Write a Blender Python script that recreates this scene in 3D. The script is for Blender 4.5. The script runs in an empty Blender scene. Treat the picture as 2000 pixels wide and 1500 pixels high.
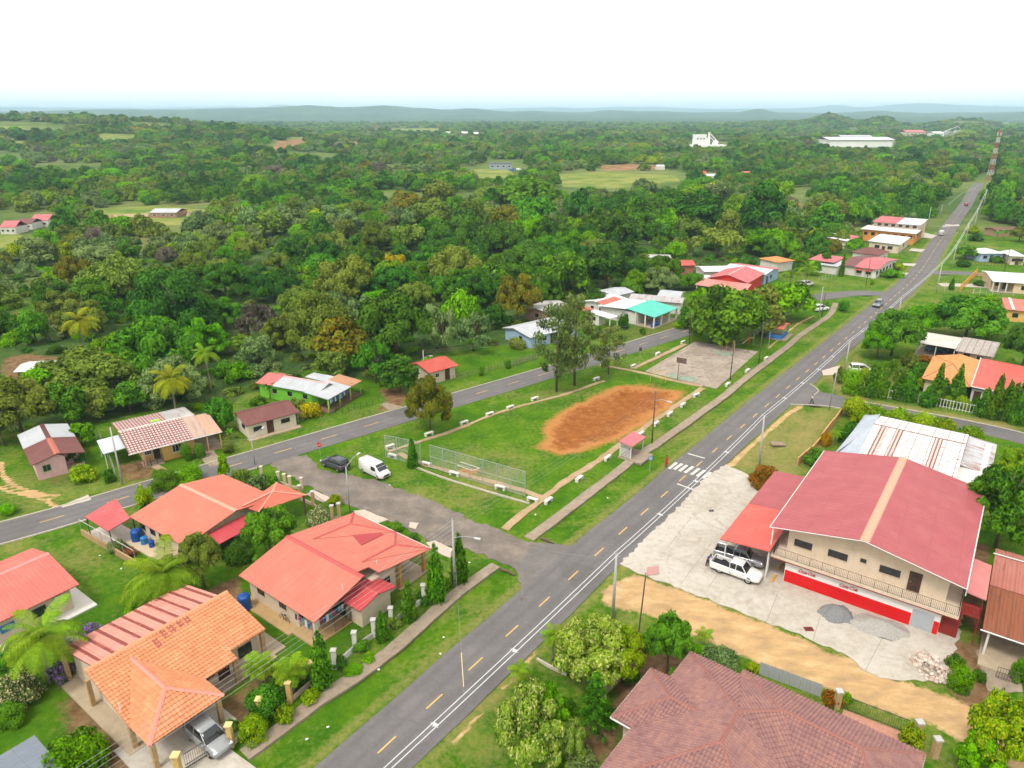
import bpy,bmesh,math,random
import numpy as np
from mathutils import Vector,Matrix
S=bpy.context.scene
COL=S.collection
R=math.radians
rnd=random.Random(7)

# ---------------------------------------------------------------- camera, sky, sun, exposure
H_CAM=46.0                      # drone height (m)
F_PX,HOR=1388.0,222.0         # focal length and horizon row, in pixels of the 2000 x 1500 photograph
PITCH=math.atan((750-HOR)/F_PX)
cd=bpy.data.cameras.new('camera');cam=bpy.data.objects.new('camera',cd);COL.objects.link(cam)
cam.location=(0,0,H_CAM);cam.rotation_euler=(R(90)-PITCH,0,0)
cd.sensor_width=36.0;cd.lens=36.0*F_PX/2000.0;cd.clip_start=0.5;cd.clip_end=90000
S.camera=cam
SUN_EL,SUN_AZ=R(58),R(215)    # azimuth clockwise from +Y
W=bpy.data.worlds.new('World');S.world=W;W.use_nodes=True
wt=W.node_tree;wt.nodes.clear()
sky=wt.nodes.new('ShaderNodeTexSky');sky.sky_type='NISHITA';sky.sun_disc=False
sky.sun_elevation=SUN_EL;sky.sun_rotation=SUN_AZ;sky.dust_density=4.0;sky.air_density=1.0
mx=wt.nodes.new('ShaderNodeMix');mx.data_type='RGBA';mx.inputs[0].default_value=0.80
mx.inputs[7].default_value=(7.6,7.35,6.85,1)      # the even white cloud deck
bg=wt.nodes.new('ShaderNodeBackground');bg.inputs[1].default_value=0.125
wo=wt.nodes.new('ShaderNodeOutputWorld')
wt.links.new(sky.outputs[0],mx.inputs[6]);wt.links.new(mx.outputs[2],bg.inputs[0]);wt.links.new(bg.outputs[0],wo.inputs[0])
sl=bpy.data.lights.new('sun','SUN');sl.energy=1.5;sl.angle=R(14);sl.color=(1.0,0.95,0.86)
so=bpy.data.objects.new('sun',sl);COL.objects.link(so)
sd=Vector((math.sin(SUN_AZ)*math.cos(SUN_EL),math.cos(SUN_AZ)*math.cos(SUN_EL),math.sin(SUN_EL)))
so.rotation_euler=(-sd).to_track_quat('-Z','Y').to_euler();so.location=(0,-50,150)
vs=S.view_settings;vs.view_transform='Standard';vs.look='None';vs.gamma=1.0;vs.exposure=0.90
vs.use_curve_mapping=False
cy=S.cycles;cy.use_denoising=True;cy.use_adaptive_sampling=True;cy.adaptive_threshold=0.03
cy.max_bounces=6;cy.diffuse_bounces=3;cy.glossy_bounces=2;cy.transmission_bounces=3
cy.transparent_max_bounces=6;cy.volume_bounces=1;cy.caustics_reflective=False;cy.caustics_refractive=False

# ---------------------------------------------------------------- photograph pixel -> point at a height
CP,SP=math.cos(PITCH),math.sin(PITCH)
def G(x,y,z=0.0):
    u=(x-1000)/F_PX;v=(750-y)/F_PX
    dy=CP+v*SP;dz=-SP+v*CP
    t=(z-H_CAM)/dz
    return Vector((u*t,dy*t,z))
def PX(X,Y,Z=0.0):
    zz=Y*CP-(Z-H_CAM)*SP;yy=Y*SP+(Z-H_CAM)*CP
    return 1000+F_PX*X/zz,750-F_PX*yy/zz
def PXA(X,Y,Z):
    zz=Y*CP-(Z-H_CAM)*SP;yy=Y*SP+(Z-H_CAM)*CP
    return 1000+F_PX*X/zz,750-F_PX*yy/zz
def ppm(x,y): # pixels per metre at a ground pixel
    g=G(x,y);return F_PX/(g.y*CP+H_CAM*SP)
def height_at(g,ytop):
    lo,hi=0.0,60.0
    for _ in range(40):
        m=(lo+hi)/2
        if PX(g.x,g.y,m)[1]>ytop:lo=m
        else:hi=m
    return lo
def zr(x0,y0,s):return lambda x,y,z=0.0:G(x0+x/s,y0+y/s,z)

# ---------------------------------------------------------------- materials
MATS={}
def newmat(name):
    m=bpy.data.materials.new(name);m.use_nodes=True;m.node_tree.nodes.clear();return m,m.node_tree
def N(t,typ,**kw):
    n=t.nodes.new(typ)
    for k,v in kw.items():setattr(n,k,v)
    return n
def ramp(t,fac,stops,interp='LINEAR'):
    n=t.nodes.new('ShaderNodeValToRGB');n.color_ramp.interpolation=interp
    e=n.color_ramp.elements
    while len(e)>1:e.remove(e[-1])
    e[0].position=stops[0][0];e[0].color=(*stops[0][1],1) if len(stops[0][1])== 3 else stops[0][1]
    for p,c in stops[1:]:
        q=e.new(p);q.color=(*c,1) if len(c)== 3 else c
    if fac is not None:t.links.new(fac,n.inputs[0])
    return n
def mixc(t,fac,a,b,blend='MIX'):
    n=t.nodes.new('ShaderNodeMix');n.data_type='RGBA';n.blend_type=blend
    for s,v in ((0,fac),(6,a),(7,b)):
        if isinstance(v,(int,float)):n.inputs[s].default_value=v
        elif isinstance(v,tuple):n.inputs[s].default_value=(*v,1) if len(v)== 3 else v
        elif v is not None:t.links.new(v,n.inputs[s])
    return n.outputs[2]
def mth(t,op,a,b=None,c=None):
    n=t.nodes.new('ShaderNodeMath');n.operation=op
    for i,v in enumerate((a,b,c)):
        if v is None:continue
        if isinstance(v,(int,float)):n.inputs[i].default_value=v
        else:t.links.new(v,n.inputs[i])
    return n.outputs[0]
def noise(t,vec,scale,detail=4.0,rough=0.55,dist=0.0):
    n=t.nodes.new('ShaderNodeTexNoise');n.inputs['Scale'].default_value=scale
    n.inputs['Detail'].default_value=detail;n.inputs['Roughness'].default_value=rough;n.inputs['Distortion'].default_value=dist
    if vec is not None:t.links.new(vec,n.inputs['Vector'])
    return n.outputs[0]
def objco(t):return t.nodes.new('ShaderNodeTexCoord').outputs['Object']
def geoco(t):return t.nodes.new('ShaderNodeNewGeometry').outputs['Position']
def mapv(t,vec,sc):
    n=t.nodes.new('ShaderNodeMapping');n.inputs['Scale'].default_value=sc;t.links.new(vec,n.inputs[0]);return n.outputs[0]
def finish(t,col,rough=0.8,bump=None,bstr=0.3,bdist=0.05,metal=0.0,spec=0.3):
    p=t.nodes.new('ShaderNodeBsdfPrincipled');o=t.nodes.new('ShaderNodeOutputMaterial')
    if isinstance(col,tuple):p.inputs['Base Color'].default_value=(*col,1)
    else:t.links.new(col,p.inputs['Base Color'])
    if isinstance(rough,(int,float)):p.inputs['Roughness'].default_value=rough
    else:t.links.new(rough,p.inputs['Roughness'])
    p.inputs['Metallic'].default_value=metal
    p.inputs['Specular IOR Level'].default_value=spec
    if bump is not None:
        b=t.nodes.new('ShaderNodeBump');b.inputs['Strength'].default_value=bstr;b.inputs['Distance'].default_value=bdist
        t.links.new(bump,b.inputs['Height']);t.links.new(b.outputs[0],p.inputs['Normal'])
    t.links.new(p.outputs[0],o.inputs[0]);return p
def plain(name,c,rough=0.7,var=0.12,scale=1.5,metal=0.0,spec=0.3,dirt=0.0,dirtc=(0.12,0.09,0.06)):
    """paint, plaster, concrete: a base colour with blotches and grime"""
    if name in MATS:return MATS[name]
    m,t=newmat(name);co=objco(t)
    n1=noise(t,co,scale,6,0.6);n2=noise(t,co,scale*9,3,0.6)
    a=tuple(x*(1-var) for x in c);b=tuple(min(1,x*(1+var)) for x in c)
    f=mth(t,'ADD',mth(t,'MULTIPLY',n1,0.7),mth(t,'MULTIPLY',n2,0.3))
    col=ramp(t,f,[(0.3,a),(0.7,b)]).outputs[0]
    if dirt>0:
        st=noise(t,mapv(t,co,(1.2,1.2,0.25)),1.3,6,0.7)
        col=mixc(t,mth(t,'MULTIPLY',ramp(t,st,[(0.5,(0,0,0)),(0.75,(1,1,1))]).outputs[0],dirt),col,dirtc)
    finish(t,col,rough,n2,0.15,0.02,metal,spec);MATS[name]=m;return m
def glassm():
    if 'glass' in MATS:return MATS['glass']
    m,t=newmat('window_glass');finish(t,(0.02,0.025,0.03),0.08,spec=0.6);MATS['glass']=m;return m

# ---------------------------------------------------------------- mesh builder
def tag(o,label=None,cat=None,group=None,kind=None):
    if label:o['label']=label
    if cat:o['category']=cat
    if group:o['group']=group
    if kind:o['kind']=kind
    return o
def link(name,me,parent=None,mat=None):
    o=bpy.data.objects.new(name,me);COL.objects.link(o)
    if parent is not None:o.parent=parent
    if mat is not None and me is not None and not me.materials:me.materials.append(mat)
    return o
def thing(name,label,cat,loc=(0,0,0),rz=0.0,group=None,sc=1.0):
    o=bpy.data.objects.new(name,None);COL.objects.link(o);o.empty_display_size=0.3
    o.location=loc;o.rotation_euler=(0,0,rz);o.scale=(sc,sc,sc)
    return tag(o,label,cat,group)
class MB:
    def __init__(s):s.v=[];s.f=[]
    def add(s,vs,fs):
        b=len(s.v);s.v += [tuple(p) for p in vs];s.f += [tuple(i+b for i in f) for f in fs];return s
    def box(s,x0,x1,y0,y1,z0,z1):
        return s.add([(x0,y0,z0),(x1,y0,z0),(x1,y1,z0),(x0,y1,z0),(x0,y0,z1),(x1,y0,z1),(x1,y1,z1),(x0,y1,z1)],
                     [(0,3,2,1),(4,5,6,7),(0,1,5,4),(1,2,6,5),(2,3,7,6),(3,0,4,7)])
    def bbox(s,x0,x1,y0,y1,z0,z1,b=0.02):   # box with chamfered edges on top
        s.add([(x0,y0,z0),(x1,y0,z0),(x1,y1,z0),(x0,y1,z0),(x0,y0,z1-b),(x1,y0,z1-b),(x1,y1,z1-b),(x0,y1,z1-b),
               (x0+b,y0+b,z1),(x1-b,y0+b,z1),(x1-b,y1-b,z1),(x0+b,y1-b,z1)],
              [(0,3,2,1),(0,1,5,4),(1,2,6,5),(2,3,7,6),(3,0,4,7),(4,5,9,8),(5,6,10,9),(6,7,11,10),(7,4,8,11),(8,9,10,11)])
        return s
    def prism(s,poly,z0,z1):     # extruded polygon (ccw)
        n=len(poly)
        s.add([(p[0],p[1],z0) for p in poly]+[(p[0],p[1],z1) for p in poly],
              [tuple(range(n-1,-1,-1)),tuple(range(n,2*n))]+[(i,(i+1)% n,n+(i+1)% n,n+i) for i in range(n)])
        return s
    def slab(s,pts,th):           # thick sheet under the polygon pts (3d)
        n=len(pts);pts=[Vector(p) for p in pts]
        nn=Vector((0,0,0))
        for i in range(n):nn += pts[i].cross(pts[(i+1)% n])
        nn.normalize()
        if nn.z<0:pts.reverse();nn=-nn
        lo=[p-nn*th for p in pts]
        s.add(lo+pts,[tuple(range(n-1,-1,-1)),tuple(range(n,2*n))]+[(i,(i+1)% n,n+(i+1)% n,n+i) for i in range(n)])
        return s
    def tube(s,pts,r,seg=6,cap=True):
        pts=[Vector(p) for p in pts];n=len(pts)
        rs=r if isinstance(r,(list,tuple)) else [r]*n
        b=len(s.v);up=Vector((0,0,1))
        for i,p in enumerate(pts):
            d=(pts[min(i+1,n-1)]-pts[max(i-1,0)]).normalized()
            a=d.cross(up if abs(d.z)<0.9 else Vector((1,0,0))).normalized();c=a.cross(d)
            for k in range(seg):
                t=2*math.pi*k/seg
                s.v.append(tuple(p+(a*math.cos(t)+c*math.sin(t))*rs[i]))
        for i in range(n-1):
            for k in range(seg):
                k2=(k+1)% seg
                s.f.append((b+i*seg+k,b+i*seg+k2,b+(i+1)*seg+k2,b+(i+1)*seg+k))
        if cap:
            s.f.append(tuple(b+k for k in range(seg-1,-1,-1)));s.f.append(tuple(b+(n-1)*seg+k for k in range(seg)))
        return s
    def cyl(s,x,y,z0,z1,r,seg=12,r2=None):return s.tube([(x,y,z0),(x,y,z1)],[r,r if r2 is None else r2],seg)
    def lathe(s,prof,seg=16,x=0,y=0):
        b=len(s.v)
        for (r,z) in prof:
            for k in range(seg):
                t=2*math.pi*k/seg;s.v.append((x+r*math.cos(t),y+r*math.sin(t),z))
        for i in range(len(prof)-1):
            for k in range(seg):
                k2=(k+1)% seg;s.f.append((b+i*seg+k,b+i*seg+k2,b+(i+1)*seg+k2,b+(i+1)*seg+k))
        s.f.append(tuple(b+k for k in range(seg-1,-1,-1)));s.f.append(tuple(b+(len(prof)-1)*seg+k for k in range(seg)))
        return s
    def mesh(s,name,smooth=False):
        me=bpy.data.meshes.new(name);me.from_pydata(s.v,[],s.f)
        if smooth:me.polygons.foreach_set('use_smooth',[True]*len(me.polygons))
        me.update();return me
    def build(s,name,mat,parent=None,smooth=False,kind=None):
        o=link(name,s.mesh(name,smooth),parent,mat)
        if kind:o['kind']=kind
        return o
def box(name,mat,parent,x0,x1,y0,y1,z0,z1):return MB().box(x0,x1,y0,y1,z0,z1).build(name,mat,parent)
def np_mesh(name,v,quads,face_attr=None,point_attr=None):
    me=bpy.data.meshes.new(name);v=np.asarray(v,np.float32);q=np.asarray(quads,np.int32);k=q.shape[1]
    me.vertices.add(len(v));me.vertices.foreach_set('co',v.ravel())
    me.loops.add(q.size);me.loops.foreach_set('vertex_index',q.ravel())
    me.polygons.add(len(q));me.polygons.foreach_set('loop_start',np.arange(0,q.size,k,dtype=np.int32))
    me.update(calc_edges=True)
    for d,dom in ((face_attr,'FACE'),(point_attr,'POINT')):
        for nm,arr in (d or {}).items():
            a=me.attributes.new(nm,'FLOAT',dom);a.data.foreach_set('value',np.asarray(arr,np.float32))
    return me
def smooth_poly(pts,step=1.5):
    """Catmull-Rom through 2d/3d points"""
    P=[Vector(p) for p in pts];out=[]
    for i in range(len(P)-1):
        a,b,c,d=P[max(i-1,0)],P[i],P[i+1],P[min(i+2,len(P)-1)]
        n=max(1,int((c-b).length/step))
        for k in range(n):
            t=k/n
            out.append(0.5*((2*b)+(c-a)*t+(2*a-5*b+4*c-d)*t*t+(3*b-a-3*c+d)*t ** 3))
    out.append(P[-1]);return out
def along(pts,s):
    for i in range(len(pts)-1):
        L=(pts[i+1]-pts[i]).length
        if s <= L or i == len(pts)-2:return pts[i]+(pts[i+1]-pts[i])*(s/max(L,1e-6)),(pts[i+1]-pts[i]).normalized()
        s -= L
def plen(pts):return sum((pts[i+1]-pts[i]).length for i in range(len(pts)-1))
# ================================================================ the setting: ground, terrain, roads, paths
A1=zr(500,820,10/3);A2=zr(1000,780,10/3);A6=zr(1000,480,10/3);A5=zr(500,480,10/3)
B7=zr(1500,480,3.947);B5=zr(400,1080,3.571);B6=zr(900,1080,3.571);C7=zr(1440,1080,3.571);A8=zr(0,760,10/3)
A3=zr(1300,170,2.857);A4=zr(0,480,10/3);B4=zr(0,1080,3.571);B8=zr(140,900,4.762);C3=zr(1480,780,3.262)
def g2(pts):return [G(*p) for p in pts]

main_c=g2([(560,1640),(757,1453),(851,1368),(935,1291),(1064,1174.5),(1168,1080),(1255,1003),(1331,936),(1419,859.5),(1498,791.4),(1575,726),
             (1638.6,672),(1690,629.5),(1756,571),(1781,548),(1808,515.5),(1822,492.7),(1860,436),(1888,397.5),(1897,380),(1906,366),(1912,355)])
back_c=g2([(-420,1140),(-120,1074),(-20,1047),(103.5,1013.5),(229.5,976),(400,925.5),(547,882),(719,831),(878,784.5),(995,750),(1110,716),(1247.5,674),(1327.6,649.5),(1440,618),(1540,592),(1606,579.5),(1680,572),(1749,576)])
side_c=g2([(1548,766),(1610,780),(1700,797),(1800,815),(1900,834),(2010,860),(2120,900)])
far_c=g2([(1815,533),(1860,532.5),(1930,536),(2060,541)])
main_s=smooth_poly(main_c,2.0);back_s=smooth_poly(back_c,2.0);side_s=smooth_poly(side_c,2.0);far_s=smooth_poly(far_c,2.0)

gravel_pl=g2([(599,888),(632,919),(740,940),(830,973),(920,1015),(980,1036),(1028,1058),(1100,1066),(1150,1075),(1060,1150),(1016,1158),(1019,1140),(1004,1110),(968,1093),(920,1076),(830,1051),(749,1015),(644,970),(590,943),(527,908),(545,893)])
dirtroad_pl=g2([(1185,1156),(1205,1142),(1240,1126),(1330,1150),(1450,1200),(1500,1218),(1580,1250),(1660,1290),(1720,1330),(1790,1350),(1860,1368),(1960,1410),(2060,1450),(2050,1530),(1900,1450),(1832,1424),(1776,1402),(1692,1374),(1608,1337),(1524,1301),(1440,1270),(1362,1237),(1264,1198),(1215,1181),(1190,1172)])
infield_pl=[A6(x,y) for x,y in [(205,1235),(240,1150),(300,1095),(430,1020),(640,950),(760,905),(900,897),(1130,935),(1155,955),(950,1100),(800,1190),(560,1305),(330,1345),(230,1310)]]
plaza_pl=g2([(1210,1101),(1240,1072),(1270,1041),(1330,985),(1372,938),(1417,907),(1560,975),(1700,1040),(1880,1200),(1862,1280),(1846,1321),(1804,1331),(1720,1324),(1684,1308),(1658,1282),(1574,1245),(1496,1214),(1450,1197),(1330,1149),(1270,1128)])
court_pl=[A6(x,y) for x,y in [(865,818),(1188,625),(1300,640),(1602,690),(1330,932),(1120,880)]]

def pnoise(x,y,s,seed=0):
    """cheap smooth value noise on arrays"""
    x=x/s+seed*17.3;y=y/s+seed*5.1
    xi=np.floor(x);yi=np.floor(y);fx=x-xi;fy=y-yi
    fx=fx*fx*(3-2*fx);fy=fy*fy*(3-2*fy)
    def h(a,b):
        q=np.sin(a*127.1+b*311.7+seed*74.7)*43758.5453;return q-np.floor(q)
    return (h(xi,yi)*(1-fx)+h(xi+1,yi)*fx)*(1-fy)+(h(xi,yi+1)*(1-fx)+h(xi+1,yi+1)*fx)*fy
def fbm(x,y,s,seed=0,o=4):
    r=0;a=0.5;tot=0
    for k in range(o):
        r=r+a*pnoise(x,y,s,seed+k);tot += a;a *= 0.5;s *= 0.5
    return r/tot
def sdist(px,py,poly):
    """signed distance, positive inside"""
    d=np.full(px.shape,1e9);ins=np.zeros(px.shape,bool);n=len(poly)
    for i in range(n):
        ax,ay=poly[i][0],poly[i][1];bx,by=poly[(i+1)% n][0],poly[(i+1)% n][1]
        ex,ey=bx-ax,by-ay
        t=np.clip(((px-ax)*ex+(py-ay)*ey)/(ex*ex+ey*ey+1e-9),0,1)
        d=np.minimum(d,np.hypot(px-ax-t*ex,py-ay-t*ey))
        c=((ay>py)!= (by>py))& (px<(bx-ax)*(py-ay)/(by-ay+1e-12)+ax)
        ins ^= c
    return np.where(ins,d,-d)
def ldist(px,py,pts):
    d=np.full(px.shape,1e9)
    for a,b in zip(pts,pts[1:]):
        ex,ey=b[0]-a[0],b[1]-a[1]
        t=np.clip(((px-a[0])*ex+(py-a[1])*ey)/(ex*ex+ey*ey+1e-9),0,1)
        d=np.minimum(d,np.hypot(px-a[0]-t*ex,py-a[1]-t*ey))
    return d
def sst(a,b,x):t=np.clip((x-a)/(b-a),0,1);return t*t*(3-2*t)

# ---- near ground: a fine sheet whose attributes say what grows or lies where
STEP=0.55
gx=np.arange(-130,215,STEP);gy=np.arange(18,300,STEP)
GXX,GYY=np.meshgrid(gx,gy);fx,fy=GXX.ravel(),GYY.ravel()
m_dirt=sst(-3.4,3.4,sdist(fx,fy,infield_pl)+5.0*(fbm(fx,fy,6,3)-0.5))
m_dirt=np.maximum(m_dirt,0.55*sst(0,3.0,sdist(fx,fy,[A6(x,y) for x,y in [(60,1330),(180,1230),(330,1340),(200,1400)]])))
m_dirt=np.maximum(m_dirt,0.8*sst(-0.7,0.8,sdist(fx,fy,[A1(x,y) for x,y in [(1290,340),(1330,310),(1470,315),(1440,345),(1330,362)]])))
m_yel=sst(-1.7,1.2,sdist(fx,fy,dirtroad_pl)+2.4*(fbm(fx,fy,3,5)-0.5))
trackL=[A8(x,y) for x,y in [(0,480),(20,560),(80,620),(180,660),(300,685),(380,690)]];trackR=[A8(x,y) for x,y in [(0,640),(60,665),(180,690),(300,720),(370,760)]]
for tr in (trackL,trackR):m_yel=np.maximum(m_yel,0.75*sst(0.75,0.2,ldist(fx,fy,tr)+0.5*(fbm(fx,fy,2,4)-0.5)))
for tr,w_ in (([A2(x,y) for x,y in [(1420,430),(1560,300),(1700,180),(1800,90),(1880,45)]],0.45),([B6(x,y) for x,y in [(-60,1330),(150,1110),(290,950),(430,800),(520,690)]],0.15),
               ([B7(x,y) for x,y in [(0,790),(130,680),(230,600),(350,540)]],0.25)):
    m_yel=np.maximum(m_yel,0.8*sst(w_+.35,w_-.3,ldist(fx,fy,tr)+0.5*(fbm(fx,fy,2,6)-0.5)))
soil=np.zeros_like(fx)
for pl,k,e in ((g2([(95,1370),(190,1330),(290,1440),(330,1500),(250,1560),(130,1480)]),.75,1.5),(g2([(470,1350),(560,1290),(590,1330),(480,1420),(400,1400)]),.7,1.2),(g2([(400,1150),(470,1120),(470,1190),(400,1200)]),.9,1),
                 (g2([(1200,1310),(1280,1250),(1330,1290),(1290,1400),(1230,1420),(1180,1400)]),.95,1.2),(g2([(1120,1430),(1230,1400),(1220,1500),(1130,1500)]),.7,1.2),(g2([(1850,1240),(1960,1270),(1990,1370),(1900,1400),(1840,1320)]),.8,1.2),
                 (g2([(1890,1060),(1930,1060),(1930,1250),(1880,1200)]),.9,.6),(g2([(745,760),(790,755),(800,790),(745,800)]),.75,.8),(g2([(20,610),(120,610),(130,660),(60,650)]),.6,2),(g2([(0,700),(60,690),(150,700),(120,740),(0,740)]),.8,2),
                 (g2([(1210,640),(1330,610),(1345,640),(1220,685)]),.45,2),(g2([(120,880),(170,900),(120,960),(60,950)]),.5,1.5),(g2([(215,905),(300,895),(300,930),(230,945)]),.7,.8),(g2([(1810,695),(1850,690),(1930,720),(1830,740)]),.8,1.),
                 (g2([(660,810),(790,790),(790,815),(670,838)]),.4,1.2)):
    soil=np.maximum(soil,k*sst(-e,e,sdist(fx,fy,pl)+2.5*(fbm(fx,fy,4,9)-0.5)))
upix,vpix=PXA(fx,fy,0*fx)
def pyl(pts,x):return np.interp(x,[p[0] for p in pts],[p[1] for p in pts])
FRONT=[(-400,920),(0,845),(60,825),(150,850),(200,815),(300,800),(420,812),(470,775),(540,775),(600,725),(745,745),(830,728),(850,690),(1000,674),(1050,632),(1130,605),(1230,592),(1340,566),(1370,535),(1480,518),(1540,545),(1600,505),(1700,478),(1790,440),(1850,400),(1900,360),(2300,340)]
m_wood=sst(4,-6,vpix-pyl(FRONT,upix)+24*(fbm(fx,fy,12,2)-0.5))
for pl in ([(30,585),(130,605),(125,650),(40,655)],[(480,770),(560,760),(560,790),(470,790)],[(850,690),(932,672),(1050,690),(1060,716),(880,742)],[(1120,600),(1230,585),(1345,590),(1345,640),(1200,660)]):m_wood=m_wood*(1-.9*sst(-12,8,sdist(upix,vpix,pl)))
m_dry=0.42*fbm(fx,fy,9,11)+0.30*fbm(fx,fy,2.2,12)
for pl,k in ((g2([(1420,905),(1545,795),(1640,800),(1610,870),(1560,930),(1480,950)]),.45),(g2([(1610,735),(1680,690),(1700,780),(1990,830),(1990,850),(1640,775)]),.5),(g2([(660,800),(800,780),(960,740),(690,840)]),.3),(g2([(60,920),(220,930),(230,960),(60,1000),(0,1030),(0,930)]),.25),
               (g2([(1590,520),(1760,520),(1700,570),(1590,560)]),.2),(g2([(0,1050),(60,1045),(60,1090),(0,1100)]),.35)):
    m_dry=np.maximum(m_dry,k*sst(-3,2,sdist(fx,fy,pl))+0.35*fbm(fx,fy,4,13))
m_dry=np.maximum(m_dry,0.55*sst(1.4,0.2,np.abs(ldist(fx,fy,main_c)-3.6))+0.2*fbm(fx,fy,3,19)-0.1)
gz=0.05*(fbm(fx,fy,6,21)-0.5)-0.05
swale=np.maximum(sst(2.2,0,np.abs(ldist(fx,fy,main_c)-6.3)),sst(1.4,0,np.abs(ldist(fx,fy,back_c)-4.6))*(vpix>pyl([(500,900),(1340,660)],upix)))
gz=gz-0.28*swale*sst(0,2.5,-sdist(fx,fy,plaza_pl))*sst(0,2,-sdist(fx,fy,gravel_pl))*sst(0,2,-sdist(fx,fy,dirtroad_pl))
ii=np.arange(len(fx)).reshape(GXX.shape)
quads=np.stack([ii[:-1,:-1].ravel(),ii[:-1,1:].ravel(),ii[1:,1:].ravel(),ii[1:,:-1].ravel()],1)
me=np_mesh('ground',np.stack([fx,fy,gz],1),quads,point_attr={'dirt':m_dirt,'yel':m_yel,'soil':soil,'wood':m_wood,'dry':m_dry})
me.polygons.foreach_set('use_smooth',[True]*len(me.polygons))
def attr(t,nm):n=t.nodes.new('ShaderNodeAttribute');n.attribute_name=nm;return n.outputs['Fac']
m,t=newmat('grass_ground');co=geoco(t)
n_a=noise(t,co,0.22,6,0.6);n_b=noise(t,co,1.7,6,0.7);n_c=noise(t,co,7.0,4,0.75);n_d=noise(t,co,0.9,5,0.65)
gr=ramp(t,mth(t,'ADD',mth(t,'MULTIPLY',n_a,0.45),mth(t,'ADD',mth(t,'MULTIPLY',n_b,0.3),mth(t,'MULTIPLY',n_c,0.25))),
          [(0.32,(0.018,0.068,0.003)),(0.45,(0.040,0.122,0.004)),(0.56,(0.082,0.170,0.006)),(0.70,(0.155,0.200,0.016))]).outputs[0]
dryf=ramp(t,mth(t,'ADD',attr(t,'dry'),mth(t,'MULTIPLY',mth(t,'SUBTRACT',n_b,0.5),0.7)),[(0.34,(0,0,0)),(0.75,(1,1,1))]).outputs[0]
col=mixc(t,dryf,gr,(0.25,0.21,0.075))
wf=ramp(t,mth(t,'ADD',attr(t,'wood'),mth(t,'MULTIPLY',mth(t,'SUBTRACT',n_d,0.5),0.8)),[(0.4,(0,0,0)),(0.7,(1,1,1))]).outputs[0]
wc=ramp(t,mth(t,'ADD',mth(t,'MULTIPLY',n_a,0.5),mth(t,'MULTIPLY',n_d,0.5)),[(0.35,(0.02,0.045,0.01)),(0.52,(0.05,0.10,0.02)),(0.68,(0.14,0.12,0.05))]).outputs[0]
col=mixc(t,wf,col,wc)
sf=ramp(t,mth(t,'ADD',attr(t,'soil'),mth(t,'MULTIPLY',mth(t,'SUBTRACT',n_b,0.5),0.9)),[(0.35,(0,0,0)),(0.7,(1,1,1))]).outputs[0]
sc_=ramp(t,n_d,[(0.35,(0.12,0.065,0.03)),(0.65,(0.24,0.15,0.08))]).outputs[0]
col=mixc(t,sf,col,sc_)
yf=ramp(t,mth(t,'ADD',attr(t,'yel'),mth(t,'MULTIPLY',mth(t,'SUBTRACT',n_b,0.5),0.7)),[(0.4,(0,0,0)),(0.62,(1,1,1))]).outputs[0]
mp_=t.nodes.new('ShaderNodeMapping');mp_.inputs['Rotation'].default_value=(0,0,R(33));mp_.inputs['Scale'].default_value=(.45,1.1,1);t.links.new(co,mp_.inputs[0])
yc=ramp(t,mth(t,'ADD',mth(t,'MULTIPLY',noise(t,mp_.outputs[0],0.8,7,0.65),0.75),mth(t,'MULTIPLY',n_c,0.25)),[(0.36,(0.34,0.23,0.125)),(0.52,(0.48,0.31,0.15)),(0.66,(0.58,0.42,0.23))]).outputs[0]
col=mixc(t,yf,col,yc)
da=mth(t,'ADD',attr(t,'dirt'),mth(t,'MULTIPLY',mth(t,'SUBTRACT',n_b,0.5),0.6))
df=ramp(t,da,[(0.32,(0,0,0)),(0.64,(1,1,1))]).outputs[0]
dc0=ramp(t,mth(t,'ADD',mth(t,'MULTIPLY',n_a,0.85),mth(t,'MULTIPLY',n_c,0.15)),[(0.35,(0.20,0.066,0.016)),(0.6,(0.285,0.103,0.027))]).outputs[0]
dc=mixc(t,ramp(t,mth(t,'ADD',attr(t,'dirt'),mth(t,'MULTIPLY',mth(t,'SUBTRACT',n_d,0.5),0.9)),[(0.72,(1,1,1)),(1.02,(0,0,0))]).outputs[0],dc0,(0.40,0.18,0.06))
col=mixc(t,df,col,dc)
finish(t,col,0.95,mth(t,'ADD',n_c,noise(t,co,22,2,0.7)),0.55,0.10,spec=0.05)
tag(link('ground',me,None,m),kind='structure')

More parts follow.
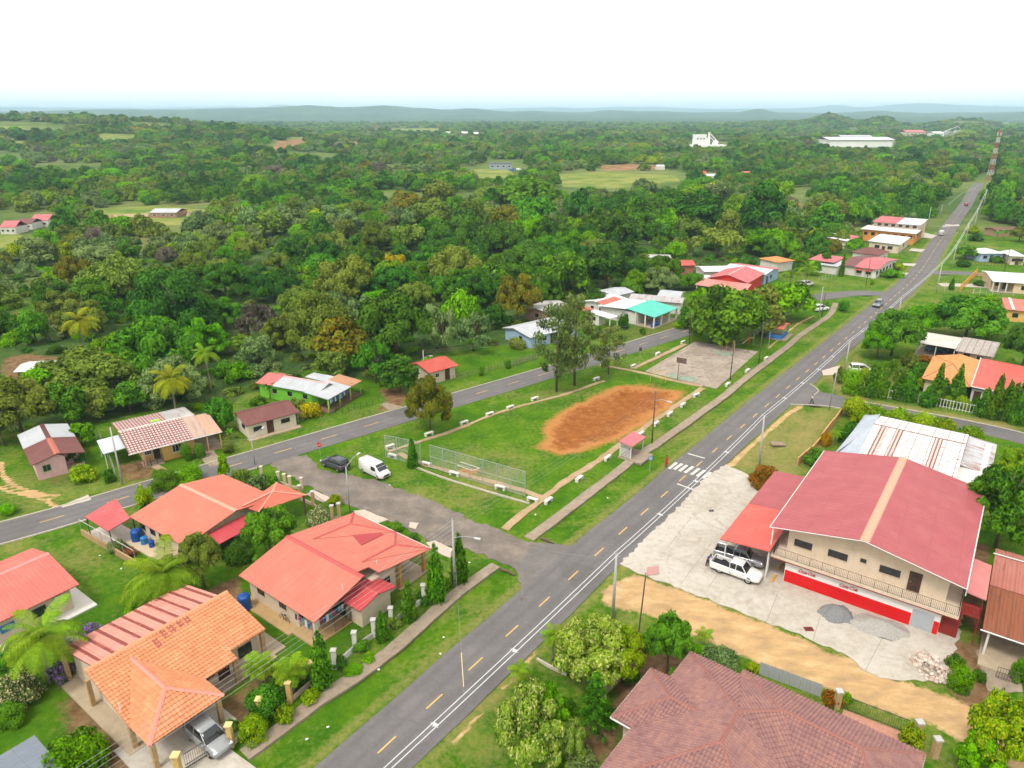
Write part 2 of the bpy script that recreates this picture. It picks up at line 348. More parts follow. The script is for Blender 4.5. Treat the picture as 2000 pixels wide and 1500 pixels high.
# ---- far terrain: fan of rings out to the mountains
def terrain_h(x,y):
    r=np.hypot(x,y);th=np.degrees(np.arctan2(x,y))
    z=np.zeros_like(r)-0.35
    far=sst(330,1400,r)
    z=z+far*(7*(fbm(x,y,420,31)-0.5)+3)
    def hill(px,rr,h,wth,wr): # px column -> bearing
        b=math.degrees(math.atan((px-1000)/F_PX/CP));return h*np.exp(-((th-b)/wth)** 2-((r-rr)/wr)** 2)
    z=z+hill(330,1500,31,9,420)+hill(560,1150,14,4,160)+hill(60,1650,20,6,400)+hill(560,800,5,2,90)
    z=z+hill(1545,2700,36,1.4,380)+hill(1630,2500,28,1.3,320)+hill(1460,2800,12,2.5,420)+hill(1775,2800,24,2.0,400)+hill(2020,2300,26,2.2,400)
    z=z+30*sst(3800,6500,r)*fbm(x,y,1500,41) 
    ridge=sst(5200,7200,r)*sst(10500,8000,r)
    z=z+ridge*(30+62*fbm(x,y,1100,43))*(0.5+0.5*sst(8,-10,th))
    for px,h,w in ((780,60,1.7),(660,30,1.2),(930,44,1.0),(1175,40,1.6),(1420,70,.8),(1620,40,1.5),(1900,40,2),(1250,30,1.3),(1040,30,.8),(860,35,.9)):
        z=z+hill(px,7000,h*.55,w*1.25,900)
    z=z+sst(3200,5200,r)*(16*(fbm(x,y,330,51,3)-.5)+9*(fbm(x,y,120,52,2)-.5))
    z=z+sst(11000,16000,r)*(70+150*fbm(x,y,3200,47,5)** 1.4)
    for px,h,w in ((608,60,0.9),(1545,75,1.3),(1240,45,4.5),(100,40,3),(1700,70,3),(1060,40,3)):
        z=z+hill(px,17500,h,w,2200)
    return z
rings=np.concatenate([np.linspace(2,290,12),np.geomspace(310,3400,150),np.geomspace(3450,24000,130)])
angs=np.radians(np.concatenate([np.linspace(-180,-48,22)[:-1],np.linspace(-48,48,420),np.linspace(48,180,22)[1:]]))
RR,TT=np.meshgrid(rings,angs,indexing='ij');tx,ty=(RR*np.sin(TT)).ravel(),(RR*np.cos(TT)).ravel()
tz=terrain_h(tx,ty)
jj=np.arange(RR.size).reshape(RR.shape)
q=np.stack([jj[:-1,:-1].ravel(),jj[:-1,1:].ravel(),jj[1:,1:].ravel(),jj[1:,:-1].ravel()],1)[:,::-1]
u_,v_=PXA(tx,np.maximum(ty,20),tz)
FIELDS=[[(915,332),(990,326),(1010,345),(930,352)],[(1085,340),(1180,336),(1320,342),(1330,356),(1190,368),(1100,366)],[(480,336),(565,330),(570,346),(490,348)],[(120,412),(300,402),(410,410),(400,440),(220,438)],[(-40,452),(44,458),(30,480),(-40,490)],[(190,262),(270,262),(275,280),(200,284)],
          [(20,275),(60,275),(60,290),(30,292)],[(-20,246),(60,246),(40,256),(-20,258)],[(590,260),(640,258),(640,266),(600,268)],[(640,282),(700,280),(700,288),(640,292)],[(560,268),(600,268),(600,292),(530,292)],[(1610,438),(1690,432),(1690,452),(1620,458)],[(700,252),(860,250),(860,260),(720,262)],[(1480,268),(1600,266),(1600,274),(1490,276)]]
EARTH=[[(540,276),(595,270),(600,290),(535,294)],[(330,296),(365,296),(365,306),(335,305)],[(1170,324),(1215,320),(1290,322),(1290,331),(1180,334)],[(215,420),(290,418),(300,434),(210,436)],[(650,278),(715,276),(715,285),(660,286)]]
def inpix(u,v,polys):
    f=np.zeros(u.shape)
    for pl in polys:
        mxx=max(1.0,(max(p[1] for p in pl)-min(p[1] for p in pl))*0.1)
        f=np.maximum(f,sst(-mxx,mxx,sdist(u,v,pl)))
    return f
front=ty>25
me=np_mesh('terrain',np.stack([tx,ty,tz],1),q,point_attr={'field':inpix(u_,v_,FIELDS)*front,'earth':inpix(u_,v_,EARTH)*front,'open':sst(3500,2600,np.hypot(tx,ty))})
me.polygons.foreach_set('use_smooth',[True]*len(me.polygons))
m,t=newmat('far_land');co=geoco(t)
k1=noise(t,co,0.009,8,0.72);k2=noise(t,co,0.0022,5,0.6)
c=ramp(t,mth(t,'ADD',mth(t,'MULTIPLY',k1,0.75),mth(t,'MULTIPLY',k2,0.25)),[(0.36,(0.012,0.035,0.008)),(0.5,(0.028,0.065,0.014)),(0.58,(0.055,0.10,0.022)),(0.66,(0.15,0.18,0.05))]).outputs[0]
c=mixc(t,mth(t,'MULTIPLY',attr(t,'open'),.85),c,ramp(t,k1,[(.4,(.06,.11,.025)),(.55,(.13,.17,.045)),(.68,(.21,.20,.08))]).outputs[0])
c=mixc(t,ramp(t,attr(t,'field'),[(0.3,(0,0,0)),(0.7,(1,1,1))]).outputs[0],c,ramp(t,noise(t,co,0.05,6,0.65),[(0.35,(0.08,0.15,0.025)),(0.5,(0.17,0.21,0.045)),(0.66,(0.27,0.25,0.08))]).outputs[0])
c=mixc(t,ramp(t,attr(t,'earth'),[(0.3,(0,0,0)),(0.7,(1,1,1))]).outputs[0],c,ramp(t,noise(t,co,0.08,5,0.6),[(0.38,(0.14,0.13,0.04)),(0.5,(0.24,0.13,0.065)),(0.64,(0.34,0.20,0.11))]).outputs[0])
finish(t,c,0.95,k1,0.8,6.0,spec=0.03)
tag(link('terrain',me,None,m),kind='structure')

# ---- surfaces: asphalt, gravel, concrete
def asphalt(name,c0,c1,c2,crack=True,sc=1.0):
    m,t=newmat(name);co=geoco(t)
    a=noise(t,co,0.18*sc,6,0.65);b=noise(t,co,2.4*sc,5,0.7);d=noise(t,co,26,2,0.8)
    f=mth(t,'ADD',mth(t,'MULTIPLY',a,0.5),mth(t,'ADD',mth(t,'MULTIPLY',b,0.28),mth(t,'MULTIPLY',d,0.22)))
    col=ramp(t,f,[(0.36,c0),(0.5,c1),(0.64,c2)]).outputs[0]
    if crack:
        v=t.nodes.new('ShaderNodeTexVoronoi');v.feature='DISTANCE_TO_EDGE';v.inputs['Scale'].default_value=0.22
        w=t.nodes.new('ShaderNodeVectorMath');w.operation='ADD'
        nz=t.nodes.new('ShaderNodeTexNoise');nz.inputs['Scale'].default_value=0.8;t.links.new(co,nz.inputs['Vector'])
        t.links.new(co,w.inputs[0]);t.links.new(nz.outputs[1],w.inputs[1]);t.links.new(w.outputs[0],v.inputs['Vector'])
        k=mth(t,'MULTIPLY',ramp(t,v.outputs['Distance'],[(0.0,(1,1,1)),(0.006,(0,0,0))]).outputs[0],ramp(t,a,[(0.45,(0,0,0)),(0.6,(.6,.6,.6))]).outputs[0])
        col=mixc(t,k,col,tuple(x*0.45 for x in c0))
    if crack:
        ac=mth(t,'ABSOLUTE',attr(t,'across'));wl=mth(t,'ABSOLUTE',mth(t,'SUBTRACT',mth(t,'ABSOLUTE',mth(t,'SUBTRACT',ac,.5)),.25))
        col=mixc(t,mth(t,'MULTIPLY',ramp(t,wl,[(.0,(1,1,1)),(.16,(0,0,0))]).outputs[0],mth(t,'MULTIPLY',a,.5)),col,tuple(x*.72 for x in c0))
        col=mixc(t,mth(t,'MULTIPLY',ramp(t,mth(t,'ADD',ac,mth(t,'MULTIPLY',b,.25)),[(1.0,(0,0,0)),(1.14,(1,1,1))]).outputs[0],.7),col,(.26,.21,.15))
        col=mixc(t,mth(t,'MULTIPLY',ramp(t,noise(t,co,.09,3,.4),[(.60,(0,0,0)),(.62,(1,1,1))]).outputs[0],.35),col,tuple(x*.75 for x in c0))
    finish(t,col,0.88,d,0.4,0.02,spec=0.2);return m
M_ROAD=asphalt('asphalt',(0.105,0.098,0.098),(0.135,0.127,0.126),(0.175,0.163,0.155))
M_GRAVEL=asphalt('worn_gravel',(0.10,0.085,0.075),(0.16,0.135,0.115),(0.27,0.22,0.18),False,2.0)
def concrete(name,c0,c1,c2,stain=(0.10,0.085,0.07),st=0.5,joint=0.0):
    m,t=newmat(name);co=geoco(t)
    a=noise(t,co,0.25,7,0.65);b=noise(t,co,1.6,6,0.7);d=noise(t,co,16,3,0.75)
    f=mth(t,'ADD',mth(t,'MULTIPLY',a,0.5),mth(t,'ADD',mth(t,'MULTIPLY',b,0.3),mth(t,'MULTIPLY',d,0.2)))
    col=ramp(t,f,[(0.36,c0),(0.5,c1),(0.64,c2)]).outputs[0]
    s=ramp(t,noise(t,co,0.5,8,0.72,0.6),[(0.5,(0,0,0)),(0.68,(1,1,1))]).outputs[0]
    col=mixc(t,mth(t,'MULTIPLY',s,st),col,stain)
    finish(t,col,0.9,d,0.3,0.02,spec=0.15);return m
M_PLAZA=concrete('pale_concrete',(0.30,0.262,0.21),(0.42,0.385,0.33),(0.50,0.47,0.42),(0.24,0.19,0.135),0.5)
M_WALK=concrete('path_concrete',(0.20,0.155,0.11),(0.27,0.215,0.16),(0.34,0.28,0.22),(0.12,0.09,0.06),0.6)
M_YWALK=concrete('yellowed_path',(0.26,0.18,0.10),(0.36,0.26,0.15),(0.44,0.34,0.22),(0.16,0.11,0.06),0.5)
M_COURT=concrete('stained_court',(0.19,0.16,0.125),(0.30,0.25,0.20),(0.42,0.36,0.30),(0.10,0.08,0.065),0.75)
M_KERB=plain('kerb_concrete',(0.42,0.38,0.31),0.9,0.2,2.0,dirt=0.3)
M_YLINE=plain('yellow_paint',(0.60,0.36,0.09),0.7,0.25,6.0)
M_WLINE=plain('white_paint',(0.50,0.48,0.44),0.7,0.3,3.0)

def ribbon(name,pts,w0,w1,z,mat,jit=0.0,parent=None,th=0.12,kind='structure'):
    """strip between the offsets w0 (left) and w1 (right) of a centreline"""
    L,Rr=[],[];rj=random.Random(len(pts)*7+int(w1*10));a=b=0
    for i,p in enumerate(pts):
        d=(pts[min(i+1,len(pts)-1)]-pts[max(i-1,0)]).normalized();n=Vector((-d.y,d.x,0))
        a=a*0.6+rj.uniform(-jit,jit);b=b*0.6+rj.uniform(-jit,jit)
        L.append((p.x+n.x*(w0+a),p.y+n.y*(w0+a)));Rr.append((p.x-n.x*(w1+b),p.y-n.y*(w1+b)))
    n=len(pts);v=[(x,y,z) for x,y in L]+[(x,y,z) for x,y in Rr]+[(x,y,z-th) for x,y in L]+[(x,y,z-th) for x,y in Rr]
    f=[]
    for i in range(n-1):
        f += [(i,n+i,n+i+1,i+1),(2*n+i,i,i+1,2*n+i+1),(n+i,3*n+i,3*n+i+1,n+i+1)]
    f += [(0,2*n,3*n,n),(n-1,2*n-1,4*n-1,3*n-1)]
    mb=MB();mb.v=v;mb.f=f
    o=mb.build(name,mat,parent);a_=o.data.attributes.new('across','FLOAT','POINT');a_.data.foreach_set('value',np.array([-1.]*n+[1.]*n+[-1.]*n+[1.]*n,np.float32))
    if kind:o['kind']=kind
    return o
def jag(poly,step=0.6,amp=0.2,seed=1):
    rj=random.Random(seed);out=[]
    for i in range(len(poly)):
        a,b=Vector(poly[i]),Vector(poly[(i+1)% len(poly)]);n=max(1,int((b-a).length/step))
        pn=Vector((-(b-a).y,(b-a).x,0)).normalized()
        for k in range(n):out.append(a+(b-a)*(k/n)+pn*(rj.uniform(-amp,amp) if k else 0))
    return out
def sheet(name,poly,z,mat,parent=None,th=0.1,kind='structure'):
    bm=bmesh.new();vs=[bm.verts.new((p[0],p[1],z)) for p in poly];f=bm.faces.new(vs);bm.normal_update()
    if f.normal.z<0:f.normal_flip()
    r=bmesh.ops.extrude_face_region(bm,geom=[f]); 
    for g_ in r['geom']:
        if isinstance(g_,bmesh.types.BMVert):g_.co.z=z
    for v in vs:v.co.z=z-th
    bmesh.ops.triangulate(bm,faces=bm.faces[:]);bmesh.ops.recalc_face_normals(bm,faces=bm.faces[:])
    me=bpy.data.meshes.new(name);bm.to_mesh(me);bm.free()
    o=link(name,me,parent,mat)
    if kind:o['kind']=kind
    return o
sheet('gravel_road',jag(gravel_pl,0.7,0.35,3),0.006,M_GRAVEL)
road=ribbon('main_road',main_s,3.05,3.1,0.014,M_ROAD,0.09)
back_road=ribbon('back_road',back_s,2.75,2.75,0.010,M_ROAD,0.04)
side_road=ribbon('side_road',side_s,2.3,2.3,0.004,M_ROAD,0.06)
ribbon('far_side_road',far_s,2.6,2.6,0.004,M_ROAD,0.06)
# junction aprons of asphalt
sheet('junction_apron',jag(g2([(1004,1106),(1018,1138),(1014,1160),(1100,1140),(1150,1070),(1100,1064),(1050,1062)]),0.8,0.15,5),0.009,asphalt('dusty_asphalt',(0.11,0.10,0.095),(0.155,0.14,0.13),(0.21,0.185,0.165),False))
sheet('junction_apron',jag(g2([(1543,789),(1520,803),(1560,755),(1604,731),(1583,750),(1600,765),(1650,775),(1642,797)]),0.8,0.1,6),0.007,M_ROAD)
# yellow dashes: one every 5.43 m along the centreline
Lm=plen(main_s)
def dash_strip(parent,pts,s0,length,width,z,mat):
    c,d=along(pts,s0);e,d2=along(pts,s0+length);n=Vector((-d.y,d.x,0))*width/2
    mb=MB().add([(c.x-n.x,c.y-n.y,z),(e.x-n.x,e.y-n.y,z),(e.x+n.x,e.y+n.y,z),(c.x+n.x,c.y+n.y,z)],[(0,1,2,3)])
    return mb.build('dash',mat,parent)
c0=g2([(757,1453)])[0];s_first=min(range(int(Lm*4)),key=lambda k:(along(main_s,k/4)[0]-c0).length)/4
s=s_first-0.95-2*5.43
while s<Lm-30:
    pxc=PX(*along(main_s,s)[0])
    if not (1690<pxc[0]<1760 and 0):dash_strip(road,main_s,s,1.95,0.13,0.019,M_YLINE)
    s += 5.43
Lb=plen(back_s);c0=G(103.5,1013.5);s_first=min(range(int(Lb*4)),key=lambda k:(along(back_s,k/4)[0]-c0).length)/4
s=s_first-1.3-21.9
while s<Lb-60:dash_strip(back_road,back_s,s,2.6,0.12,0.015,M_YLINE);s += 7.3
# pale edge lines / low kerbs of the back road
ribbon('kerb',back_s[:int(len(back_s)*0.80)],2.93,-2.76,0.10,M_KERB,0.01,th=0.2)
i0=min(range(len(back_s)),key=lambda k:(back_s[k]-G(532,905)).length);i1=min(range(len(back_s)),key=lambda k:(back_s[k]-G(605,880)).length)
ribbon('kerb',back_s[:i0],-2.76,2.93,0.10,M_KERB,0.01,th=0.2)
ribbon('kerb',side_s[4:],2.5,-2.31,0.09,M_KERB,0.01,th=0.2)
ribbon('kerb',smooth_poly(g2([(1543,790),(1600,792),(1642,798)]),1),0.08,0.08,0.10,M_KERB,0.01,th=0.2)
ribbon('kerb',smooth_poly(g2([(1582,750),(1599,763),(1586,774)]),1),0.08,0.08,0.10,M_KERB,0.01,th=0.2)
# stop lines and the crossing
def bar(parent,p,q,w,z,mat,name='stripe'):
    d=(q-p).normalized();n=Vector((-d.y,d.x,0))*w/2
    return MB().add([(p.x-n.x,p.y-n.y,z),(q.x-n.x,q.y-n.y,z),(q.x+n.x,q.y+n.y,z),(p.x+n.x,p.y+n.y,z)],[(0,1,2,3)]).build(name,mat,parent)
for a,b in (((1145,353),(1255,384)),((1075,550),(1180,588))):bar(road,A2(*a),A2(*b),0.28,0.0195,M_WLINE,'stop_line')
cw=[((1022,452),(1073,412)),((1055,457),(1108,419)),((1090,468),(1140,428)),((1125,478),(1180,437)),((1167,491),(1220,450)),((1205,502),(1255,462)),((1243,515),(1294,475))]
for a,b in cw:bar(road,A2(*a),A2(*b),0.44,0.0195,M_WLINE,'crossing_stripe')
# pavements
def walk(name,pts,w,mat=M_WALK,z=0.07,jit=0.05):return ribbon(name,smooth_poly(pts,0.8),w/2,w/2,z,mat,jit,th=0.25)
walk('pavement',[G(*p) for p in [(478,1475),(548,1424),(613,1374),(750,1281.6),(876,1172),(930,1131),(968,1104)]],1.35)
walk('pavement',[G(*p) for p in [(1033,1052),(1120,987),(1210,918),(1231,900),(1258,882),(1300,855),(1405,780),(1465,732),(1500,705.5),(1540,675),(1563,655),(1600,630),(1622,614),(1632,592)]],1.35)
walk('park_path',[G(*p) for p in [(986,1034),(1061,973),(1120,930),(1168,900),(1210,870),(1255,837),(1300,807),(1330,786),(1372,758)]],0.95,M_YWALK,jit=0.12)
walk('park_path',[G(*p) for p in [(758,882),(824,861),(890,840),(980,804),(1100,771),(1180,744)]],0.6,M_YWALK,jit=0.1)
walk('park_path',[G(*p) for p in [(1171,713),(1249,727),(1310,742),(1372,755)]],0.8,M_YWALK,0.075,jit=0.08)
walk('park_path',[G(*p) for p in [(1237,720),(1290,695),(1339,672)]],0.9,M_YWALK,0.08,jit=0.08)
walk('park_path',[G(*p) for p in [(779,886),(830,907),(920,931),(1010,955),(1061,973)]],0.9,M_YWALK,0.065,jit=0.12)
walk('garden_path',[G(*p) for p in [(298,908),(318,918),(332,925)]],1.0,M_YWALK,0.03,jit=0.05)
kb=ribbon('low_park_kerb',smooth_poly([G(*p) for p in [(812,913),(870,935),(950,960),(1034,984)]],1),0.1,0.1,0.16,M_KERB,0.02,th=0.4)
# court, with paint marks
court=sheet('concrete_court',court_pl,0.035,M_COURT)
M_CLINE=plain('faded_line',(0.34,0.30,0.22),0.9,0.3,3);M_GREEN=plain('faded_green_paint',(0.20,0.26,0.19),0.9,0.35,1.2)
for a,b in (((1120,790),(1290,690)),((1130,800),(1440,850)),((1210,850),(1490,690)),((905,815),(1200,645))):bar(court,A6(*a),A6(*b),0.12,0.043,M_CLINE,'court_line')
for pl in ([(1010,835),(1060,825),(1090,850),(1030,862)],[(1090,850),(1205,855),(1175,885),(1080,872)],[(1340,690),(1440,700),(1400,720),(1320,700)]):
    sheet('green_patch',[A6(*p) for p in pl],0.0395,M_GREEN,court,0.003,None)
# forecourt with joints between the slabs
plaza=sheet('forecourt',jag(plaza_pl,0.55,0.22,8),0.022,M_PLAZA)
M_JOINT=plain('joint',(0.22,0.195,0.16),0.95,0.2,4)
for a,b in (((1290,1080),(1420,1128)),((1383,1150),(1425,1085)),((1497,1215),(1520,1155)),((1588,1250),(1606,1190)),((1300,990),(1420,1040)),((1350,960),(1440,1000)),((1330,1140),(1390,1060)),((1420,1080),(1560,1135)),((1690,1310),(1740,1215)),((1300,1075),(1350,1010))):
    bar(plaza,G(*a),G(*b),0.045,0.0265,M_JOINT,'joint')
# drives and slabs
sheet('gate_drive',jag(g2([(355,1500),(415,1440),(440,1455),(500,1500),(490,1540),(330,1540)]),1,.03,2),0.05,M_PLAZA)
for pl in ([(1100,1085),(1105,1088)],):pass
M_PATIO=plain('patterned_patio',(0.48,0.38,0.32),0.8,0.25,4)
for pl in ([(690,998),(712,996),(758,1015),(735,1023)],[(800,1020),(818,1022),(812,1034),(798,1030)],[(832,1060),(850,1056),(884,1072),(880,1090),(845,1076)],[(598,966),(612,957),(645,972),(632,982)],
           [(1605,724),(1640,714),(1637,732),(1608,733)]):sheet('patio_slab',jag(g2(pl),.5,.06,4),0.05,M_PATIO)
sheet('driveway',jag(g2([(118,988),(172,966),(178,976),(122,992)]),.5,.1,4),0.03,M_PLAZA)
sheet('driveway',jag(g2([(385,888),(408,872),(440,905),(410,912)]),.5,.1,4),0.03,M_WALK)
sheet('driveway',jag(g2([(742,790),(755,786),(785,794),(760,802)]),.5,.1,4),0.03,M_WALK)
for pl in ([(1795,452),(1830,460),(1820,466),(1780,462)],[(1780,485),(1808,487),(1800,492),(1775,490)],[(1840,441),(1873,438),(1873,441),(1842,443)],[(1763,514),(1790,515),(1785,520),(1765,518)],[(1760,531),(1776,533),(1770,537),(1756,535)],
           [(1830,553),(1935,555),(1935,562),(1840,559)]):sheet('driveway',g2(pl),0.03,M_PLAZA)
# ================================================================ vegetation meshes
def leaf_mat(name,dark,light,tip=None,trans=0.16,tipamt=0.0,rough=0.7):
    m,t=newmat(name);oi=t.nodes.new('ShaderNodeObjectInfo')
    f=mth(t,'ADD',mth(t,'MULTIPLY',attr(t,'tint'),0.75),mth(t,'MULTIPLY',noise(t,objco(t),3.0,3,0.6),0.45))
    col=ramp(t,f,[(0.2,dark),(0.75,light)]).outputs[0]
    if tip is not None:
        col=mixc(t,ramp(t,attr(t,'tip'),[(1-tipamt-0.02,(0,0,0)),(1-tipamt+0.02,(1,1,1))]).outputs[0],col,tip)
    hs=t.nodes.new('ShaderNodeHueSaturation');hs.inputs['Saturation'].default_value=1.06
    t.links.new(col,hs.inputs['Color'])
    t.links.new(mth(t,'ADD',mth(t,'MULTIPLY',oi.outputs['Random'],0.035),0.492),hs.inputs['Hue'])
    t.links.new(mth(t,'ADD',mth(t,'MULTIPLY',mth(t,'FRACT',mth(t,'MULTIPLY',oi.outputs['Random'],7.31)),0.42),0.78),hs.inputs['Value'])
    d=t.nodes.new('ShaderNodeBsdfPrincipled');d.inputs['Roughness'].default_value=rough;d.inputs['Specular IOR Level'].default_value=0.06
    tr=t.nodes.new('ShaderNodeBsdfTranslucent');ms=t.nodes.new('ShaderNodeMixShader');ms.inputs[0].default_value=trans
    t.links.new(hs.outputs[0],d.inputs['Base Color']);t.links.new(hs.outputs[0],tr.inputs[0])
    o=t.nodes.new('ShaderNodeOutputMaterial');t.links.new(d.outputs[0],ms.inputs[1]);t.links.new(tr.outputs[0],ms.inputs[2]);t.links.new(ms.outputs[0],o.inputs[0])
    MATS[name]=m;return m
LM={
 'dark':leaf_mat('leaf_dark',(0.0122,0.0442,0.0056),(0.0792,0.1761,0.0205)),
 'mid':leaf_mat('leaf_mid',(0.0209,0.0683,0.0063),(0.1277,0.2642,0.0247)),
 'bright':leaf_mat('leaf_bright',(0.0367,0.1085,0.0056),(0.1915,0.3757,0.0226)),
 'olive':leaf_mat('leaf_olive',(0.0456,0.0741,0.0094),(0.2166,0.2793,0.0456)),
 'grey':leaf_mat('leaf_grey',(0.0468,0.0819,0.0234),(0.2166,0.2964,0.0969)),
 'rust':leaf_mat('leaf_rust',(0.0429,0.0624,0.0062),(0.2166,0.2337,0.0251),(0.26,0.15,0.02),tipamt=0.14),
 'yellow':leaf_mat('leaf_yellow_flower',(0.07,0.11,0.012),(0.22,0.24,0.02),(0.52,0.38,0.02),tipamt=0.5),
 'cream':leaf_mat('leaf_cream_flower',(0.035,0.085,0.015),(0.10,0.18,0.04),(0.58,0.54,0.28),tipamt=0.40),
 'variegated':leaf_mat('leaf_variegated',(0.085,0.18,0.018),(0.27,0.40,0.05),(0.46,0.50,0.16),tipamt=0.24),
 'lime':leaf_mat('leaf_lime',(0.08,0.17,0.010),(0.25,0.38,0.025),(0.40,0.42,0.03),tipamt=0.25),
 'dead':leaf_mat('leaf_dead',(0.06,0.05,0.035),(0.16,0.135,0.10)),
 'pink':leaf_mat('leaf_pink_flower',(0.04,0.07,0.015),(0.12,0.16,0.03),(0.55,0.13,0.10),tipamt=0.5),
 'red':leaf_mat('leaf_red',(0.05,0.07,0.01),(0.18,0.12,0.02),(0.42,0.09,0.02),tipamt=0.4),
 'orange':leaf_mat('leaf_orange',(0.16,0.14,0.01),(0.35,0.22,0.02),(0.62,0.26,0.01),tipamt=0.6),
 'violet':leaf_mat('leaf_violet_flower',(0.03,0.06,0.02),(0.08,0.13,0.04),(0.30,0.16,0.48),tipamt=0.4),
 'palm':leaf_mat('leaf_palm',(0.055,0.135,0.012),(0.26,0.37,0.035),trans=0.3),
 'palmyel':leaf_mat('leaf_palm_yellow',(0.09,0.15,0.012),(0.38,0.38,0.035),trans=0.3),
 'banana':leaf_mat('leaf_banana',(0.045,0.15,0.02),(0.18,0.36,0.05),trans=0.3),
 'pine':leaf_mat('leaf_pine',(0.060,0.100,0.022),(0.21,0.26,0.070)),
 'cypress':leaf_mat('leaf_cypress',(0.026,0.085,0.008),(0.135,0.28,0.024)),
}
M_BARK=plain('bark',(0.12,0.085,0.055),0.95,0.35,4)
M_BARKG=plain('pale_bark',(0.24,0.20,0.16),0.95,0.3,4)

def leaves(rng,pos,out,size,bias_up=0.35,jit=0.75,aspect=1.6,tint=None):
    """one folded diamond per position"""
    n=len(pos)
    nr=out+jit*rng.normal(size=(n,3))*0.6;nr[:,2]+= bias_up
    nr /= np.linalg.norm(nr,axis=1,keepdims=True)+1e-9
    a=np.cross(nr,rng.normal(size=(n,3)));a /= np.linalg.norm(a,axis=1,keepdims=True)+1e-9
    b=np.cross(nr,a)
    s=(size*rng.uniform(0.65,1.35,n))[:,None]
    v=np.stack([pos-a*s*aspect*0.5,pos+b*s*0.5+nr*s*0.12,pos+a*s*aspect*0.5,pos-b*s*0.5+nr*s*0.12],1).reshape(-1,3)
    q=np.arange(4*n).reshape(n,4)
    return v,q
def lobes_mesh(name,seed,lobes,n,size,zflat=0.85,jit=0.75,bias=0.35,inner=0.2,upper=-0.45,tip_z=None):
    """lobes: list of (x,y,z,r,rz)"""
    rng=np.random.default_rng(seed)
    lobes=np.asarray(lobes,float);w=lobes[:,3]*lobes[:,4];cnt=np.maximum(8,(n*w/w.sum()).astype(int))
    V,Q,T,P=[],[],[],[];base=0
    for (x,y,z,r,rz),c in zip(lobes,cnt):
        d=rng.normal(size=(int(c*2.2),3));d /= np.linalg.norm(d,axis=1,keepdims=True)
        d=d[d[:,2]>upper][:c];c=len(d)
        rad=1-np.abs(rng.normal(0,inner,c));rad *= 1+0.20*np.sin(d[:,0]*7+x*9)*np.cos(d[:,1]*6+y*7)
        pos=np.array([x,y,z])+d*rad[:,None]*np.array([r,r,rz])
        v,q=leaves(rng,pos,d,size,bias,jit)
        V.append(v);Q.append(q+base);base += len(v)
        T.append(np.clip(0.5+0.22*rng.normal()+0.24*rng.normal(size=c),0,1));P.append(rng.uniform(0,1,c))
    return np_mesh(name,np.concatenate(V),np.concatenate(Q),{'tint':np.concatenate(T),'tip':np.concatenate(P)})
def dome_lobes(seed,k=18,flat=0.62,spread=0.66,rmin=0.24,rmax=0.40,low=-0.05,core=0.50):
    r=random.Random(seed);out=[(0,0,flat*0.30,core,core*.9)]
    ax,ay=r.uniform(0.85,1.1),r.uniform(0.85,1.1)
    for i in range(k):
        a=i*2.39996+r.uniform(-.4,.4);e=r.uniform(low,1.0);rr=spread*math.sqrt(max(0.0,1-max(e,0)** 2))*r.uniform(0.8,1.12)+0.04
        s=r.uniform(rmin,rmax)
        out.append((ax*rr*math.cos(a),ay*rr*math.sin(a),flat*(0.12+0.62*e)+r.uniform(-.06,.06),s,s*r.uniform(0.62,0.85)))
    return out
CROWN={}
CROWN['round']=[lobes_mesh('crown_round',10+i,dome_lobes(10+i,26,0.80,0.68,0.19,0.34),4200,0.078) for i in range(5)]
CROWN['flat']=[lobes_mesh('crown_flat',30+i,dome_lobes(30+i,26,0.50,0.74,0.16,0.29),4200,0.070) for i in range(4)]
CROWN['tall']=[lobes_mesh('crown_tall',50+i,dome_lobes(50+i,30,1.25,0.62,0.18,0.32,-0.3),4600,0.080) for i in range(4)]
CROWN['loose']=[lobes_mesh('crown_loose',70+i,dome_lobes(70+i,26,0.75,0.72,0.14,0.25)[1:],3000,0.065,inner=0.3) for i in range(4)]
CROWN['fine']=[lobes_mesh('crown_fine',90+i,dome_lobes(90+i,36,0.74,0.80,0.13,0.27,0.0,.46),19000,0.044,inner=.2) for i in range(3)]
CROWN['finetall']=[lobes_mesh('crown_finetall',95+i,dome_lobes(95+i,42,1.15,0.74,0.13,0.27,-0.3,.44),19000,0.044,inner=.2) for i in range(2)]
CROWN['shrub']=[lobes_mesh('foliage',110+i,dome_lobes(110+i,13,0.9,0.60,0.3,0.46,-0.3),2400,0.095,upper=-0.9) for i in range(4)]
CROWN['shrubfine']=[lobes_mesh('foliage',120+i,dome_lobes(120+i,22,0.9,0.60,0.22,0.42,-0.3),7000,0.055,upper=-0.9) for i in range(3)]
CROWN['ball']=[lobes_mesh('foliage',130,[(0,0,.62,.82,.66)]+dome_lobes(130,16,1.1,0.5,.3,.45,-.2),6500,0.06,upper=-0.9)]
def cone_lobes(seed,k=34,w=0.26,taper=0.9):
    r=random.Random(seed);out=[]
    for i in range(k):
        e=(i+.5)/k;a=i*2.4+r.uniform(-.5,.5);rr=w*(1-taper*e ** 1.5)*r.uniform(.35,.75);s=w*(1.05-0.85*e ** 1.4)*r.uniform(.55,.8)
        out.append((rr*math.cos(a),rr*math.sin(a),0.05+0.92*e,max(s,.03),max(s,.03)*1.2))
    return out
CROWN['column']=[lobes_mesh('foliage',140+i,cone_lobes(140+i),3600,0.045,bias=-0.35,upper=-0.95) for i in range(3)]
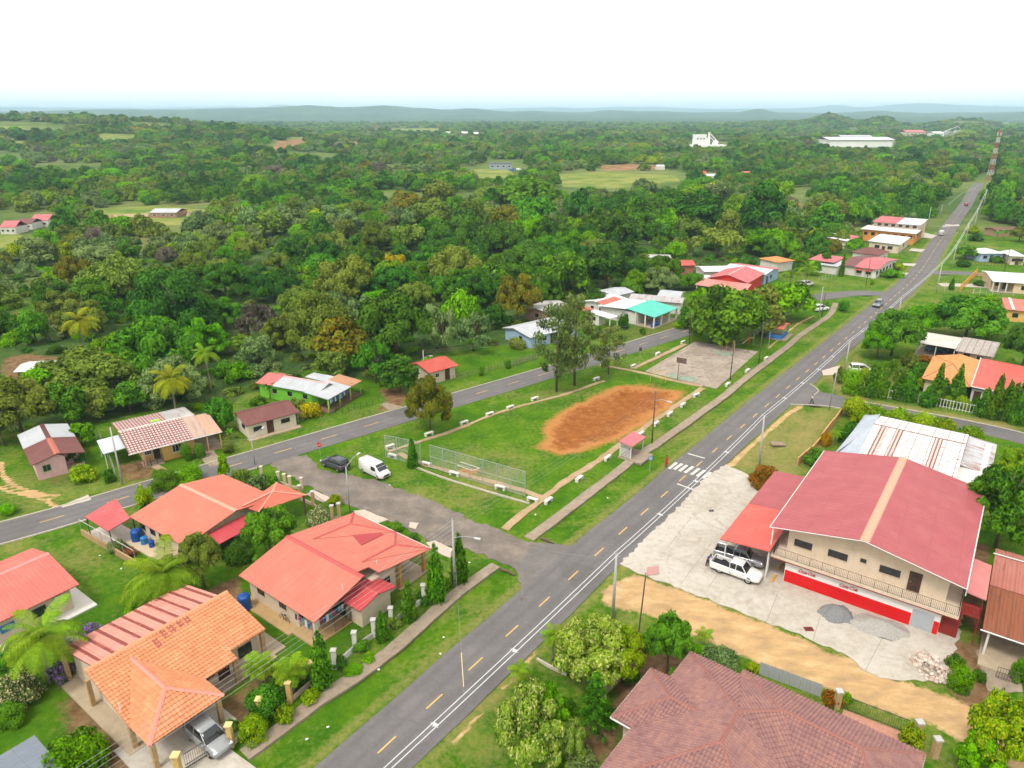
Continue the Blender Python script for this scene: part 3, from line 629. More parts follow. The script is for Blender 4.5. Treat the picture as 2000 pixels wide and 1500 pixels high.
def pine_lobes(seed,k=30,low=0.26):
    r=random.Random(seed);out=[]
    for i in range(k):
        e=(i+.5)/k;a=i*2.4+r.uniform(-.6,.6);sp=0.30*(0.35+1.0*math.sin(math.pi*min(1,0.12+e*0.86)))
        rr=sp*r.uniform(.35,1.1);s=r.uniform(.06,.11)
        out.append((rr*math.cos(a),rr*math.sin(a),low+(1-low)*e-rr*0.15,s*1.25,s*.75))
    return out
CROWN['pine']=[lobes_mesh('crown',150+i,pine_lobes(150+i,40),4600,0.024,inner=0.35,jit=1.1,upper=-0.9,bias=0.1) for i in range(3)]
def tiers(seed,nt=9):
    r=random.Random(seed);out=[]
    for k in range(nt):
        e=k/(nt-1);L=0.30*(1-e)** 0.8+0.03
        for j in range(6):
            a=j*math.pi/3+k*.5
            for f in (0.4,0.75,1.0):out.append((L*f*math.cos(a),L*f*math.sin(a),0.12+0.85*e+0.02*f,.045,.03))
    return out
CROWN['tier']=[lobes_mesh('crown',160,tiers(160),5200,0.022,upper=-0.9)]

def trunk_mesh(seed,limbs=5,h=1.0,r=0.035,spread=0.45,fork=0.45):
    rr=random.Random(seed);mb=MB();lean=Vector((rr.uniform(-.06,.06),rr.uniform(-.06,.06),0))
    mb.tube([(0,0,-0.04),(lean.x*.2,lean.y*.2,fork*.45),(lean.x*.6,lean.y*.6,fork),(lean.x,lean.y,h*.8)],[r*1.5,r,r*.82,r*.3],8)
    for i in range(limbs):
        a=i*6.283/limbs+rr.uniform(-.4,.4);z0=fork*rr.uniform(.75,1.1);L=spread*rr.uniform(.7,1.1)
        p0=Vector((lean.x*.5,lean.y*.5,z0));p2=p0+Vector((math.cos(a)*L,math.sin(a)*L,h*rr.uniform(.3,.45)))
        p1=(p0+p2)/2+Vector((0,0,-.02+rr.uniform(0,.06)))
        mb.tube([p0,p1,p2],[r*.6,r*.42,r*.12],5)
    return mb.mesh('trunk',True)
TRUNK=[trunk_mesh(200+i) for i in range(4)]
for me in TRUNK:me.materials.append(M_BARK)
TRUNK_TALL=MB().tube([(0,0,-.03),(.004,0,.4),(0,.004,1.0)],[.016,.012,.003],7).mesh('trunk',True);TRUNK_TALL.materials.append(M_BARK)
def put(name,me,parent,mat=None,loc=(0,0,0),sc=(1,1,1),rz=0.0,own=True):
    if not me.materials:me.materials.append(mat or LM['mid'])
    o=bpy.data.objects.new(name,me);COL.objects.link(o);o.parent=parent;o.location=loc;o.scale=sc;o.rotation_euler=(0,0,rz)
    if mat is not None and own:
        o.material_slots[0].link='OBJECT';o.material_slots[0].material=mat
    return o
tr_rng=random.Random(42)
def tree(g,h,r,kind='round',leaf='mid',name='broadleaf_tree',label=None,cat='tree',group=None,clear=0.28,trunkm=None):
    """crown mesh: unit radius, unit-ish height; clear: share of bare trunk"""
    o=thing(name,label,cat,g,tr_rng.uniform(0,6.28),group)
    if kind in ('pine','tier'):
        put('trunk',TRUNK_TALL,o,trunkm,sc=(h,h,h));put('crown',tr_rng.choice(CROWN[kind]),o,LM[leaf],sc=(r/.36,r/.36,h))
    else:
        if h*(1-clear)/r>1.25:kind={'round':'tall','fine':'finetall'}.get(kind,kind)
        zt={'round':1.02,'flat':.72,'tall':1.42,'loose':.82,'fine':.90,'finetall':1.3}[kind]
        ch=h*(1-clear)/zt*1.08
        put('trunk',tr_rng.choice(TRUNK),o,trunkm,sc=(r*1.1,r*1.1,h*.95));put('crown',tr_rng.choice(CROWN[kind]),o,LM[leaf],(0,0,h*clear),(r,r,ch))
    return o
STEM=MB().tube([(0,0,-.03),(.01,.0,.3),(.0,.01,.6)],[.045,.03,.012],5).mesh('stem');STEM.materials.append(M_BARK)
def shrub(g,h,r,leaf='mid',label=None,name='shrub',cat='shrub',group=None,kind='shrub',ry=None):
    o=thing(name,label,cat,g,tr_rng.uniform(0,6.28),group)
    put('stem',STEM,o,sc=(max(r,.3),max(r,.3),h));put('foliage',tr_rng.choice(CROWN[kind]),o,LM[leaf],(0,0,h*.12),(r,ry or r,h*.78))
    return o
def column(g,h,r,label,leaf='cypress',group=None,name='columnar_tree'):
    o=thing(name,label,'tree',g,tr_rng.uniform(0,6.28),group)
    put('trunk',STEM,o,sc=(1.2,1.2,h*.5));put('crown',tr_rng.choice(CROWN['column']),o,LM[leaf],sc=(r/.30,r/.30,h));return o

# ---- palms and bananas
def frond_mesh(seed,droop=1.0,npair=40,w=0.22,up=0.55,hw=.009):
    rng=np.random.default_rng(seed);V,Q,T=[],[],[];base=0;N_=40
    ts=np.linspace(0,1,N_)
    ang=up-ts*(up+droop*0.95)
    xs=np.concatenate([[0],np.cumsum(np.cos(ang[:-1])/N_)]);zs=np.concatenate([[0],np.cumsum(np.sin(ang[:-1])/N_)])
    def addq(p):
        nonlocal base
        V.append(np.array(p));Q.append(np.arange(4)+base);base += 4;T.append(np.clip(rng.normal(.5,.2),0,1))
    for i in range(0,N_-1,2):
        j=min(i+2,N_-1);r=0.011*(1-ts[i])+0.003
        addq([(xs[i],-r,zs[i]),(xs[j],-r,zs[j]),(xs[j],r,zs[j]),(xs[i],r,zs[i])])
    for k in range(npair):
        tt=0.10+0.9*(k+.5)/npair;i=min(int(tt*(N_-1)),N_-2);x,z=xs[i],zs[i]
        L=w*(math.sin(math.pi*min(1,0.12+tt*.86))** .6)*rng.uniform(.85,1.1);sw=L*.45;dr=L*rng.uniform(.3,.6)*droop
        for s in (-1,1):
            addq([(x-hw,0,z),(x+hw,0,z),(x+sw*.55+hw,s*L*.6,z-dr*.25+.01),(x+sw*.55-hw,s*L*.6,z-dr*.25+.01)])
            addq([(x+sw*.55-hw,s*L*.6,z-dr*.25+.01),(x+sw*.55+hw,s*L*.6,z-dr*.25+.01),(x+sw+.002,s*L,z-dr),(x+sw-.002,s*L,z-dr)])
    return np_mesh('frond',np.concatenate(V),np.array(Q),{'tint':T,'tip':np.zeros(len(T))})
FROND=[frond_mesh(300,1.0),frond_mesh(301,1.35,up=0.75),frond_mesh(302,0.6,up=0.95)]
FROND_S=[frond_mesh(310,1.1,24,.30,hw=.016),frond_mesh(311,0.7,24,.30,.9,.016)]
def palm_trunk(h,r,lean=0.0):
    mb=MB();n=9;pts,rs=[],[]
    for i in range(n):
        e=i/(n-1);pts.append((lean*h*e*e,0,-0.1+(h+.1)*e));rs.append(r*(1.35-.55*e ** .5)*(1.04 if i % 2 else .97))
    return mb.tube(pts,rs,9).mesh('trunk',True)
def palm(g,h,L,label,nf=18,leaf='palm',lean=0.03,name='palm_tree',group=None,set_=None,r=0.14,hang=0.0):
    o=thing(name,label,'palm',g,tr_rng.uniform(0,6.28),group);tm=palm_trunk(h,r,lean);put('trunk',tm,o,M_BARKG)
    S_=set_ or FROND
    for i in range(nf):
        e=i/nf;f=put('frond',S_[0] if e<.55 else (S_[-1] if e>.8 else S_[1]),o,LM[leaf],(lean*h,0,h),(L*tr_rng.uniform(.85,1.1),)*3)
        f.rotation_euler=(tr_rng.uniform(-.2,.2),(0.30+hang)*(1-e)*tr_rng.uniform(.5,1.4)-0.75*max(0,e-.55)*2.2*.8,i*2.39996+tr_rng.uniform(-.2,.2))
    return o
def ban_leaf(seed):
    rng=np.random.default_rng(seed);V,Q,T=[],[],[];base=0;n=9
    ts=np.linspace(0,1,n);x=ts*.8;z=.55*np.sin(ts*2.3)*.9;wd=0.15*np.sin(np.pi*np.clip(ts*.95+.05,0,1))** .6
    for i in range(n-1):
        for s in (-1,1):
            p=[(x[i],0,z[i]),(x[i+1],0,z[i+1]),(x[i+1],s*wd[i+1],z[i+1]+.03),(x[i],s*wd[i],z[i]+.03)]
            V.append(np.array(p));Q.append(np.arange(4)+base);base += 4;T.append(rng.uniform(.2,.9))
    return np_mesh('leaf',np.concatenate(V),np.array(Q),{'tint':T,'tip':np.zeros(len(T))})
BANLEAF=[ban_leaf(320),ban_leaf(321)]
BANSTEM=MB().tube([(0,0,-.05),(.02,0,.5),(0,.02,1.0)],[.11,.09,.05],7).mesh('stem',True);BANSTEM.materials.append(plain('banana_stem',(.16,.18,.06),.8,.3,4))
def banana(g,h,label,group=None,name='banana_plant'):
    o=thing(name,label,'plant',g,tr_rng.uniform(0,6.28),group);put('stem',BANSTEM,o,sc=(h*.35,h*.35,h*.55))
    for i in range(8):
        f=put('leaf',BANLEAF[i % 2],o,LM['banana'],(0,0,h*.5),(h*.62*tr_rng.uniform(.8,1.1),)*3)
        f.rotation_euler=(tr_rng.uniform(-.2,.2),tr_rng.uniform(-.45,.35),i*2.39996+tr_rng.uniform(-.3,.3))
    return o
def TP(bx,by,ytop,wpx,kind='round',leaf='mid',label=None,**kw):
    """tree from photograph pixels: foot, top row and crown width"""
    g=G(bx,by);h=height_at(g,ytop);r=wpx/2/(F_PX/(g.y*CP+(H_CAM-h*.6)*SP))
    return tree(g,h,r,kind,leaf,label=label,**kw)
def SPX(bx,by,hpx,wpx,leaf='mid',label=None,**kw):
    g=G(bx,by);s=ppm(bx,by);return shrub(g,hpx/s/0.92,wpx/2/s,leaf,label,**kw)
# ================================================================ trees and plants one can point to
HERO_FEET=[]
ORD=['first','second','third','fourth','fifth','sixth','seventh','eighth','ninth','tenth','eleventh','twelfth','thirteenth','fourteenth']
def T(bx,by,ytop,wpx,kind,leaf,label,**kw):
    o=TP(bx,by,ytop,wpx,kind,leaf,label,**kw);g=G(bx,by);HERO_FEET.append((g.x,g.y,wpx/2/ppm(bx,by)*.85+1.5));return o
for a in [
 (310,745,612,178,'fine','mid','broad dark mango-like tree rising behind the yellow house'),
 (45,852,722,145,'fine','olive','large olive green tree at the left edge behind the pink-walled house'),
 (140,832,728,88,'tall','mid','tall dense tree between the left edge tree and the yellow house'),
 (200,816,745,72,'round','olive','yellowish olive tree left of the yellow house roof'),
 (255,802,738,88,'round','mid','rounded green tree directly behind the yellow house'),
 (8,870,775,76,'loose','grey','pale airy tree at the left edge beside the pink-walled house'),
 (428,838,775,74,'flat','mid','small spreading tree between the yellow and the maroon roofed houses'),
 (166,868,815,52,'round','bright','small bright tree right of the pink-walled house'),
 (632,702,550,132,'fine','olive','large olive crowned tree behind the left end of the green house'),
 (772,692,556,178,'fine','dark','huge dark spreading tree behind the red roofed hut'),
 (668,720,610,125,'round','rust','broad olive brown tree leaning over the green house roof'),
 (622,702,625,66,'loose','grey','grey green airy tree left of the olive brown one'),
 (650,740,672,78,'round','olive','low olive tree against the zinc roof of the green house'),
 (735,747,657,100,'loose','mid','feathery bluish green tree right of the green house roof'),
 (782,765,688,92,'round','dark','dark bushy tree between the green house and the red roofed hut'),
 (925,685,604,92,'loose','grey','grey green tree on the far side of the fenced lawn'),
 (868,692,600,74,'loose','grey','tall pale tree behind the red roofed hut'),
 (900,652,562,95,'flat','bright','fresh green flat crowned tree behind the fenced lawn'),
 (1010,630,516,90,'finetall','rust','tall olive brown tree behind the grey roofed house'),
 (968,642,588,52,'round','dark','dark low tree left of the grey roofed house'),
 (772,542,489,60,'round','yellow','tree covered in yellow blossom in the middle of the wood'),
 (508,662,588,94,'loose','dead','bare greyish dome shaped tree in the left wood'),
 (1185,562,460,112,'tall','dark','tall dark tree above the bananas behind the zinc roofs'),
 (1100,582,470,105,'round','mid','broad tree behind the block walled house'),
 (1205,492,396,98,'tall','dark','very tall layered dark tree in the middle distance'),
 (1030,412,335,132,'round','mid','wide domed tree below the depot meadow'),
 (1040,442,373,112,'round','mid','round green tree below the wide domed tree'),
 (1130,432,365,82,'flat','dark','flat topped dark tree beside the round green tree'),
 (1038,462,422,46,'round','rust','small brown leaved tree in the middle wood'),
 (915,437,392,46,'tall','cream','tree with cream blossom spikes in the middle wood'),
 (1485,462,342,104,'tall','dark','tallest dark tree of the right wood'),
 (1360,457,355,116,'round','dark','massive dark tree left of the tallest one'),
 (1625,442,383,62,'round','olive','olive tree with visible trunk on the pale lawn'),
 (1665,440,388,72,'flat','bright','umbrella shaped tree on the pale lawn'),
 (1530,487,438,104,'flat','olive','wide olive crowned tree behind the blue walled house'),
 (1400,502,438,116,'loose','olive','feathery olive tree behind the brick red house'),
 (1595,502,476,52,'flat','dark','low flat dark tree left of the long white house'),
 (1790,412,345,94,'round','mid','large round tree above the row of tall clipped trees'),
 (1388,668,545,128,'round','mid','left of the big leafy shade trees by the concrete court'),
 (1433,674,543,140,'round','mid','middle and largest shade tree by the concrete court'),
 (1484,652,550,104,'round','olive','olive green shade tree behind the playground'),
 (1528,624,543,128,'round','bright','bright green shade tree right of the blue kiosk'),
 (840,838,718,100,'fine','rust','thin olive and rust tree standing between the back road and the benches'),
 (1740,694,592,110,'fine','mid','leafy tree beside the main road hiding the garden'),
 (1712,700,628,66,'fine','bright','light green tree at the road edge of the right garden'),
 (1885,664,572,152,'fine','mid','very wide dense tree in front of the coral roofed house'),
 (1802,652,588,84,'fine','bright','light green tree left of the very wide dense tree'),
 (1992,728,612,96,'fine','dark','dark bluish tree at the right edge beside the weathered shed'),
 (1930,655,610,60,'fine','olive','olive tree under the coral roof at the right'),
 (1945,1068,878,158,'finetall','mid','tall dense tree leaning over the right side of the shop roof'),
 (1988,955,862,84,'fine','lime','yellow green tree at the right edge above the shop'),
 (2005,1020,905,90,'fine','mid','green tree at the right edge beside the workshop roof'),
 (1162,1330,1200,165,'fine','variegated','spreading tree with cream and yellow leaves at the dirt road corner'),
 (1215,1335,1212,100,'fine','lime','yellow green tree joined to the spreading cream leaved one'),
 (1035,1492,1322,150,'fine','variegated','large cream leaved tree beside the road at the bottom'),
 (1068,1455,1322,96,'fine','bright','bright green tree growing through the large cream leaved one'),
 (1112,1500,1392,66,'fine','variegated','pale cream leaved tree with a cut trunk near the brown roof'),
 (1302,1312,1188,104,'finetall','mid','dense green tree between the dirt road and the brown roof'),
 (1955,1512,1350,150,'fine','lime','airy yellow green tree in the bottom right corner'),
 (1905,1520,1420,90,'fine','bright','low bright tree at the foot of the airy corner tree'),
 (400,1148,1032,86,'finetall','olive','tree with visible stem behind the salmon roofed house'),
 (530,1094,978,112,'fine','mid','bushy tree between the salmon and the coral roofed houses'),
 (440,938,884,31,'round','bright','small lollipop shaped tree beside the back road'),
 (1345,640,590,50,'fine','mid','small tree between the back road and the shade trees'),
 (360,860,815,40,'round','bright','small bright tree behind the yellow house carport'),
 (1585,537,503,42,'round','mid','small tree between the royal palms and the long white house'),(1612,524,490,34,'round','dark','dark small tree at the left end of the long white house'),(1668,494,462,40,'round','bright','bright tree behind the brown roofed cottage'),(1640,480,446,44,'flat','olive','olive tree behind the long white house'),(1600,478,440,52,'round','mid','green tree left of the grey and pink roof'),(1700,468,446,34,'round','mid','small tree before the orange row building'),
 (1232,578,545,46,'round','mid','green tree behind the pale zinc roof'),(1350,566,528,54,'round','mid','green tree between the brick red house and the shade trees'),(1300,560,530,44,'flat','bright','flat bright tree before the brick red house'),(1160,604,560,56,'round','dark','dark tree at the left of the zinc roofed houses'),(1365,592,558,40,'round','bright','bright tree left of the awning of the red walled house'),
 (1886,506,476,46,'round','mid','round tree left of the light blue bungalow'),(1990,472,440,44,'round','olive','olive tree behind the corner bungalow'),(1925,600,572,50,'round','bright','bright tree before the coral roofed house'),(1540,590,556,40,'round','mid','small tree behind the bright shade tree'),(1455,530,492,46,'round','dark','dark tree behind the rose roof'),(1560,520,486,44,'flat','mid','spreading tree behind the orange roofed house'),
 ]:T(*a,clear=0.22 if 'shade tree' in a[6] else 0.26 if a[6].find('visible')<0 else .4)
for a in [(1087,764,600,80),(1122,752,576,72),(1188,731,640,58)]:
    T(*a,'pine','pine',{1087:'left and bushiest of the three tall pines on the park lawn',1122:'tallest of the three pines on the park lawn',1188:'smallest pine with leaning branches near the back road'}[a[0]],name='pine_tree')
T(1160,1432,1318,82,'tier','cypress','conifer with tiered branches between the cream leaved trees',name='conifer')
# ---- columnar trees
cols=[(b,t_,x,0) for x,b,t_ in []]
def CL(bx,by,ytop,wpx,label,group=None):
    g=G(bx,by);h=height_at(g,ytop);column(g,h,wpx/2/ppm(bx,by)*.95,label,group=group)
for i,(x,yb,yt) in enumerate([(785,1160,900),(855,1170,890),(1000,1180,978),(1080,1200,898),(1215,1235,1075),(1280,1225,900),(1350,1165,1018),(1435,1205,908),(1650,1310,1088),(1730,1330,985),(1810,1330,1028),(1860,1350,1045),(1905,1370,1028),(1955,1375,1030)]):
    CL(1500+x/3.947,480+yb/3.947,480+yt/3.947,31,ORD[i]+' clipped tall tree from the round garden bush along the white fence','columnar trees along the garden fence')
for a in [(852,1174,1060,42,'tall column tree at the corner of the coral roofed house'),(897,1136,1040,38,'column tree right beside the street pole'),(800,1211,1132,34,'column tree beside the annex of the coral roofed house'),(747,1249,1192,30,'shortest column tree behind the white garden wall'),(632,1342,1228,46,'thick column tree at the left end of the white garden wall'),(806,912,852,24,'small dark cypress in front of the backstop fence'),(1643,540,494,11,'narrow column tree before the long white house'),(1857,566,541,12,'small column tree beside the yellow railing')]:CL(*a)
for i in range(9):CL(1700+i*11.5,438-i*.9,404-i*1.2,12,ORD[i]+' narrow dark tree from the left behind the orange building','row of narrow trees behind the orange building')
# ---- palms
def PM(bx,by,cy_,rpx,label,**kw):
    g=G(bx,by);h=height_at(g,cy_);L=rpx/(F_PX/(g.y*CP+(H_CAM-h)*SP));HERO_FEET.append((g.x,g.y,2.5));return palm(g,h,L,label,**kw)
PM(330,1178,1122,92,'coconut palm with wide arching fronds behind the orange tiled house',nf=24,r=.17)
PM(98,1332,1246,92,'coconut palm with drooping fronds left of the orange tiled house',nf=22,lean=-.08,r=.15)
PM(170,698,628,42,'tall coconut palm with yellowing fronds in the left clearing',nf=26,leaf='palmyel',hang=.4)
PM(345,812,742,46,'thick palm with yellow tipped hanging fronds behind the yellow house',nf=26,leaf='palmyel',hang=.5)
PM(413,765,690,32,'slim dark palm between the trees behind the maroon roof',nf=16,hang=.2);PM(250,770,700,34,'palm half hidden in the mango-like tree',nf=16,leaf='palmyel',hang=.4)
PM(1588,484,452,15,'palm beside the wide olive tree in the right wood',nf=16,leaf='palmyel');PM(1735,395,356,16,'pale tall palm in the far right wood',nf=16);PM(1572,562,524,26,'royal palm behind the bright shade tree',nf=18);PM(1542,560,534,22,'smaller royal palm left of the royal palm',nf=16)
for a in [(470,678,662,20),(455,690,676,18),(490,690,668,20)]:PM(*a,'low feathery palm in the undergrowth of the left wood',nf=14,set_=FROND_S,group='low palms in the left wood')
for bx,by,cy_,rp,l in [(1079,1287,1238,30,'small palm between the road and the cream leaved tree'),(1013,1347,1308,28,'small palm at the road edge above the large cream leaved tree'),(1372,1268,1240,22,'small palm beside the dirt road'),(1630,868,846,14,'small palm beside the white rusty roof')]:PM(bx,by,cy_,rp,l,nf=14,set_=FROND_S,r=.09)
PM(512,1338,1300,36,'clump of areca palm left of the column tree',nf=34,leaf='palm',set_=FROND_S,r=.2);PM(572,1352,1310,40,'clump of areca palm nearest the thick column tree',nf=34,leaf='palm',set_=FROND_S,r=.2)
def BN(bx,by,hpx,label,group=None):banana(G(bx,by),hpx/ppm(bx,by),label,group)
for x,y in [(528,778),(545,772),(556,765),(536,760)]:BN(x,y,38,'banana plant beside the green house','banana plants beside the green house')
for i in range(16):BN(1228+rnd.uniform(0,100),566-rnd.uniform(0,26),24,'banana plant among the zinc roofed houses','banana plants among the zinc roofs')
for i in range(14):BN(960+rnd.uniform(-60,90),560-rnd.uniform(0,30),26,'banana plant at the edge of the wood','banana plants at the wood edge')
BN(450,858,22,'small banana plant in front of the maroon roofed house');BN(1945,470,22,'banana plant right of the far road','banana plants right of the far road');BN(1960,468,22,'banana plant right of the far road','banana plants right of the far road')
# ---- shrubs
for a in [
 (45,1366,78,98,'cream','big shrub covered with cream flowers at the left edge','shrubfine'),(142,1508,108,150,'bright','big bushy green shrub in the bottom left yard','shrubfine'),(25,1410,50,62,'mid','green shrub below the cream flowering one','shrubfine'),(165,1248,28,74,'violet','violet flowering creeper behind the striped roof','shrub'),(122,1325,48,52,'violet','dark violet flowering bush left of the orange house','shrub'),
 (10,1300,40,60,'mid','shrub below the left coconut palm','shrub'),(275,1192,30,50,'bright','bush below the arching coconut palm','shrub'),(522,1392,62,96,'mid','large glossy green shrub in the front garden','shrubfine'),(495,1440,52,70,'lime','yellow flowering shrub behind the yellow gate pillar','shrubfine'),(557,1404,34,44,'lime','yellow green shrub in the middle of the garden front','shrub'),(606,1368,26,42,'lime','low yellow shrub beside the thick column tree','shrub'),
 (690,1310,12,40,'bright','low green border plant against the white garden wall','shrub'),(662,1300,26,36,'dark','dark shrub just behind the left end of the white garden fence','shrub'),(705,1268,22,40,'mid','green shrub behind the second white pillar','shrub'),(768,1222,24,34,'olive','olive shrub behind the white garden fence near the annex','shrub'),(828,1172,24,40,'dark','dark shrub beside the terrace of the coral roofed house','shrub'),(868,1146,20,32,'mid','small shrub between the two corner column trees','shrub'),(545,1345,34,46,'dark','dark bush between the two areca clumps','shrub'),(590,1330,30,40,'mid','green bush behind the areca clump','shrub'),(455,1425,24,34,'mid','small green bush beside the carport post','shrub'),(720,1290,14,30,'bright','leafy border plant further along the white garden wall','shrub'),(470,1090,44,70,'dark','dark bush between the two red roofed houses','shrubfine'),(440,1080,40,50,'dark','dark hedge bush behind the tree with visible stem','shrub'),(572,1075,30,40,'dark','dark bush below the bushy tree','shrub'),
 (625,1022,40,56,'cream','white flowering bush beside the gate pillars','shrubfine'),(322,952,42,62,'mid','large bush at the back road behind the salmon roof','shrubfine'),(368,940,40,66,'bright','bright bush next to the large one behind the salmon roof','shrubfine'),(282,985,45,36,'lime','yellow leaved shrub above the red carport roof','shrub'),(470,948,38,60,'olive','shrubbery right of the lollipop tree','shrubfine'),(505,955,34,46,'grey','greyish shrub beside the gravel road corner','shrub'),(530,950,24,40,'mid','green shrub at the gravel road corner','shrub'),(545,972,18,30,'lime','small yellow leaved plant near the hipped porch','shrub'),
 (655,985,24,30,'lime','papaya-like plant with orange fruit at the gate','shrub'),(770,1035,22,36,'mid','bush on the gravel road verge behind the coral roof','shrub'),(805,1058,20,30,'mid','bush beside the patterned slabs','shrub'),(228,1075,28,34,'grey','greyish bush inside the garden fence','shrub'),(255,1085,20,26,'pink','small pink flowering plant inside the garden fence','shrub'),(330,1105,24,40,'grey','pale flowering bush beside the salmon house','shrub'),
 (1492,946,44,74,'red','red and green leaved shrub at the end of the canopy','shrubfine'),(1612,870,34,22,'orange','bright orange leaved shrub beside the white rusty roof','shrub'),(1590,905,34,44,'mid','green shrub along the orange wall','shrub'),(1660,862,44,54,'mid','green bush at the corner of the white rusty roof','shrub'),(1662,768,46,50,'bright','round clipped bush at the garden corner','ball'),
 (1872,1342,44,58,'bright','round bright green bush beside the rubble heap','ball'),(1865,1300,26,40,'mid','bush behind the round bright one','shrub'),(1910,1330,30,30,'dark','dark spiky bush right of the round bright one','shrub'),(1990,1330,60,40,'bright','green bush at the right edge by the gate','shrubfine'),(1780,1450,44,50,'lime','yellow green bush behind the gate pillar','shrub'),(1625,1372,26,44,'red','reddish bush by the gate of the brown roofed house','shrub'),(1650,1368,20,30,'bright','green bush by the gate of the brown roofed house','shrub'),
 (1402,1300,62,84,'grey','wide greyish green bush along the dirt road','shrubfine'),(1365,1290,40,50,'bright','green bush beside the dense green tree','shrubfine'),(1248,1275,34,42,'pink','pink flowering shrub beside the slanted lamp post','shrubfine'),(1470,1310,20,30,'lime','small yellow green plant beside the grey sheet fence','shrub'),(1245,1400,20,26,'grey','grey tufted plant beside the low wall','shrub'),(1140,1510,60,80,'grey','greyish bush at the bottom edge','shrubfine'),(1192,1408,34,44,'mid','green bush behind the tiered conifer','shrubfine'),(1108,1306,26,40,'bright','bright bush at the foot of the spreading cream leaved tree','shrubfine'),(1235,1330,30,40,'mid','green bush below the pink flowering shrub','shrubfine'),(1100,1395,40,60,'mid','green bush between the two cream leaved trees','shrubfine'),(1255,1370,22,30,'bright','low bush beside the low cream wall','shrub'),
 (165,938,38,54,'lime','yellow green bush left of the yellow house','shrub'),(216,940,30,24,'mid','dark bush beside the left street pole','shrub'),(366,898,32,26,'mid','round bush before the wall of the yellow house','ball'),(392,893,26,26,'mid','smaller bush beside the yellow house carport','ball'),(447,884,27,29,'olive','round olive bush beside the driveway','ball'),(607,814,34,50,'yellow','yellow flowering bush between the maroon and green houses','shrub'),(580,806,32,50,'olive','olive bush left of the yellow flowering one','shrub'),(140,900,26,50,'dark','dark bush at the back of the pink-walled house','shrub'),(15,1000,22,34,'bright','bright low bush on the grass at the left edge','shrub'),
 (941,734,22,12,'mid','bush at the picket fence gate','ball'),(992,719,16,15,'mid','round bush in the picket fence line','ball'),(1217,642,27,27,'dark','round dark bush before the white porch','ball'),(1328,640,10,32,'bright','low clipped hedge before the teal roofed house','ball'),(1338,622,16,26,'mid','bush beside the porch of the teal roofed house','shrub'),(1168,658,20,20,'dark','dark bush behind the smallest pine','ball'),(1255,652,14,14,'mid','small tree-like bush before the teal porch','shrub'),(1010,680,30,34,'olive','olive bush at the corner of the grey roofed house','shrub'),(1647,606,20,26,'mid','round bush at the end of the pavement','ball'),
 (1615,600,12,10,'bright','small bright bush at the bend of the pavement','ball'),(1805,704,11,36,'red','bed of red leaved plants before the carport','shrub'),(1740,540,16,44,'bright','garden shrubs before the long white house','shrub'),(1752,525,12,30,'lime','yellow green shrubs along the drive of the long white house','shrub'),(1912,558,12,22,'dark','dark bush beside the cream porch','shrub'),
 (1703,556,10,9,'bright','single small bush on the lawn before the long white house','ball'),(500,735,26,46,'grey','grey green bush behind the maroon roofed house','shrub'),(470,740,40,60,'bright','bright bush in the yard behind the maroon roof','shrub'),(440,735,36,44,'mid','green bush behind the small spreading tree','shrub'),(505,790,20,34,'mid','low green bush behind the maroon roof','shrub')]:
    SPX(a[0],a[1],a[2],a[3],a[4],a[5],kind=a[6])
for i,(x,y) in enumerate([(1668,812),(1695,820),(1722,826),(1748,833),(1775,836),(1800,842),(1825,846),(1850,852),(1888,862)]):SPX(x,y+6,50,58,'lime',ORD[i]+' bright hedge bush from the left along the side road',kind='shrubfine',group='hedge along the side road')
for x,y in [(1640,745),(1690,742),(1705,728),(1722,735),(1745,728),(1760,745),(1775,715),(1790,735),(1812,728),(1722,760),(1800,760),(1830,785),(1850,792),(1880,796),(1765,770),(1905,802)]:SPX(x,y,rnd.uniform(18,34),rnd.uniform(24,40),rnd.choice(['mid','dark','olive','lime','mid']),'garden shrub behind the white garden fence',group='shrubs in the right garden')
for k,(x,y) in enumerate([(20,600),(8,640),(35,665),(110,660),(90,590),(-10,585)]):SPX(x,y,rnd.uniform(30,44),rnd.uniform(40,64),['olive','mid','bright','grey','dark','olive'][k],ORD[k]+' loose bush round the small clearing in the left wood',group='bushes round the left clearing')
for x,y in [(1905,470),(1918,505),(1890,500),(1945,512),(1985,515),(1900,455),(1880,520)]:SPX(x,y,16,28,rnd.choice(['mid','lime','dark']),'garden shrub beside the far bungalows',group='shrubs beside the far bungalows')
for i in range(64):
    x=rnd.uniform(1900,2040);y=rnd.uniform(372,478) if i<48 else rnd.uniform(560,660)
    if G(x,y).x-np.interp(G(x,y).y,[p.y for p in main_c],[p.x for p in main_c])<13:continue
    if y>550 and (x<1960 or 600>y>520):continue
    if y>464 and 1895<x:continue;r=G(x,y)
    if 1935<x<2000 and 440<y<462:continue
    lf_=rnd.choice(['mid','dark','bright','olive','mid']);kd_=rnd.choice(['round','flat','loose'])
    TP(x,y,y-rnd.uniform(34,52),rnd.uniform(36,62),kd_,lf_,{'mid':'green','dark':'dark green','bright':'bright green','olive':'olive'}[lf_]+{'round':' domed','flat':' spreading','loose':' airy'}[kd_]+' tree right of the far main road',group='trees right of the far road',clear=.15)
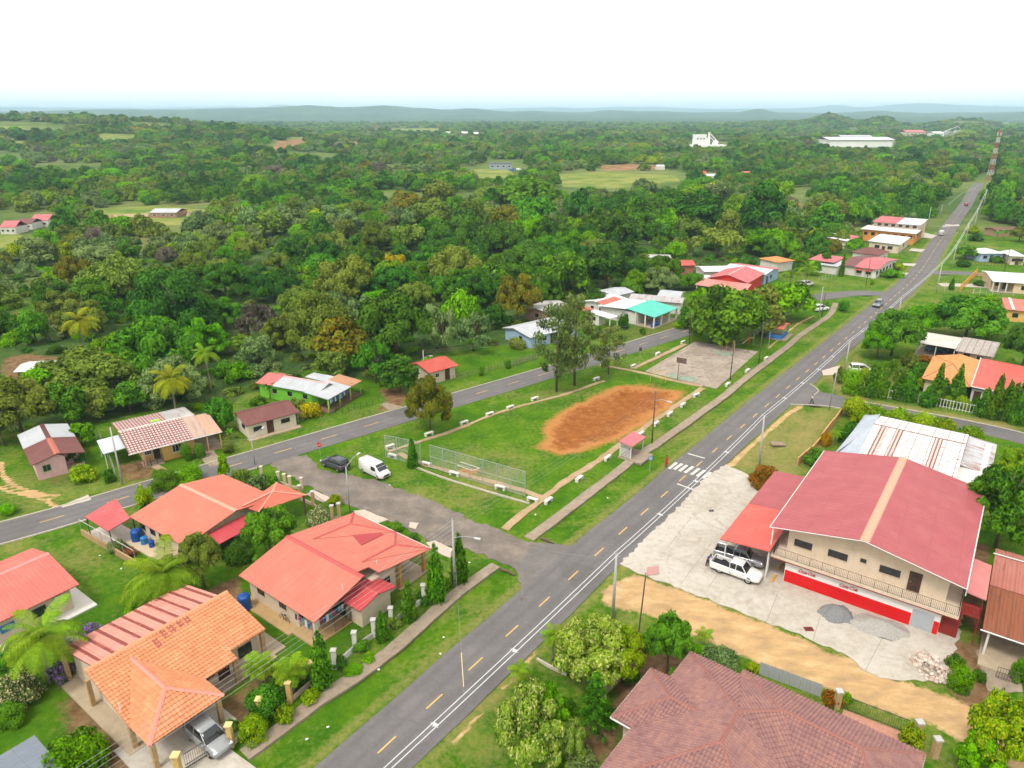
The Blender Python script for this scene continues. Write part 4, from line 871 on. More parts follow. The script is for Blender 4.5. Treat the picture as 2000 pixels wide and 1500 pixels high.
# ================================================================ houses: library
def metal_roof(name,c,c2=None,streak=0.25,rust=0.0,rustc=(0.20,0.075,0.04),panel=0.0,pw=0.9,rough=0.55,blotch=0.18):
    """painted or bare sheet roofing; rs runs along the eave, rt down the slope"""
    if name in MATS:return MATS[name]
    m,t=newmat(name);rs,rt=attr(t,'rs'),attr(t,'rt')
    cv=t.nodes.new('ShaderNodeCombineXYZ');t.links.new(rs,cv.inputs[0]);t.links.new(rt,cv.inputs[1])
    a=noise(t,cv.outputs[0],0.35,6,0.6);b=noise(t,mapv(t,cv.outputs[0],(1,0.12,1)),2.2,5,0.65);d=noise(t,cv.outputs[0],9,3,0.7)
    c2=c2 or tuple(min(1,x*1.25+0.02) for x in c)
    f=mth(t,'ADD',mth(t,'MULTIPLY',a,1-streak),mth(t,'MULTIPLY',b,streak))
    col=ramp(t,f,[(0.3,tuple(x*(1-blotch) for x in c)),(0.5,c),(0.72,c2)]).outputs[0]
    if panel>0:   # sheet to sheet differences
        w=t.nodes.new('ShaderNodeTexWhiteNoise');w.noise_dimensions='2D';k=t.nodes.new('ShaderNodeCombineXYZ')
        t.links.new(mth(t,'FLOOR',mth(t,'DIVIDE',rs,pw)),k.inputs[0]);t.links.new(mth(t,'FLOOR',mth(t,'DIVIDE',rt,3.1)),k.inputs[1]);t.links.new(k.outputs[0],w.inputs[0])
        col=mixc(t,mth(t,'MULTIPLY',mth(t,'SUBTRACT',1.0,w.outputs[0]),panel),col,tuple(x*0.55 for x in c))
    lap=mth(t,'LESS_THAN',mth(t,'FRACT',mth(t,'DIVIDE',mth(t,'ADD',rt,mth(t,'MULTIPLY',mth(t,'FLOOR',mth(t,'DIVIDE',rs,pw)),.04)),2.7)),.018)
    col=mixc(t,mth(t,'MULTIPLY',lap,.35),col,tuple(x*.45 for x in c))
    st=ramp(t,noise(t,mapv(t,cv.outputs[0],(1.6,.10,1)),1.0,6,.7),[(.56,(0,0,0)),(.75,(1,1,1))]).outputs[0]
    col=mixc(t,mth(t,'MULTIPLY',st,.42),col,tuple(x*.5+.02 for x in c))
    if rust>0:
        r=ramp(t,mth(t,'ADD',mth(t,'MULTIPLY',b,0.6),mth(t,'MULTIPLY',a,0.4)),[(0.62-0.25*rust,(0,0,0)),(0.72-0.2*rust,(1,1,1))]).outputs[0]
        col=mixc(t,mth(t,'MULTIPLY',r,ramp(t,d,[(0.3,(.5,.5,.5)),(0.6,(1,1,1))]).outputs[0]),col,rustc)
    finish(t,col,rough,d,0.12,0.02,spec=0.3);MATS[name]=m;return m
def tile_roof(name,c0,c1,c2,dirt=(0.10,0.05,0.04),amt=0.4,pu=0.3,pv=0.38):
    if name in MATS:return MATS[name]
    m,t=newmat(name);rs,rt=attr(t,'rs'),attr(t,'rt');k=t.nodes.new('ShaderNodeCombineXYZ')
    t.links.new(mth(t,'FLOOR',mth(t,'DIVIDE',rs,pu)),k.inputs[0]);t.links.new(mth(t,'FLOOR',mth(t,'DIVIDE',rt,pv)),k.inputs[1])
    w=t.nodes.new('ShaderNodeTexWhiteNoise');w.noise_dimensions='2D';t.links.new(k.outputs[0],w.inputs[0])
    cv=t.nodes.new('ShaderNodeCombineXYZ');t.links.new(rs,cv.inputs[0]);t.links.new(rt,cv.inputs[1])
    a=noise(t,cv.outputs[0],0.4,6,0.65);d=noise(t,cv.outputs[0],8,3,0.7)
    f=mth(t,'ADD',mth(t,'MULTIPLY',w.outputs[0],0.22),mth(t,'MULTIPLY',a,0.78))
    col=ramp(t,f,[(0.2,c0),(0.48,c1),(0.75,c2)]).outputs[0]
    g=mth(t,'MULTIPLY',ramp(t,noise(t,cv.outputs[0],1.1,7,0.75),[(0.52,(0,0,0)),(0.72,(1,1,1))]).outputs[0],amt)
    col=mixc(t,g,col,dirt);finish(t,col,0.85,d,0.3,0.02,spec=0.2);MATS[name]=m;return m
def band_roof(name,base,dark,period,share,axis='rs',cell=None,nz=0.35,dashed=None):
    """sheets with rows of worn paint: bands across, broken up by noise"""
    if name in MATS:return MATS[name]
    m,t=newmat(name);rs,rt=attr(t,'rs'),attr(t,'rt');cv=t.nodes.new('ShaderNodeCombineXYZ');t.links.new(rs,cv.inputs[0]);t.links.new(rt,cv.inputs[1])
    n1=noise(t,cv.outputs[0],3.5,5,0.7);n2=noise(t,cv.outputs[0],0.5,5,0.6)
    x=rs if axis == 'rs' else rt
    fr=mth(t,'FRACT',mth(t,'ADD',mth(t,'DIVIDE',x,period),mth(t,'MULTIPLY',mth(t,'SUBTRACT',n1,0.5),nz)))
    k=mth(t,'LESS_THAN',fr,share)
    if dashed:
        y=rt if axis == 'rs' else rs
        k2=mth(t,'LESS_THAN',mth(t,'FRACT',mth(t,'ADD',mth(t,'DIVIDE',y,dashed[0]),mth(t,'MULTIPLY',mth(t,'SUBTRACT',n1,0.5),nz*1.5))),dashed[1])
        k=mth(t,'MAXIMUM',k,k2)
    k=mth(t,'MULTIPLY',k,ramp(t,n2,[(0.25,(.55,.55,.55)),(0.45,(1,1,1))]).outputs[0])
    b2=ramp(t,n2,[(0.3,tuple(q*.85 for q in base)),(0.7,tuple(min(1,q*1.1) for q in base))]).outputs[0]
    col=mixc(t,k,b2,ramp(t,n1,[(0.3,dark),(0.7,tuple(min(1,q*1.5) for q in dark))]).outputs[0])
    finish(t,col,0.75,n1,0.2,0.02,spec=0.2);MATS[name]=m;return m

def roof_surface(polys,style='rib',p=0.38,h=0.03,flow=None):
    """polys: convex polygons (local 3d). Gives vertices, faces, rs, rt of a ribbed or tiled skin plus a thin underside."""
    V,Fc,RS,RT=[],[],[],[]
    for poly in polys:
        P=[Vector(q) for q in poly];n=Vector((0,0,0));c=sum(P,Vector())/len(P)
        for i in range(len(P)):n += (P[i]-c).cross(P[(i+1)% len(P)]-c)
        n.normalize()
        if n.z<0:P.reverse();n=-n
        tdir=Vector((0,0,-1))-n*(-n.z)
        if tdir.length<0.03:tdir=Vector(flow or (0,-1,0));tdir=tdir-n*tdir.dot(n)
        tdir.normalize();sdir=tdir.cross(n).normalized()
        if sdir.dot(Vector((1,.3,0)))<0:sdir=-sdir
        o=Vector((0,0,c.z-0))
        pl=np.array([[(q-c).dot(sdir),(q-c).dot(tdir)] for q in P])
        s_off,t_off=c.dot(sdir),-min(pl[:,1])
        area=sum(pl[i][0]*pl[(i+1)% len(pl)][1]-pl[(i+1)% len(pl)][0]*pl[i][1] for i in range(len(pl)))
        if area<0:pl=pl[::-1]
        smin,smax,tmin,tmax=pl[:,0].min(),pl[:,0].max(),pl[:,1].min(),pl[:,1].max()
        k0=math.floor((smin+s_off)/p)-1;k1=math.ceil((smax+s_off)/p)+1
        if style == 'rib':
            sb,sh=[],[]
            for k in range(k0,k1):b=k*p-s_off;sb += [b,b+p*.12,b+p*.30,b+p*.42];sh += [0,h,h,0]
            tb,thh=[tmin,tmax],None
        elif style == 'wave':
            sb,sh=[],[]
            for k in range(k0,k1):
                for j in range(4):sb.append(k*p-s_off+p*j/4);sh.append(h*.5*(1-math.cos(2*math.pi*j/4)))
            tb,thh=[tmin,tmax],None
        elif style == 'tile':
            sb,sh=[],[]
            for k in range(k0,k1):
                for j,hh in ((0,0),(.30,.25),(.48,.9),(.65,1.0),(.82,.9)):sb.append(k*p-s_off+p*j);sh.append(h*hh)
            pv=p*1.27;tb,thh=[],[]
            for k in range(0,int((tmax-tmin)/pv)+2):b=tmin+k*pv;tb += [b,b+pv*.97];thh += [0.0,0.06]
        else:sb,sh,tb,thh=[smin,smax],[0,0],[tmin,tmax],None
        sb=np.array(sb);sh=np.array(sh);tb=np.array(tb);thh=np.array(thh) if thh is not None else np.zeros(len(tb))
        E_=[(pl[i],pl[(i+1)% len(pl)]) for i in range(len(pl))]
        def side(x,y,e):return (e[1][0]-e[0][0])*(y-e[0][1])-(e[1][1]-e[0][1])*(x-e[0][0])
        gs,gt=np.meshgrid(sb,tb,indexing='ij');sd_=[side(gs,gt,e) for e in E_]
        ins=np.all([d >=-1e-9 for d in sd_],axis=0)
        def hgt(s,t):
            return float(np.interp(s,sb,sh))+float(np.interp(t,tb,thh))
        def emit(pts):
            b0=len(V)
            for s,t_,hz in pts:
                w=c+sdir*s+tdir*t_+n*hz;V.append((w.x,w.y,w.z));RS.append(s+s_off);RT.append(t_+t_off)
            Fc.append(tuple(range(b0,b0+len(pts))))
        for i in range(len(sb)-1):
            for j in range(len(tb)-1):
                cor=[(i,j),(i+1,j),(i+1,j+1),(i,j+1)]
                cnt=[ins[a] for a in cor]
                if all(cnt):emit([(sb[a],tb[b],sh[a]+thh[b]) for a,b in cor]);continue
                if any(all(d[a]<0 for a in cor) for d in sd_):continue
                q=[(sb[a],tb[b]) for a,b in cor]
                for e in E_:
                    r=[]
                    for m_ in range(len(q)):
                        A,B=q[m_],q[(m_+1)% len(q)];da,db=side(*A,e),side(*B,e)
                        if da >= 0:r.append(A)
                        if (da >= 0)!= (db >= 0):f_=da/(da-db);r.append((A[0]+(B[0]-A[0])*f_,A[1]+(B[1]-A[1])*f_))
                    q=r
                    if len(q)<3:break
                if len(q)>= 3:emit([(s,t_,hgt(s,t_)) for s,t_ in q])
        # underside and edge
        b0=len(V);m_=len(P)
        for off in (-0.10,-0.005):
            for q in P:w=q+n*off;V.append((w.x,w.y,w.z));RS.append(0);RT.append(0)
        Fc.append(tuple(range(b0+m_-1,b0-1,-1)))
        for i in range(m_):Fc.append((b0+i,b0+(i+1)% m_,b0+m_+(i+1)% m_,b0+m_+i))
    return V,Fc,RS,RT
ROOF_POLYS=[]
def roof_obj(name,polys,mat,parent,style='rib',p=0.38,h=0.03,flow=None,kind=None):
    c_,s_=math.cos(parent.rotation_euler.z),math.sin(parent.rotation_euler.z)
    ROOF_POLYS.extend([[(parent.location.x+q[0]*c_-q[1]*s_,parent.location.y+q[0]*s_+q[1]*c_) for q in pl] for pl in polys])
    V,Fc,RS,RT=roof_surface(polys,style,p,h,flow);me=bpy.data.meshes.new(name);me.from_pydata(V,[],Fc);me.update()
    for nm,arr in (('rs',RS),('rt',RT)):a=me.attributes.new(nm,'FLOAT','POINT');a.data.foreach_set('value',np.asarray(arr,np.float32))
    me.materials.append(mat);o=link(name,me,parent)
    if kind:o['kind']=kind
    return o
M_FRAME=plain('dark_frame',(0.035,0.03,0.028),.5,.1,3);M_WFRAME=plain('white_frame',(0.60,0.58,0.54),.6,.1,3);M_STEEL=plain('galvanised',(0.34,0.35,0.36),.45,.15,3,metal=.3)
M_WHITE=plain('white_plaster',(0.58,0.555,0.51),.85,.1,.8,dirt=.25);M_CREAM=plain('cream_plaster',(0.56,0.46,0.35),.85,.1,.8,dirt=.2);M_BEIGE=plain('beige_plaster',(0.50,0.40,0.28),.85,.1,.8,dirt=.2)
M_GUT=plain('gutter_white',(0.58,0.57,0.55),.5,.08,2);M_WOODD=plain('dark_wood',(0.075,0.03,0.018),.5,.3,5);M_FLOOR=plain('porch_floor',(0.36,0.29,0.20),.85,.2,1.2,dirt=.2)
class House:
    def __init__(s,name,label,px,az,ze,cat='house',group=None):
        g=G(px[0],px[1],ze);s.o=Vector((g.x,g.y,0));s.rz=R(90-az);s.ze=ze
        s.root=thing(name,label,cat,s.o,s.rz,group);s.c,s.s=math.cos(s.rz),math.sin(s.rz)
    def L(s,px,py,z=0.0):
        w=G(px,py,z)-s.o;return Vector((w.x*s.c+w.y*s.s,-w.x*s.s+w.y*s.c,z))
    def Wd(s,u,v,z=0.0):return Vector((s.o.x+u*s.c-v*s.s,s.o.y+u*s.s+v*s.c,z))
    def roof(s,polys,mat,style='rib',p=0.38,h=0.03,name='roof',flow=None,kind=None):return roof_obj(name,polys,mat,s.root,style,p,h,flow,kind)
    def gable(s,u0,u1,v0,v1,ze,zr_,axis,mat,rf=0.5,style='rib',p=0.38,h=0.03,cap=None,capw=0.22,ze2=None,mats2=None):
        ze2=ze if ze2 is None else ze2
        if axis == 'u':
            vr=v0+(v1-v0)*rf;A=[(u0,v0,ze),(u1,v0,ze),(u1,vr,zr_),(u0,vr,zr_)];B=[(u0,vr,zr_),(u1,vr,zr_),(u1,v1,ze2),(u0,v1,ze2)];rg=[(u0,vr),(u1,vr)]
        else:
            ur=u0+(u1-u0)*rf;A=[(u0,v0,ze),(ur,v0,zr_),(ur,v1,zr_),(u0,v1,ze)];B=[(ur,v0,zr_),(u1,v0,ze2),(u1,v1,ze2),(ur,v1,zr_)];rg=[(ur,v0),(ur,v1)]
        if mats2:r=s.roof([A],mat,style,p,h);s.roof([B],mats2,style,p,h)
        else:r=s.roof([A,B],mat,style,p,h)
        if cap:s.cap((*rg[0],zr_),(*rg[1],zr_),cap,capw,r)
        return r
    def cap(s,a,b,mat,w=0.22,parent=None,t=0.05):
        a,b=Vector(a),Vector(b);d=(b-a).normalized();n=Vector((-d.y,d.x,0)).normalized()*w;dn=Vector((0,0,-w*.30));up=Vector((0,0,t))
        return MB().add([a+n+dn+up,a+up*1.6,a-n+dn+up,b+n+dn+up,b+up*1.6,b-n+dn+up],[(0,1,4,3),(1,2,5,4),(0,3,5,2),(0,2,1),(3,4,5)]).build('ridge_cap',mat,parent or s.root)
    def hip(s,u0,u1,v0,v1,ze,zr_,mat,style='rib',p=0.38,h=0.03,cap=None,capw=.2,run=None):
        W_,L_=v1-v0,u1-u0
        if L_ >= W_:hh=run or W_/2;a,b=(u0+hh,(v0+v1)/2,zr_),(u1-hh,(v0+v1)/2,zr_)
        else:hh=run or L_/2;a,b=((u0+u1)/2,v0+hh,zr_),((u0+u1)/2,v1-hh,zr_)
        c=[(u0,v0,ze),(u1,v0,ze),(u1,v1,ze),(u0,v1,ze)]
        F_=([[c[0],c[1],b,a],[c[1],c[2],b],[c[2],c[3],a,b],[c[3],c[0],a]] if L_ >= W_ else [[c[0],c[1],a],[c[1],c[2],b,a],[c[2],c[3],b],[c[3],c[0],a,b]])
        r=s.roof(F_,mat,style,p,h)
        if cap:
            s.cap(a,b,cap,capw,r)
            for k,e in ((0,a),(1,b if L_ >= W_ else a),(2,b),(3,a if L_ >= W_ else b)):s.cap(c[k],e,cap,capw,r)
        return r
    def walls(s,u0,u1,v0,v1,h,mat,axis=None,zr_=None,rf=.5,z0=-0.1,name='wall'):
        if axis is None:return MB().box(u0,u1,v0,v1,z0,h).build(name,mat,s.root)
        if axis == 'u':vr=v0+(v1-v0)*rf;prof=[(v0,z0),(v1,z0),(v1,h),(vr,zr_),(v0,h)];f=lambda e,q:(e,q[0],q[1]);e0,e1=u0,u1
        else:ur=u0+(u1-u0)*rf;prof=[(u0,z0),(u1,z0),(u1,h),(ur,zr_),(u0,h)];f=lambda e,q:(q[0],e,q[1]);e0,e1=v0,v1
        n=len(prof);mb=MB().add([f(e0,q) for q in prof]+[f(e1,q) for q in prof],[tuple(range(n)),tuple(range(2*n-1,n-1,-1))]+[(i,n+i,n+(i+1)% n,(i+1)% n) for i in range(n)])
        o=mb.build(name,mat,s.root)
        bm=bmesh.new();bm.from_mesh(o.data);bmesh.ops.recalc_face_normals(bm,faces=bm.faces[:]);bm.to_mesh(o.data);bm.free();return o
    def plate(s,side,at,a0,a1,z0,z1,d0,d1,mb=None):
        """box on a wall plane. side: u-/u+/v-/v+ ; at: wall coordinate; d0..d1: offset outwards"""
        mb=mb or MB();sg=-1 if side[1]== '-' else 1;lo,hi=sorted((at+sg*d0,at+sg*d1))
        if side[0]== 'u':mb.box(lo,hi,a0,a1,z0,z1)
        else:mb.box(a0,a1,lo,hi,z0,z1)
        return mb
    def window(s,side,at,a,z,w,h,fm=None,bars=2,pane=None):
        a0,a1,z0,z1=a-w/2,a+w/2,z,z+h;mb=MB();t=.06
        for q in ((a0,a1,z0,z0+t),(a0,a1,z1-t,z1),(a0,a0+t,z0+t,z1-t),(a1-t,a1,z0+t,z1-t)):s.plate(side,at,*q,-.02,.05,mb)
        for k in range(1,bars):c=a0+w*k/bars;s.plate(side,at,c-.02,c+.02,z0+t,z1-t,-.01,.04,mb)
        o=mb.build('window',fm or M_FRAME,s.root);s.plate(side,at,a0+t,a1-t,z0+t,z1-t,-.03,.012).build('pane',pane or glassm(),o)
        s.plate(side,at,a0-.06,a1+.06,z0-.07,z0-.005,-.02,.09).build('sill',fm if fm is M_WFRAME else M_BEIGE,o);return o
    def door(s,side,at,a,w=.9,h=2.05,mat=None,z=0.0):
        o=s.plate(side,at,a-w/2,a+w/2,z,z+h,-.02,.05).build('door',mat or M_WOODD,s.root)
        mb=MB();s.plate(side,at,a-w/2-.07,a-w/2-.002,z,z+h+.07,-.02,.07,mb);s.plate(side,at,a+w/2+.002,a+w/2+.07,z,z+h+.07,-.02,.07,mb);s.plate(side,at,a-w/2-.002,a+w/2+.002,z+h+.002,z+h+.07,-.02,.07,mb)
        mb.build('door_frame',M_FRAME if mat is not M_FRAME else M_WFRAME,o);sg=-1 if side[1]== '-' else 1
        s.plate(side,at,a+w*.3,a+w*.38,z+1.0,z+1.08,.05,.10).build('handle',M_STEEL,o);return o
    def post(s,u,v,h,r=.09,mat=None,name='post',z0=-.05):return box(name,mat or M_WHITE,s.root,u-r,u+r,v-r,v+r,z0,h)
    def slab(s,u0,u1,v0,v1,z1,mat=None,z0=-.15,name='floor_slab'):return box(name,mat or M_FLOOR,s.root,u0,u1,v0,v1,z0,z1)
    def gutter(s,a,b,mat=None,r=.07):return MB().tube([a,b],r,6).build('gutter',mat or M_GUT,s.root)
    def rail(s,pts,h,mat,z0=0.0,gap=.13,r=.012,name='railing'):
        mb=MB()
        for a,b in zip(pts,pts[1:]):
            a,b=Vector((*a,z0)),Vector((*b,z0));d=b-a;n=max(1,int(d.length/gap))
            mb.tube([a+Vector((0,0,h)),b+Vector((0,0,h))],r*1.8,5);mb.tube([a+Vector((0,0,.08)),b+Vector((0,0,.08))],r*1.4,4)
            for k in range(n+1):q=a+d*(k/n);mb.tube([q+Vector((0,0,.05 if k % 8 else -.04)),q+Vector((0,0,h))],r if k % 8 else r*2,4)
        return mb.build(name,mat,s.root)
# ================================================================ houses near the camera
def pz(x0,y0,s):return lambda x,y:(x0+x/s,y0+y/s)
a1=pz(500,820,10/3);a2=pz(1000,780,10/3);a6=pz(1000,480,10/3);a5=pz(500,480,10/3);b7=pz(1500,480,3.947);b5=pz(400,1080,3.571);b6=pz(900,1080,3.571);c7=pz(1440,1080,3.571)
a8=pz(0,760,10/3);a3=pz(1300,170,2.857);a4=pz(0,480,10/3);b4=pz(0,1080,3.571);b8=pz(140,900,4.762);c3=pz(1480,780,3.262)
def hit(H,ax,val,p):
    """where the ray of pixel p meets the local plane u=val or v=val: (other coordinate, z)"""
    i=0 if ax == 'u' else 1;lo,hi=-2.0,14.0;f=lambda z:H.L(p[0],p[1],z)[i]-val;s0=f(lo)
    for _ in range(50):
        m=(lo+hi)/2
        if (f(m)>0)== (s0>0):lo=m
        else:hi=m
    q=H.L(p[0],p[1],lo);return q[1-i],lo
def wpx(H,side,at,p,w,h,**kw):a,z=hit(H,side[0],at,p);return H.window(side,at,a,z-h/2,w,h,**kw)
def lettering(parent,text,size,mat,mtx,shear=0.3,name='lettering',ext=.004,spacing=1.0):
    cu=bpy.data.curves.new(name,'FONT');cu.body=text;cu.size=size;cu.shear=shear;cu.extrude=ext;cu.align_x='CENTER';cu.align_y='CENTER';cu.space_character=spacing;cu.resolution_u=3;cu.offset=size*.02
    ob=bpy.data.objects.new(name,cu);dg=bpy.context.evaluated_depsgraph_get();COL.objects.link(ob);dg.update();me=bpy.data.meshes.new_from_object(ob.evaluated_get(dg));bpy.data.objects.remove(ob);bpy.data.curves.remove(cu)
    me.name=name;me.materials.clear();me.materials.append(mat);o=bpy.data.objects.new(name,me);COL.objects.link(o);o.parent=parent;o.matrix_local=mtx;return o

C_ROSE,C_ROSE2=(0.335,0.080,0.090),(0.39,0.125,0.12);C_CORAL=(0.48,0.14,0.098);C_SALMON=(0.50,0.145,0.095)
M_ROSE=metal_roof('rose_sheet',C_ROSE,(0.38,0.115,0.112),.3,panel=.07,blotch=.12);M_CORAL=metal_roof('coral_sheet',C_CORAL,(0.53,0.18,0.13),.4,blotch=.14,panel=.08);M_SALMON=metal_roof('salmon_sheet',C_SALMON,(0.56,.185,.125),.4,blotch=.13,panel=.08)
M_CORALCAP=plain('salmon_cap',(0.66,0.30,0.20),.6,.08,2);M_REDCAP=plain('red_cap',(0.42,0.075,0.07),.6,.1,2);M_CRIMSON=metal_roof('crimson_sheet',(0.42,0.05,0.055),(0.46,.07,.07),.3,blotch=.1)
M_RED=plain('shop_red',(0.55,0.006,0.008),.5,.06,1.5);M_SHOPW=plain('shop_white',(0.66,0.64,0.62),.6,.05,1.5);M_STAIR=plain('stair_red',(0.20,0.02,0.015),.6,.15,3)

# ---------------- the two-storey shop
H=House('shop_building','two-storey cream shop with a wide rose metal roof and red and white ground floor',c3(1330,1190),36,5.9,'shop');shop=H
r=H.gable(-.4,21.6,0,17.5,5.9,7.55,'u',M_ROSE,p=.40,h=.022,cap=M_CORALCAP,capw=.46)
H.walls(-.3,20.8,1.25,15.5,2.7,M_SHOPW,name='ground_floor_wall')
H.slab(-.75,21.0,-.05,17.0,2.95,M_CREAM,2.66,'balcony_slab')
H.walls(1.0,20.6,1.25,15.9,5.72,M_CREAM,'u',7.2,.508,z0=2.9,name='upper_wall')
for k,(v0,v1) in enumerate(((15.44,11.03),(10.99,8.70),(8.66,6.33),(6.29,3.62),(1.72,1.27))):
    H.plate('u-',-.3,v1,v0,.02,1.42,-.01,.035).build('red_panel',M_RED,H.root)
for v in (11.01,8.68,6.31):H.plate('u-',-.3,v-.035,v+.035,0,1.44,-.01,.045).build('pilaster',M_RED,H.root)
dr=H.plate('u-',-.3,1.75,3.58,.02,1.95,-.01,.03).build('shutter',plain('shutter_grey',(.36,.39,.42),.5,.08,2),H.root)
for k in range(12):H.plate('u-',-.3,1.77,3.56,.08+k*.155,.09+k*.155,.03,.045).build('slat',M_STEEL,dr)
for a,b in ((14.0,12.0),(9.8,7.6),(3.6,1.5)):H.plate('u-',-.3,b,a,2.36,2.46,.01,.10).build('vent_slot',M_STAIR,H.root)
rd=plain('script_red',(.42,.012,.016),.5,.05,2)
for px_ in (c3(308,1122),c3(573,1208)):
    v,z=hit(H,'u',-.34,px_)
    m4=Matrix(((0,0,-1,-.342),(-1,0,0,v),(0,1,0,1.86),(0,0,0,1)))
    o=lettering(H.root,'Coca-Cola',.46,rd,m4,.38,spacing=.85)
    sw=MB().tube([(-.85,-.16,.0),(-.6,-.22,0),(-.2,-.19,0),(.1,-.24,0)],[.008,.018,.016,.005],5);sw.tube([(.12,.24,0),(.45,.27,0),(.75,.22,0)],[.005,.016,.005],5)
    q=sw.build('swash',rd,o);q.scale=(1,1,.2)
for p_,w_,h_ in ((c3(290,925),1.75,.78),(c3(510,992),1.85,.78),(c3(673,1028),.55,.42),(c3(842,1095),1.85,.78)):wpx(H,'u-',1.0,p_,w_,h_,bars=2 if w_>1 else 1)
v,z=hit(H,'u',1.0,c3(995,1180));dd=H.door('u-',1.0,v,.95,2.05,M_WOODD,2.96)
for zz in (3.15,3.85,4.45):H.plate('u-',1.0,v-.3,v+.3,zz,zz+.42,.05,.065).build('door_panel',M_FRAME,dd)
H.rail([(1.0,16.8),(-.68,16.8),(-.68,.05),(5,.05)],.95,M_FRAME,2.96,.15,.013,'balcony_railing')
H.plate('u-',-.75,-.05,17.0,2.55,2.66,-.35,.0).build('red_fascia',M_STAIR,H.root)
for u in (0,):H.post(u-.2,17.25,5.8,.07,M_GUT,'downpipe')
H.gutter((-.45,17.55,5.84),(21.6,17.55,5.84));H.gutter((-.45,-.08,5.84),(21.6,-.08,5.84));H.gutter((-.45,.0,5.86),(-.45,8.75,7.5),r=.045);H.gutter((-.45,17.5,5.86),(-.45,8.75,7.5),r=.045)
H.post(0,-.1,5.8,.05,M_GUT,'downpipe',4.9)
# canopy on the forecourt side
H.roof([[(-1.6,16.95,3.75),(-1.6,22.2,3.25),(7.6,22.2,3.25),(7.6,16.95,3.75)]],metal_roof('coral_canopy',(0.52,.095,.075),(.57,.13,.10),.3,blotch=.08),'rib',.40,.022,'canopy_near')
H.roof([[(7.62,16.95,3.75),(7.62,22.2,3.25),(17.6,22.2,3.25),(17.6,16.95,3.75)]],M_ROSE,'rib',.40,.022,'canopy_far')
for u in (-1.2,5.5,11.5,17.2):H.post(u,21.6,3.22,.06,M_GUT)
H.post(-1.2,17.1,3.6,.06,M_GUT)
for u in (-1.3,8):MB().tube([(u,17.0,3.55),(u,22.0,3.1)],.05,5).build('beam',M_GUT,H.root)
H.roof([[(1.2,-1.75,4.4),(1.2,-.1,4.62),(7.8,-.1,4.62),(7.8,-1.75,4.4)]],metal_roof('pink_sheet',(.50,.17,.16),(.54,.2,.19),.2),'rib',.4,.02,'side_roof')
# outside stair
H.slab(.2,2.2,-1.6,-.06,2.92,M_STAIR,2.78,'landing');H.rail([(.25,-.1),(.25,-1.55),(2.15,-1.55)],.95,M_STAIR,2.92,.16,.014,'stair_railing')
for (u,v) in ((.25,-1.55),(2.15,-1.55),(.25,-.2)):H.post(u,v,2.8,.045,M_STAIR)
for k in range(13):H.slab(.3-.0,1.5,.95-k*.085-.2,1.15-k*.085-.02,.22*(k+1),M_STAIR,.22*(k+1)-.05,'stair_tread')
MB().box(.22,.28,-.25,1.2,.0,2.75).build('stair_side',M_STAIR,H.root)

# ---------------- white rusty shed behind the shop
H2_=House('white_shed','low building with worn white sheet roof streaked with rust behind the shop',c3(1330,1190),36,5.9,'shed');H=H2_
M_WS=[band_roof('white_rust_%d' % i,(.60,.585,.57),(.19,.075,.05),p_,s_,'rs',nz=.2,dashed=d_) for i,(p_,s_,d_) in enumerate(((.9,.05,(3.0,.03)),(.9,.08,(2.4,.05)),(.45,.42,(.35,.35))))]
zE,zR=2.9,4.0
v=14.7;k=0
while v>3.2:
    w_=min(.98,v-3.2);mt=M_WS[2] if k in (1,3,8) else M_WS[(k*7)% 2]
    H.roof([[(27.5,v-w_+.012,zE),(27.5,v,zE),(39.2,v,zR),(39.2,v-w_+.012,zR)]],mt,'rib',.33,.018,'roof_sheet')
    H.roof([[(39.2,v-w_+.012,zR),(39.2,v,zR),(45.1,v,zE+.3),(45.1,v-w_+.012,zE+.3)]],M_WS[(k*3)% 2],'rib',.33,.018,'roof_sheet')
    v -= w_;k += 1
gb=metal_roof('blue_grey_sheet',(.36,.40,.46),(.44,.48,.54),.5,panel=.15,rust=.15)
H.roof([[(27.5,17.2,zE),(39.2,14.72,zR),(27.5,14.72,zE)]],gb,'rib',.4,.02,'hip_slope');H.roof([[(27.5,17.2,zE),(45.1,16.9,zE),(45.1,14.72,zE+.3),(39.2,14.72,zR)]],gb,'rib',.4,.02,'hip_slope')
H.roof([[(34,-.3,zE-.3),(34,3.18,zE+.1),(45.2,3.18,zE+.1),(45.2,-.3,zE-.3)]],metal_roof('streaked_white',(.46,.47,.49),(.56,.56,.56),.6,rust=.65),'rib',.3,.02,'lean_to_roof')
H.cap((39.2,14.7,zR),(39.2,3.2,zR),plain('rust_cap',(.22,.10,.07),.8,.3,2),.12)
H.walls(28.2,44.5,.3,16.2,2.75,M_WHITE);H.window('u-',28.2,9,1,1.4,1);H.door('v+',16.2,35)

# ---------------- rusty building at the right edge
H=House('rusty_workshop','long low workshop under a rust-brown sheet roof at the right edge',c3(1330,1190),36,5.9,'workshop')
M_RB=metal_roof('rust_brown',(.23,.075,.035),(.34,.135,.07),.65,rust=.5,rustc=(.13,.045,.028),rough=.85,blotch=.35);M_RP=metal_roof('rust_pink',(.36,.13,.10),(.44,.20,.16),.5,rust=.35,rustc=(.18,.06,.04),rough=.85)
for k in range(7):H.roof([[(-1.1,-1.95-k*1.0,2.75),(-1.1,-2.93-k*1.0,2.75),(6.5,-2.93-k*1.0,3.05),(6.5,-1.95-k*1.0,3.05)]],M_RB,'rib',.33,.03,'roof_sheet')
for k in range(7):H.roof([[(6.3,-1.95-k*1.0,3.12),(6.3,-2.93-k*1.0,3.12),(12,-2.93-k*1.0,3.4),(12,-1.95-k*1.0,3.4)]],M_RP,'rib',.33,.03,'roof_sheet')
